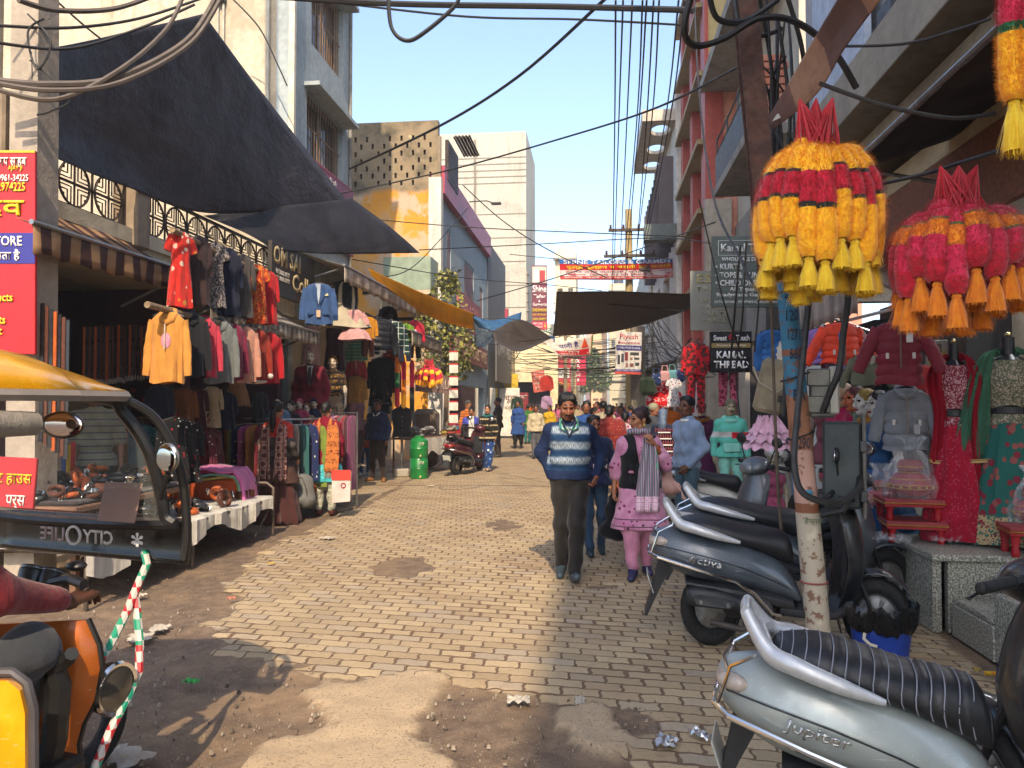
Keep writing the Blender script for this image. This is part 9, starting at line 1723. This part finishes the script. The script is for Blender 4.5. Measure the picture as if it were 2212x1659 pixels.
for pts,r,lb in(([(-20,190,5.9),(120,215,6),(260,150,6.3),(360,62,6.8),(400,-20,7)],.02,'pair of dusty cables curving past the big tarpaulin, left one'),([(-20,172,5.9),(100,182,6),(250,168,6.3),(400,90,6.8),(470,-10,7)],.026,'dusty grey cable looping low across the big tarpaulin'),([(-20,178,5.8),(110,195,5.9),(260,178,6.2),(410,95,6.7),(480,-8,6.9)],.02,'second dusty cable beside the looping one'),([(40,0,5.9),(120,22,6.2),(240,20,6.6),(330,-8,7)],.022,'thick cable at the very top left'),([(-10,55,6),(150,60,6.4),(300,40,7),(440,-5,7.5)],.013,'thin cable over the top of the tarpaulin'),([(-10,92,5.9),(150,105,6.3),(300,62,6.8),(420,10,7.2)],.013,'thin cable crossing the upper left pole'),([(60,30,6.1),(110,90,6.1),(80,150,6.1),(60,70,6.1),(95,40,6.1)],.008,'curl of loose wire on the left pole'),([(65,130,6.1),(150,210,6.15),(110,240,6.1),(80,248,6.1)],.008,'loose cut wire end dangling by the left pole'),([(120,0,7),(200,70,8),(330,170,9.5)],.01,'thin wire slanting behind the tarpaulin'),([(500,-5,12.2),(560,60,12.3),(600,140,12.3),(620,185,12.3)],.012,'loose wire on the beige gable wall')): cable(lb,pts,r,plain('#5a5048',.7) if 'dusty' in lb or 'thick' in lb else None)
BK=plain('#232120',.55)
for pts,r,lb in(([(1500,-30,4.6),(1478,60,4.7),(1500,98,4.8),(1560,85,4.9),(1640,40,5),(1720,48,5.1),(1800,110,5.2),(1850,190,5.3)],.022,'thick black cable loop hanging at the top right of the sky'),([(1530,-20,4.8),(1550,40,4.9),(1610,45,5),(1680,0,5.1)],.02,'second thick cable loop at the top right'),([(1585,-20,5.2),(1600,60,5.2),(1640,78,5.3),(1690,62,5.4)],.016,'third cable loop beside the brown girder'),([(1620,-10,5.4),(1650,200,5.5),(1665,420,5.6),(1685,650,5.6)],.022,'thick black cable running down the girder'),([(1640,-10,5.3),(1668,160,5.4),(1675,330,5.5),(1690,560,5.5),(1700,700,5.5),(1692,900,5.5)],.014,'black cable lashed along the painted pole'),([(1830,560,4.6),(1832,640,4.6),(1822,720,4.6),(1812,800,4.6),(1792,850,4.65),(1778,890,4.7)],.02,'heavy black cable bending down to the small meter'),([(1752,600,4.7),(1736,760,4.7),(1722,900,4.65),(1716,1000,4.6),(1735,1065,4.55),(1800,1085,4.5),(1850,1062,4.55),(1858,1030,4.65)],.02,'heavy black cable swinging under the large meter box'),([(1700,-10,5.2),(1735,120,5.3),(1745,300,5.4),(1750,600,5.4)],.018,'black cable behind the yellow garlands'),([(1770,180,3.9),(1900,225,3.8),(2050,255,3.7),(2150,245,3.7)],.011,'black rod cable running right from the yellow garlands'),([(1890,400,4.2),(2000,375,4.1),(2080,350,3.9),(2160,325,3.8)],.011,'black cable running right behind the pink garlands'),([(1780,100,4.4),(1950,95,4.2),(2080,60,4.0),(2140,40,3.9)],.008,'thin wire under the concrete overhang'),([(1510,430,9),(1560,640,9.5),(1600,760,10),(1640,830,10.5)],.01,'wire hanging before the Kamal Thread board'),([(1600,530,8),(1585,700,8.4),(1575,820,8.6)],.012,'cable dangling over the black shop sign'),([(1612,520,8),(1604,680,8.3),(1590,800,8.6),(1598,900,8.6)],.01,'second cable dangling over the black shop sign'),([(1630,500,7.5),(1640,620,7.8),(1630,760,8)],.009,'thin cable dangling left of the painted pole'),([(1400,700,23),(1440,760,20),(1500,790,15),(1560,800,12)],.016,'cable sagging from the square pillar to the right'),([(1385,640,24),(1430,735,20),(1490,775,15),(1545,770,12)],.014,'second cable sagging from the square pillar'),([(1690,560,5.4),(1705,620,5.5),(1650,640,5.6),(1600,560,6.2),(1540,420,8),(1510,200,10),(1500,0,11)],.012,'wire climbing from the pole past the red columns'),([(1665,640,5.45),(1680,1040,5.3),(1690,1180,5.2),(1690,1330,4.95)],.011,'wire stay with a wound lower end dropping to the scooters')): cable(lb,pts,r,BK if 'stay' not in lb else plain('#5a4a38',.8))
r=random.Random(21)
for i in range(46):
    y0=r.uniform(740,815); y1=y0+r.uniform(-55,40); d0=r.uniform(30,55); cable('thin wire in the tangle strung across the far street',[(1095+r.uniform(0,80),y0,d0),(1250+r.uniform(-60,60),(y0+y1)/2+r.uniform(4,16),d0*.95),(1400+r.uniform(-30,60),y1,d0*.85)],.013,group='tangle of far wires',sub=5)
for i in range(16): cable('loose wire in the tangle around the girder and painted pole',[(1620+r.uniform(0,90),r.uniform(-20,300),5.4+r.uniform(-.15,.2)),(1640+r.uniform(0,80),r.uniform(200,420),5.4+r.uniform(-.15,.2)),(1655+r.uniform(0,50),r.uniform(380,600),5.5+r.uniform(-.15,.2))],r.choice((.007,.01,.013)),BK,group='loose wires on the pole')
for i in range(14): cable('thin dark wire in the tangle near the square pillar',[(1385+r.uniform(0,30),r.uniform(650,760),22),(1420+r.uniform(0,60),r.uniform(720,820),18),(1480+r.uniform(0,70),r.uniform(730,830),14)],.01,group='wires near the square pillar')
T=thing('street_lamp','small dark street lamp on a bent arm over the clad shops','street lamp',AD(1062,440,30)); b=MB(); b.tube([(-.9,0,.1),(-.2,0,.12),(0,0,.05)],.025,6); b.build('arm',DARKM,T); b=MB(); b.box((.18,0,0),(.4,.18,.09),.03); b.build('lamp_head',DARKM,T)
for u,v,d,lb in((607,730,11.2,'white round camera fixed over the second shop'),(790,625,13.5,'white and black speaker lamp under the long awning')):
    T=thing('security_camera',lb,'camera',AD(u,v,d),R(-30)); b=MB(); b.lathe([(0,-.1),(.05,-.1),(.055,.08),(0,.09)],14); b.build('camera_body',WHITE,T); b=MB(); b.lathe([(.056,-.09),(.058,-.09),(.058,-.02),(.056,-.02)],14); b.build('dark_band',BLK,T); b=MB(); b.tube([(0,0,.05),(-.15,0,.08)],.012,6); b.build('bracket',WHITE,T)
# ---------------- litter ----------------
def litter(nm,lb,u,v,s,m,z=.012,cr=.012,asp=.7,rz=None):
    p=G(u,v); T=thing(nm,lb,'litter',(p.x,p.y,z),U_(0,6) if rz is None else rz); b=MB(); n=8; sd=random.random()*90; b.grid([[V(((i/n-.5)*s,(j/n-.5)*s*asp*(1-.25*sin(i*1.7+sd)),cr*(1+sin(i*1.9+j*1.3+sd)+.6*sin(j*2.7+sd)))) for j in range(n+1)] for i in range(n+1)]); b.build('sheet',m,T,ang=20); return T
FOIL=metalp('#c8c8c8',.25,.9,'#a8a8a8',.1); PAP=plain('#b8ae9c',.8)
litter('foil_wrapper','crumpled silver foil wrapper lying on the pavers left of the silver scooter',1437,1612,.12,FOIL,.02,.008,.75); litter('foil_wrapper','torn silver foil by the scooter mudguard',1512,1598,.12,FOIL,.02,.01,.4)
litter('sweet_packet','bright green crumpled packet on the dirt in the rickshaw shadow',412,1482,.09,cloth('#28a83a',rough=.4),.02,.008); litter('paper_scrap','flat grey paper on the pavers before the bare patch',1252,1518,.12,PAP,.01,.004,.45)
for u,v,s,lb in((342,1364,.16,'large white paper scrap near the guard bar'),(300,1385,.2,'torn white paper flake pile behind the guard bar'),(240,1215,.2,'white cloth scrap under the belt stall'),(300,1292,.1,'small cream scrap on the left dirt'),(500,1298,.07,'salmon scrap on the left dirt'),(585,1222,.06,'yellow scrap at the paver edge'),(708,1166,.16,'crumpled clear plastic by the women'),(800,1110,.08,'white paper ball on the street'),(930,1052,.14,'white litter near the barrel'),(440,1130,.12,'plastic scrap by the stall leg'),(1310,1310,.03,'tiny orange wrapper in the shade'),(1120,1520,.12,'pale plaster crumbs heap on the bare earth'),(270,1645,.22,'flat broken stone slab by the guard bar'),(2060,1545,.1,'cream paper bit by the step'),(2110,1455,.05,'yellowish paper bit by the step')): litter('paper_scrap',lb,u,v,s,PAP if 'yellow' not in lb and 'salmon' not in lb else plain('#b89a40' if 'yellow' in lb else '#b07058',.8),.02,.006)
for u,v,c,lb in((2135,1572,'#a8948a','small white paper cup lying by the right step'),(2197,1592,'#b8501c','small orange paper cup lying at the right edge')): p=G(u,v); T=thing('paper_cup',lb,'cup',(p.x,p.y,.03)); T.rotation_euler=(R(70),0,R(30)); b=MB(); b.lathe([(0,-.03),(.022,-.03),(.03,.035),(.028,.035),(.02,-.026),(0,-.026)],16); b.build('cup_body',cloth(c,'sh','#d8d0c8',3.,rough=.6),T)
p=G(2160,1468); T=thing('wrapper_tube','yellow printed wrapper tube lying by the right step','litter',(p.x,p.y,.03),R(-5)); b=MB(); b.tube([(-.08,0,0),(.09,0,.01)],.013,8); b.build('tube',cloth('#c8a020','folk','#a83020',2.),T)
rs=random.Random(8); b=MB()
for i in range(800):
    u,v=(rs.uniform(130,700),rs.uniform(1215,1700)) if i<500 else (rs.uniform(920,1420),rs.uniform(1480,1680)) if i<680 else (rs.uniform(2040,2260),rs.uniform(1440,1700)); p=G(u,v); s=rs.choice((.003,.004,.005,.006,.008,.013))*rs.uniform(.6,1.2); b.c=rs.randrange(3)
    q=[V((p.x+s*rs.uniform(.7,1.2)*cos(a+rs.random()),p.y+s*rs.uniform(.7,1.2)*sin(a+rs.random()),-.012)) for a in(0,1.57,3.14,4.71)]; t_=[x.lerp(V((p.x,p.y,0)),.35)+V((0,0,.004+s*rs.uniform(.4,.8))) for x in q]; b.add(q+t_,[(0,1,5,4),(1,2,6,5),(2,3,7,6),(3,0,4,7),(4,5,6,7)])
tag(b.build('gravel',[plain('#8a7c6a',.9),plain('#a39684',.9),plain('#665a4c',.9)],None,False),kind='stuff')
D.objects.remove(_to)
# ---------------- hazy air of the far street ----------------
b=MB(); b.box((0,90,20),(158,420,44)); hz=b.build('haze',(lambda m:(setattr(m,'use_nodes',True),m.node_tree.nodes.remove(m.node_tree.nodes['Principled BSDF']),(lambda n:(n.inputs['Color'].__setattr__('default_value',(.86,.90,.95,1)),n.inputs['Density'].__setattr__('default_value',.0018),n.inputs['Anisotropy'].__setattr__('default_value',.3),m.node_tree.links.new(n.outputs[0],m.node_tree.nodes['Material Output'].inputs['Volume'])))(m.node_tree.nodes.new('ShaderNodeVolumePrincipled')),m)[-1])(D.materials.new('haze')),None,False); tag(hz,kind='stuff')
